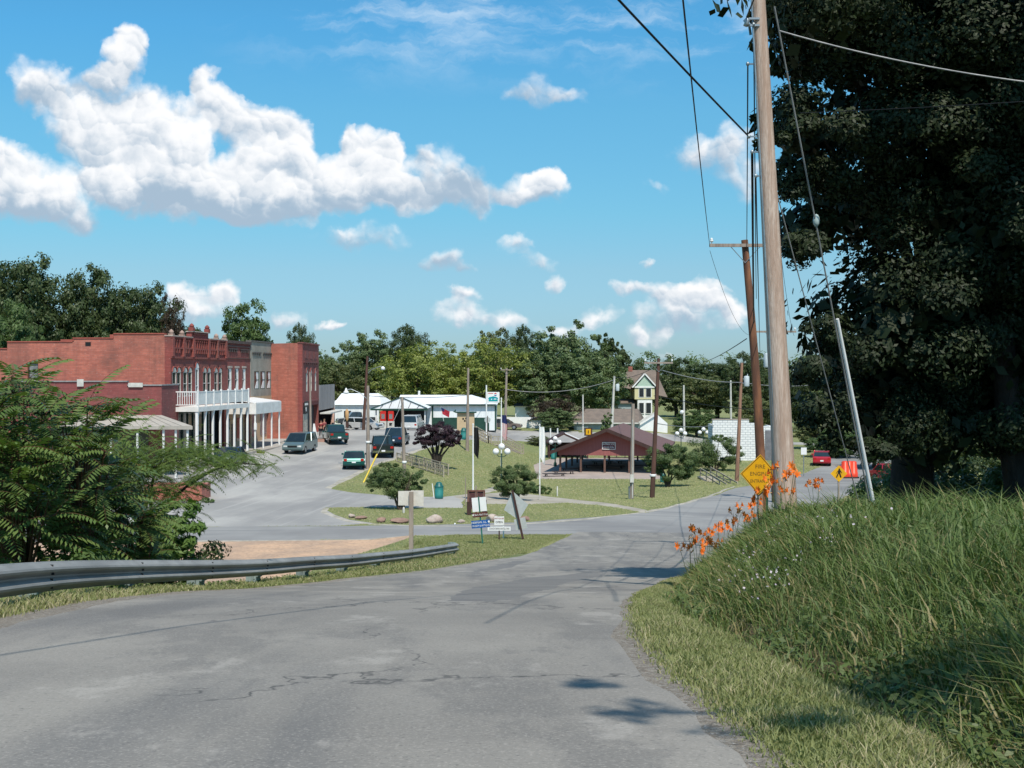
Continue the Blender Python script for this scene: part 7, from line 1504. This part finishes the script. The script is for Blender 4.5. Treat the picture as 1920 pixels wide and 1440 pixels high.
# ---------------------------------------------------------------- the big dark tree
bt0 = GD(1705, 25.0); rT = thing('maple_tree', 'huge dark shaded broadleaf tree filling the right side of the photo', 'tree', tuple(bt0), 0)
LB = [(1560,40,22,1.1,1.1),(1500,70,22,.5,.6),(1600,-80,21,1.6,1.3),(1490,190,21.5,.42,.5),(1445,268,21.3,.28,.2),(1415,262,21,.14,.14),(1420,215,21.2,.14,.1),(1440,130,21.5,.2,.3),(1465,40,21.5,.3,.4),(1545,260,22,.9,1.0),(1500,330,22,.4,.5),(1560,420,22,.8,.8),
 (1500,470,21.6,.32,.22),(1480,455,21.5,.15,.15),(1565,540,22.3,.62,.6),(1550,625,22.3,.42,.4),(1560,690,22,.62,.55),(1520,700,22,.3,.3),(1550,770,22,.45,.4),(1590,815,22,.5,.42),(1560,830,22,.22,.25),(1650,840,22.5,.55,.35),(1690,600,23,1.4,1.8),(1690,300,23,1.6,1.8),(1720,60,22.5,1.7,1.6),(1700,760,23,1.1,.9),
 (1850,120,22.5,1.7,1.8),(1860,380,22.5,1.6,1.8),(1850,620,23,1.5,1.6),(1820,790,23.5,1.2,.7),(1930,760,23,1.2,.9),(2050,300,23,2,2.6),(2050,650,24,1.8,2.0),(2200,200,23,2.4,3),(2200,600,24,2.4,2.4)]
LB2 = []; LBs = []
for a, b, d, rx_, rz_ in LB: c = P(a, b, d)-bt0; (LB2 if rx_ >= .5 else LBs).append((c.x, c.y, c.z, rx_, max(rx_, .3)*1.2, rz_))
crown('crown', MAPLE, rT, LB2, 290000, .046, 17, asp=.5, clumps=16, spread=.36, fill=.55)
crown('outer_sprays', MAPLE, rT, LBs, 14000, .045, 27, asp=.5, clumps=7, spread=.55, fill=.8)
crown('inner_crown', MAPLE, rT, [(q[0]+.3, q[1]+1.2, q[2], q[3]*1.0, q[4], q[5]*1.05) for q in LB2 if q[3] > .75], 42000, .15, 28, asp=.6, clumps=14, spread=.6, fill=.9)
ov = [(12, 19, 9.6, 3.5, 2.4, 1.4), (15.5, 19, 9.4, 3, 2.4, 1.4), (13.5, 17.2, 7.6, 3.2, 1.5, .9), (12.8, 16, 8.4, 2.4, 2.6, 1.5), (15.5, 16, 8, 2.8, 3, 1.8), (12.6, 19.5, 10.5, 3.2, 3, 2.2), (14.5, 13.5, 7.8, 2.2, 2.2, 1.4), (17.5, 13, 8.5, 3, 3, 2), (8.7, 19, 8.3, 1.5, 1.3, 1.2), (10.8, 18.2, 8.2, 1.8, 1.6, 1.3), (9.4, 20.5, 10.8, 2.0, 1.8, 1.5)]  # unseen crown lobes above the view, added to shade the tree below
crown('unseen_shade_crown', MAPLE, rT, [tuple(np.array(q[:3])-np.array(bt0))+q[3:] for q in ov], 100000, .13, 18, clumps=14, spread=.4, fill=.7)
BL_ = [(1760,210,21,.4,.3)]
m = MB(); m.tube([(0, 0, -.6), (.05, 0, .5), (.1, 0, 2.5), (.3, 0, 5), (.8, -.3, 8), (1.2, -.6, 11)], [.62, .46, .40, .36, .28, .15], 14)
for q in [q for q in LB2 if q[3] > .75][::2]: c = V(*q[:3]); z = max(1.2, c.z*.45); m.tube([(.1+.05*z, 0, z), (c.x*.5, c.y*.5, c.z*.8+.3), tuple(c)], [.16, .09, .02], 6)
for q in ov[::2]: c = V(*q[:3])-V(*bt0); m.tube([(.4, 0, 5.5), (c.x*.5, c.y*.5, c.z*.8), tuple(c)], [.2, .12, .03], 6)
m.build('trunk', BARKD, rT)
b = GD(1935, 23.5); r = thing('leaning_tree_trunk', 'leaning tree trunk at the right edge of the photo, in deep shade', 'tree', tuple(b), 0); tpv = P(1850, 450, 23)-b; m = MB(); m.tube([(0, 0, -.5), tpv*.35+V(-.1, 0, 0), tpv*.7, tpv, tpv*1.5+V(.5, 0, 0)], [.36, .27, .22, .17, .1], 12); m.build('trunk', BARKD, r)
crown('crown', MAPLE, r, [((tpv*1.6).x+1, (tpv*1.6).y, (tpv*1.6).z, 2, 2, 1.5)], 9000, .07, 23)
for px_, d, w, h, mt, lb in ((1700, 31, 2.4, 1.7, GREEN_M, 'green bush behind the trunk of the big dark tree'), (1800, 28, 2.6, 1.5, GREEN_D, 'dark bush under the big tree, right of its trunk'), (1880, 27, 2.6, 1.3, GREEN_M, 'lighter leafy bush low under the tree near the right edge'), (1960, 26, 2.6, 1.6, GREEN_M, 'leafy bush cut by the right edge of the photo'), (1640, 34, 1.6, 1.5, GREEN_M, 'small bush left of the big tree trunk behind the guy anchor'), (1745, 34, 3.0, 2.4, GREEN_D, 'tall dark bush behind the big tree trunk')):
    b = GD(px_, d); r = thing('bush', lb, 'shrub', tuple(b), 0, 'bushes under the big tree'); crown('leaves', mt, r, [(0, 0, h*.5, w*.5, w*.5, h*.5), (w*.35, 0, h*.35, w*.35, w*.4, h*.38), (-w*.3, .1, h*.4, w*.35, w*.4, h*.38)], 8000, .05, int(px_), fill=.5); m = MB(); m.tube([(0, 0, -.2), (0, 0, h*.5)], [.04, .01], 5); m.build('stem', BARKD, r)
# ---------------------------------------------------------------- park trees and shrubs
PARK = leafmat('park_tree_leaf', (.085, .130, .045), (.140, .190, .070))
def smalltree(label, px, d, pyb, lobes, mat, n, leaf, seed, trunk=.10, stems=3, bark=BARK, name='small_tree', group='small trees in the park', cat='tree'):
    b = GD(px, d); r = thing(name, label, cat, tuple(b), 0, group); L = []
    for (a, y, rx_, rz_) in lobes: c = P(a, y, d)-b; L.append((c.x, 0, c.z, rx_/F*d, rx_/F*d*.9, rz_/F*d))
    crown('crown', mat, r, L, n, leaf, seed, clumps=12, spread=.34, fill=.35); m = MB(); rg = random.Random(seed)
    for l in L[:8]: m.tube([(rg.uniform(-.05, .05), 0, -.3), (l[0]*.25, rg.uniform(-.1, .1), l[2]*.45), (l[0]*.8, rg.uniform(-.3, .3), l[2])], [trunk, trunk*.6, trunk*.15], 7)
    m.build('trunk', bark, r); return r
smalltree('bushy young tree with two rounded tops on the grass island behind the wide sign', 752, 70, 955, [(722,893,26,24),(745,905,28,25),(775,905,25,25),(705,905,16,18),(790,900,12,16),(738,880,16,14),(780,885,12,14),(750,925,22,12)], PARK, 34000, .038, 61)
smalltree('bushy green tree at the path behind the leaning diamond sign', 968, 78, 945, [(945,895,24,22),(968,890,22,24),(990,895,20,22),(935,915,18,16),(965,918,28,14),(990,910,14,14),(955,875,10,9)], PARK, 34000, .038, 62)
smalltree('purple leaved plum tree with a forked trunk on the mound', 818, 100, 875, [(803,817,22,17),(828,812,24,19),(847,818,18,15),(788,828,12,10),(860,826,11,11),(820,800,18,10),(836,830,18,12),(804,834,14,8)], PURPLE, 28000, .05, 63, trunk=.16, bark=BARKD, name='plum_tree')
smalltree('round green tree right of the dark brown pole before the pavilion', 1252, 99, 912, [(1232,862,22,24),(1258,855,26,26),(1285,862,24,26),(1245,885,24,14),(1278,885,22,14),(1215,872,10,16),(1262,838,14,12)], PARK, 34000, .05, 64)
smalltree('broad green park tree left of the white block building', 1340, 116, 895, [(1315,850,28,26),(1345,840,30,26),(1372,852,20,22),(1330,872,30,14),(1362,870,22,12),(1300,865,16,18),(1350,825,16,10)], PARK, 34000, .055, 65)
smalltree('slim young tree in front of the ranch house roof', 1140, 150, 800, [(1138,790,9,9),(1140,780,7,7),(1136,800,9,8)], GREEN_B, 2500, .1, 66, trunk=.06)
smalltree('low green shrub at the pale mulch bed left of the terrace', 1018, 88, 930, [(1008,918,14,9),(1025,920,10,6),(998,914,8,6)], GREEN_M, 3500, .06, 67, trunk=.03, name='shrub', group='low shrubs in the park', cat='shrub')
smalltree('dark shrub just behind the left side posts of the pavilion', 1092, 135, 893, [(1092,878,12,12),(1105,882,10,10)], GREEN_D, 3500, .08, 68, trunk=.03, name='shrub', group='low shrubs in the park', cat='shrub')
smalltree('grassy weeds at the foot of the brick planter', 388, 74, 945, [(385,938,10,4),(395,940,8,3)], GREEN_M, 900, .05, 69, trunk=.01, name='shrub', group='low shrubs in the park', cat='shrub')
smalltree('small plant below the white canopy beside the near post', 484, 107, 850, [(486,848,6,3),(492,850,5,3)], GREEN_Y, 500, .06, 70, trunk=.01, name='shrub', group='low shrubs in the park', cat='shrub')
for px_, d, h, lb in ((1045, 86, .7, 'small white sprinkler post on the mulch bed'), (1012, 80, .9, 'short pale post at the mulch bed in the park')):
    b = GD(px_, d); m = MB(); m.lathe(b, [(.05, -.1), (.05, h), (.02, h+.05)], 8); one(m, 'garden_post', OFFWHITE, lb, 'post')

# short turf of the park lawns, scattered over the real ground triangles
rg = np.random.default_rng(91); A_, B_, C_ = V3[LT[:, 0]], V3[LT[:, 1]], V3[LT[:, 2]]; ar = np.linalg.norm(np.cross(B_-A_, C_-A_), axis=1)/np.maximum(A_[:, 1], 50)**1.6; n = 150000
ti = rg.choice(len(LT), n, p=ar/ar.sum()); u = rg.random((n, 2)); k = u.sum(1) > 1; u[k] = 1-u[k]; pos = A_[ti]+(B_-A_)[ti]*u[:, :1]+(C_-A_)[ti]*u[:, 1:]; pos[:, 2] += .015
sz = (.035+.045*rg.random(n))*np.clip(pos[:, 1]/80, .7, 1.5); ns = pnoise(pos[:, 0], pos[:, 1], .35, 92); tint = np.stack([np.clip(.5+.45*ns+.3*(rg.random(n)-.5), 0, 1), rg.random(n)*.6, np.where(rg.random(n) < .12+.12*ns, .2, 1.0)], 1)
v, f, t = quat_leaves(pos, np.array([0, -.75, .65])+rg.normal(size=(n, 3))*.35, sz, .35, tint)
_tag(npmesh('lawn_turf', v, f, grassmat('lawn_turf_blades', (.19, .22, .085), (.29, .29, .13), (.38, .33, .20)), None, t), 'short mown turf of the park lawns', 'grass', kind='stuff')

# tree on the bank beside the camera: its overhanging branch dapples the road edge
b = V(7.5, -3.0, gzf(7.5, -3.0)); r = thing('roadside_tree', 'tree beside the camera, out of view, whose branch throws dappled shade on the road edge', 'tree', tuple(b), 0)
LQ = [(1.75, .3, 6.4, .5, .3, .2), (2.3, -.3, 6.6, .55, .3, .2), (1.5, 1.1, 6.2, .35, .25, .15), (2.6, 1.0, 6.6, .45, .2, .15), (2.0, -.8, 6.5, .4, .2, .15), (4.2, -.5, 7.4, 1.0, 1.0, .7), (6, -2.5, 8.5, 1.8, 1.8, 1.5), (8, -3, 10, 2.2, 2.2, 1.8), (9.5, -4.5, 8.5, 1.8, 1.8, 1.5)]
LQ = [(q[0]-b.x, q[1]-b.y, q[2]-b.z)+q[3:] for q in LQ]; crown('crown', GREEN_M, r, LQ[5:], 9000, .07, 95, fill=.6, clumps=6, spread=.45); crown('branch_leaves', GREEN_M, r, [(q[0]+.15, q[1]+.1, q[2], q[3]*.6, q[4]*.8, q[5]) for q in LQ[:3]], 420, .042, 96, fill=.7, clumps=5, spread=.5); m = MB(); m.tube([(0, 0, -.4), (0, 0, 3), (.2, -.2, 7), (.5, 0, 10)], [.35, .28, .2, .08], 10); m.tube([(0, 0, 4.5), (-2.5, 2, 8), tuple(LQ[5][:3]), tuple(LQ[0][:3])], [.14, .09, .06, .02], 6); m.build('trunk', BARK, r)
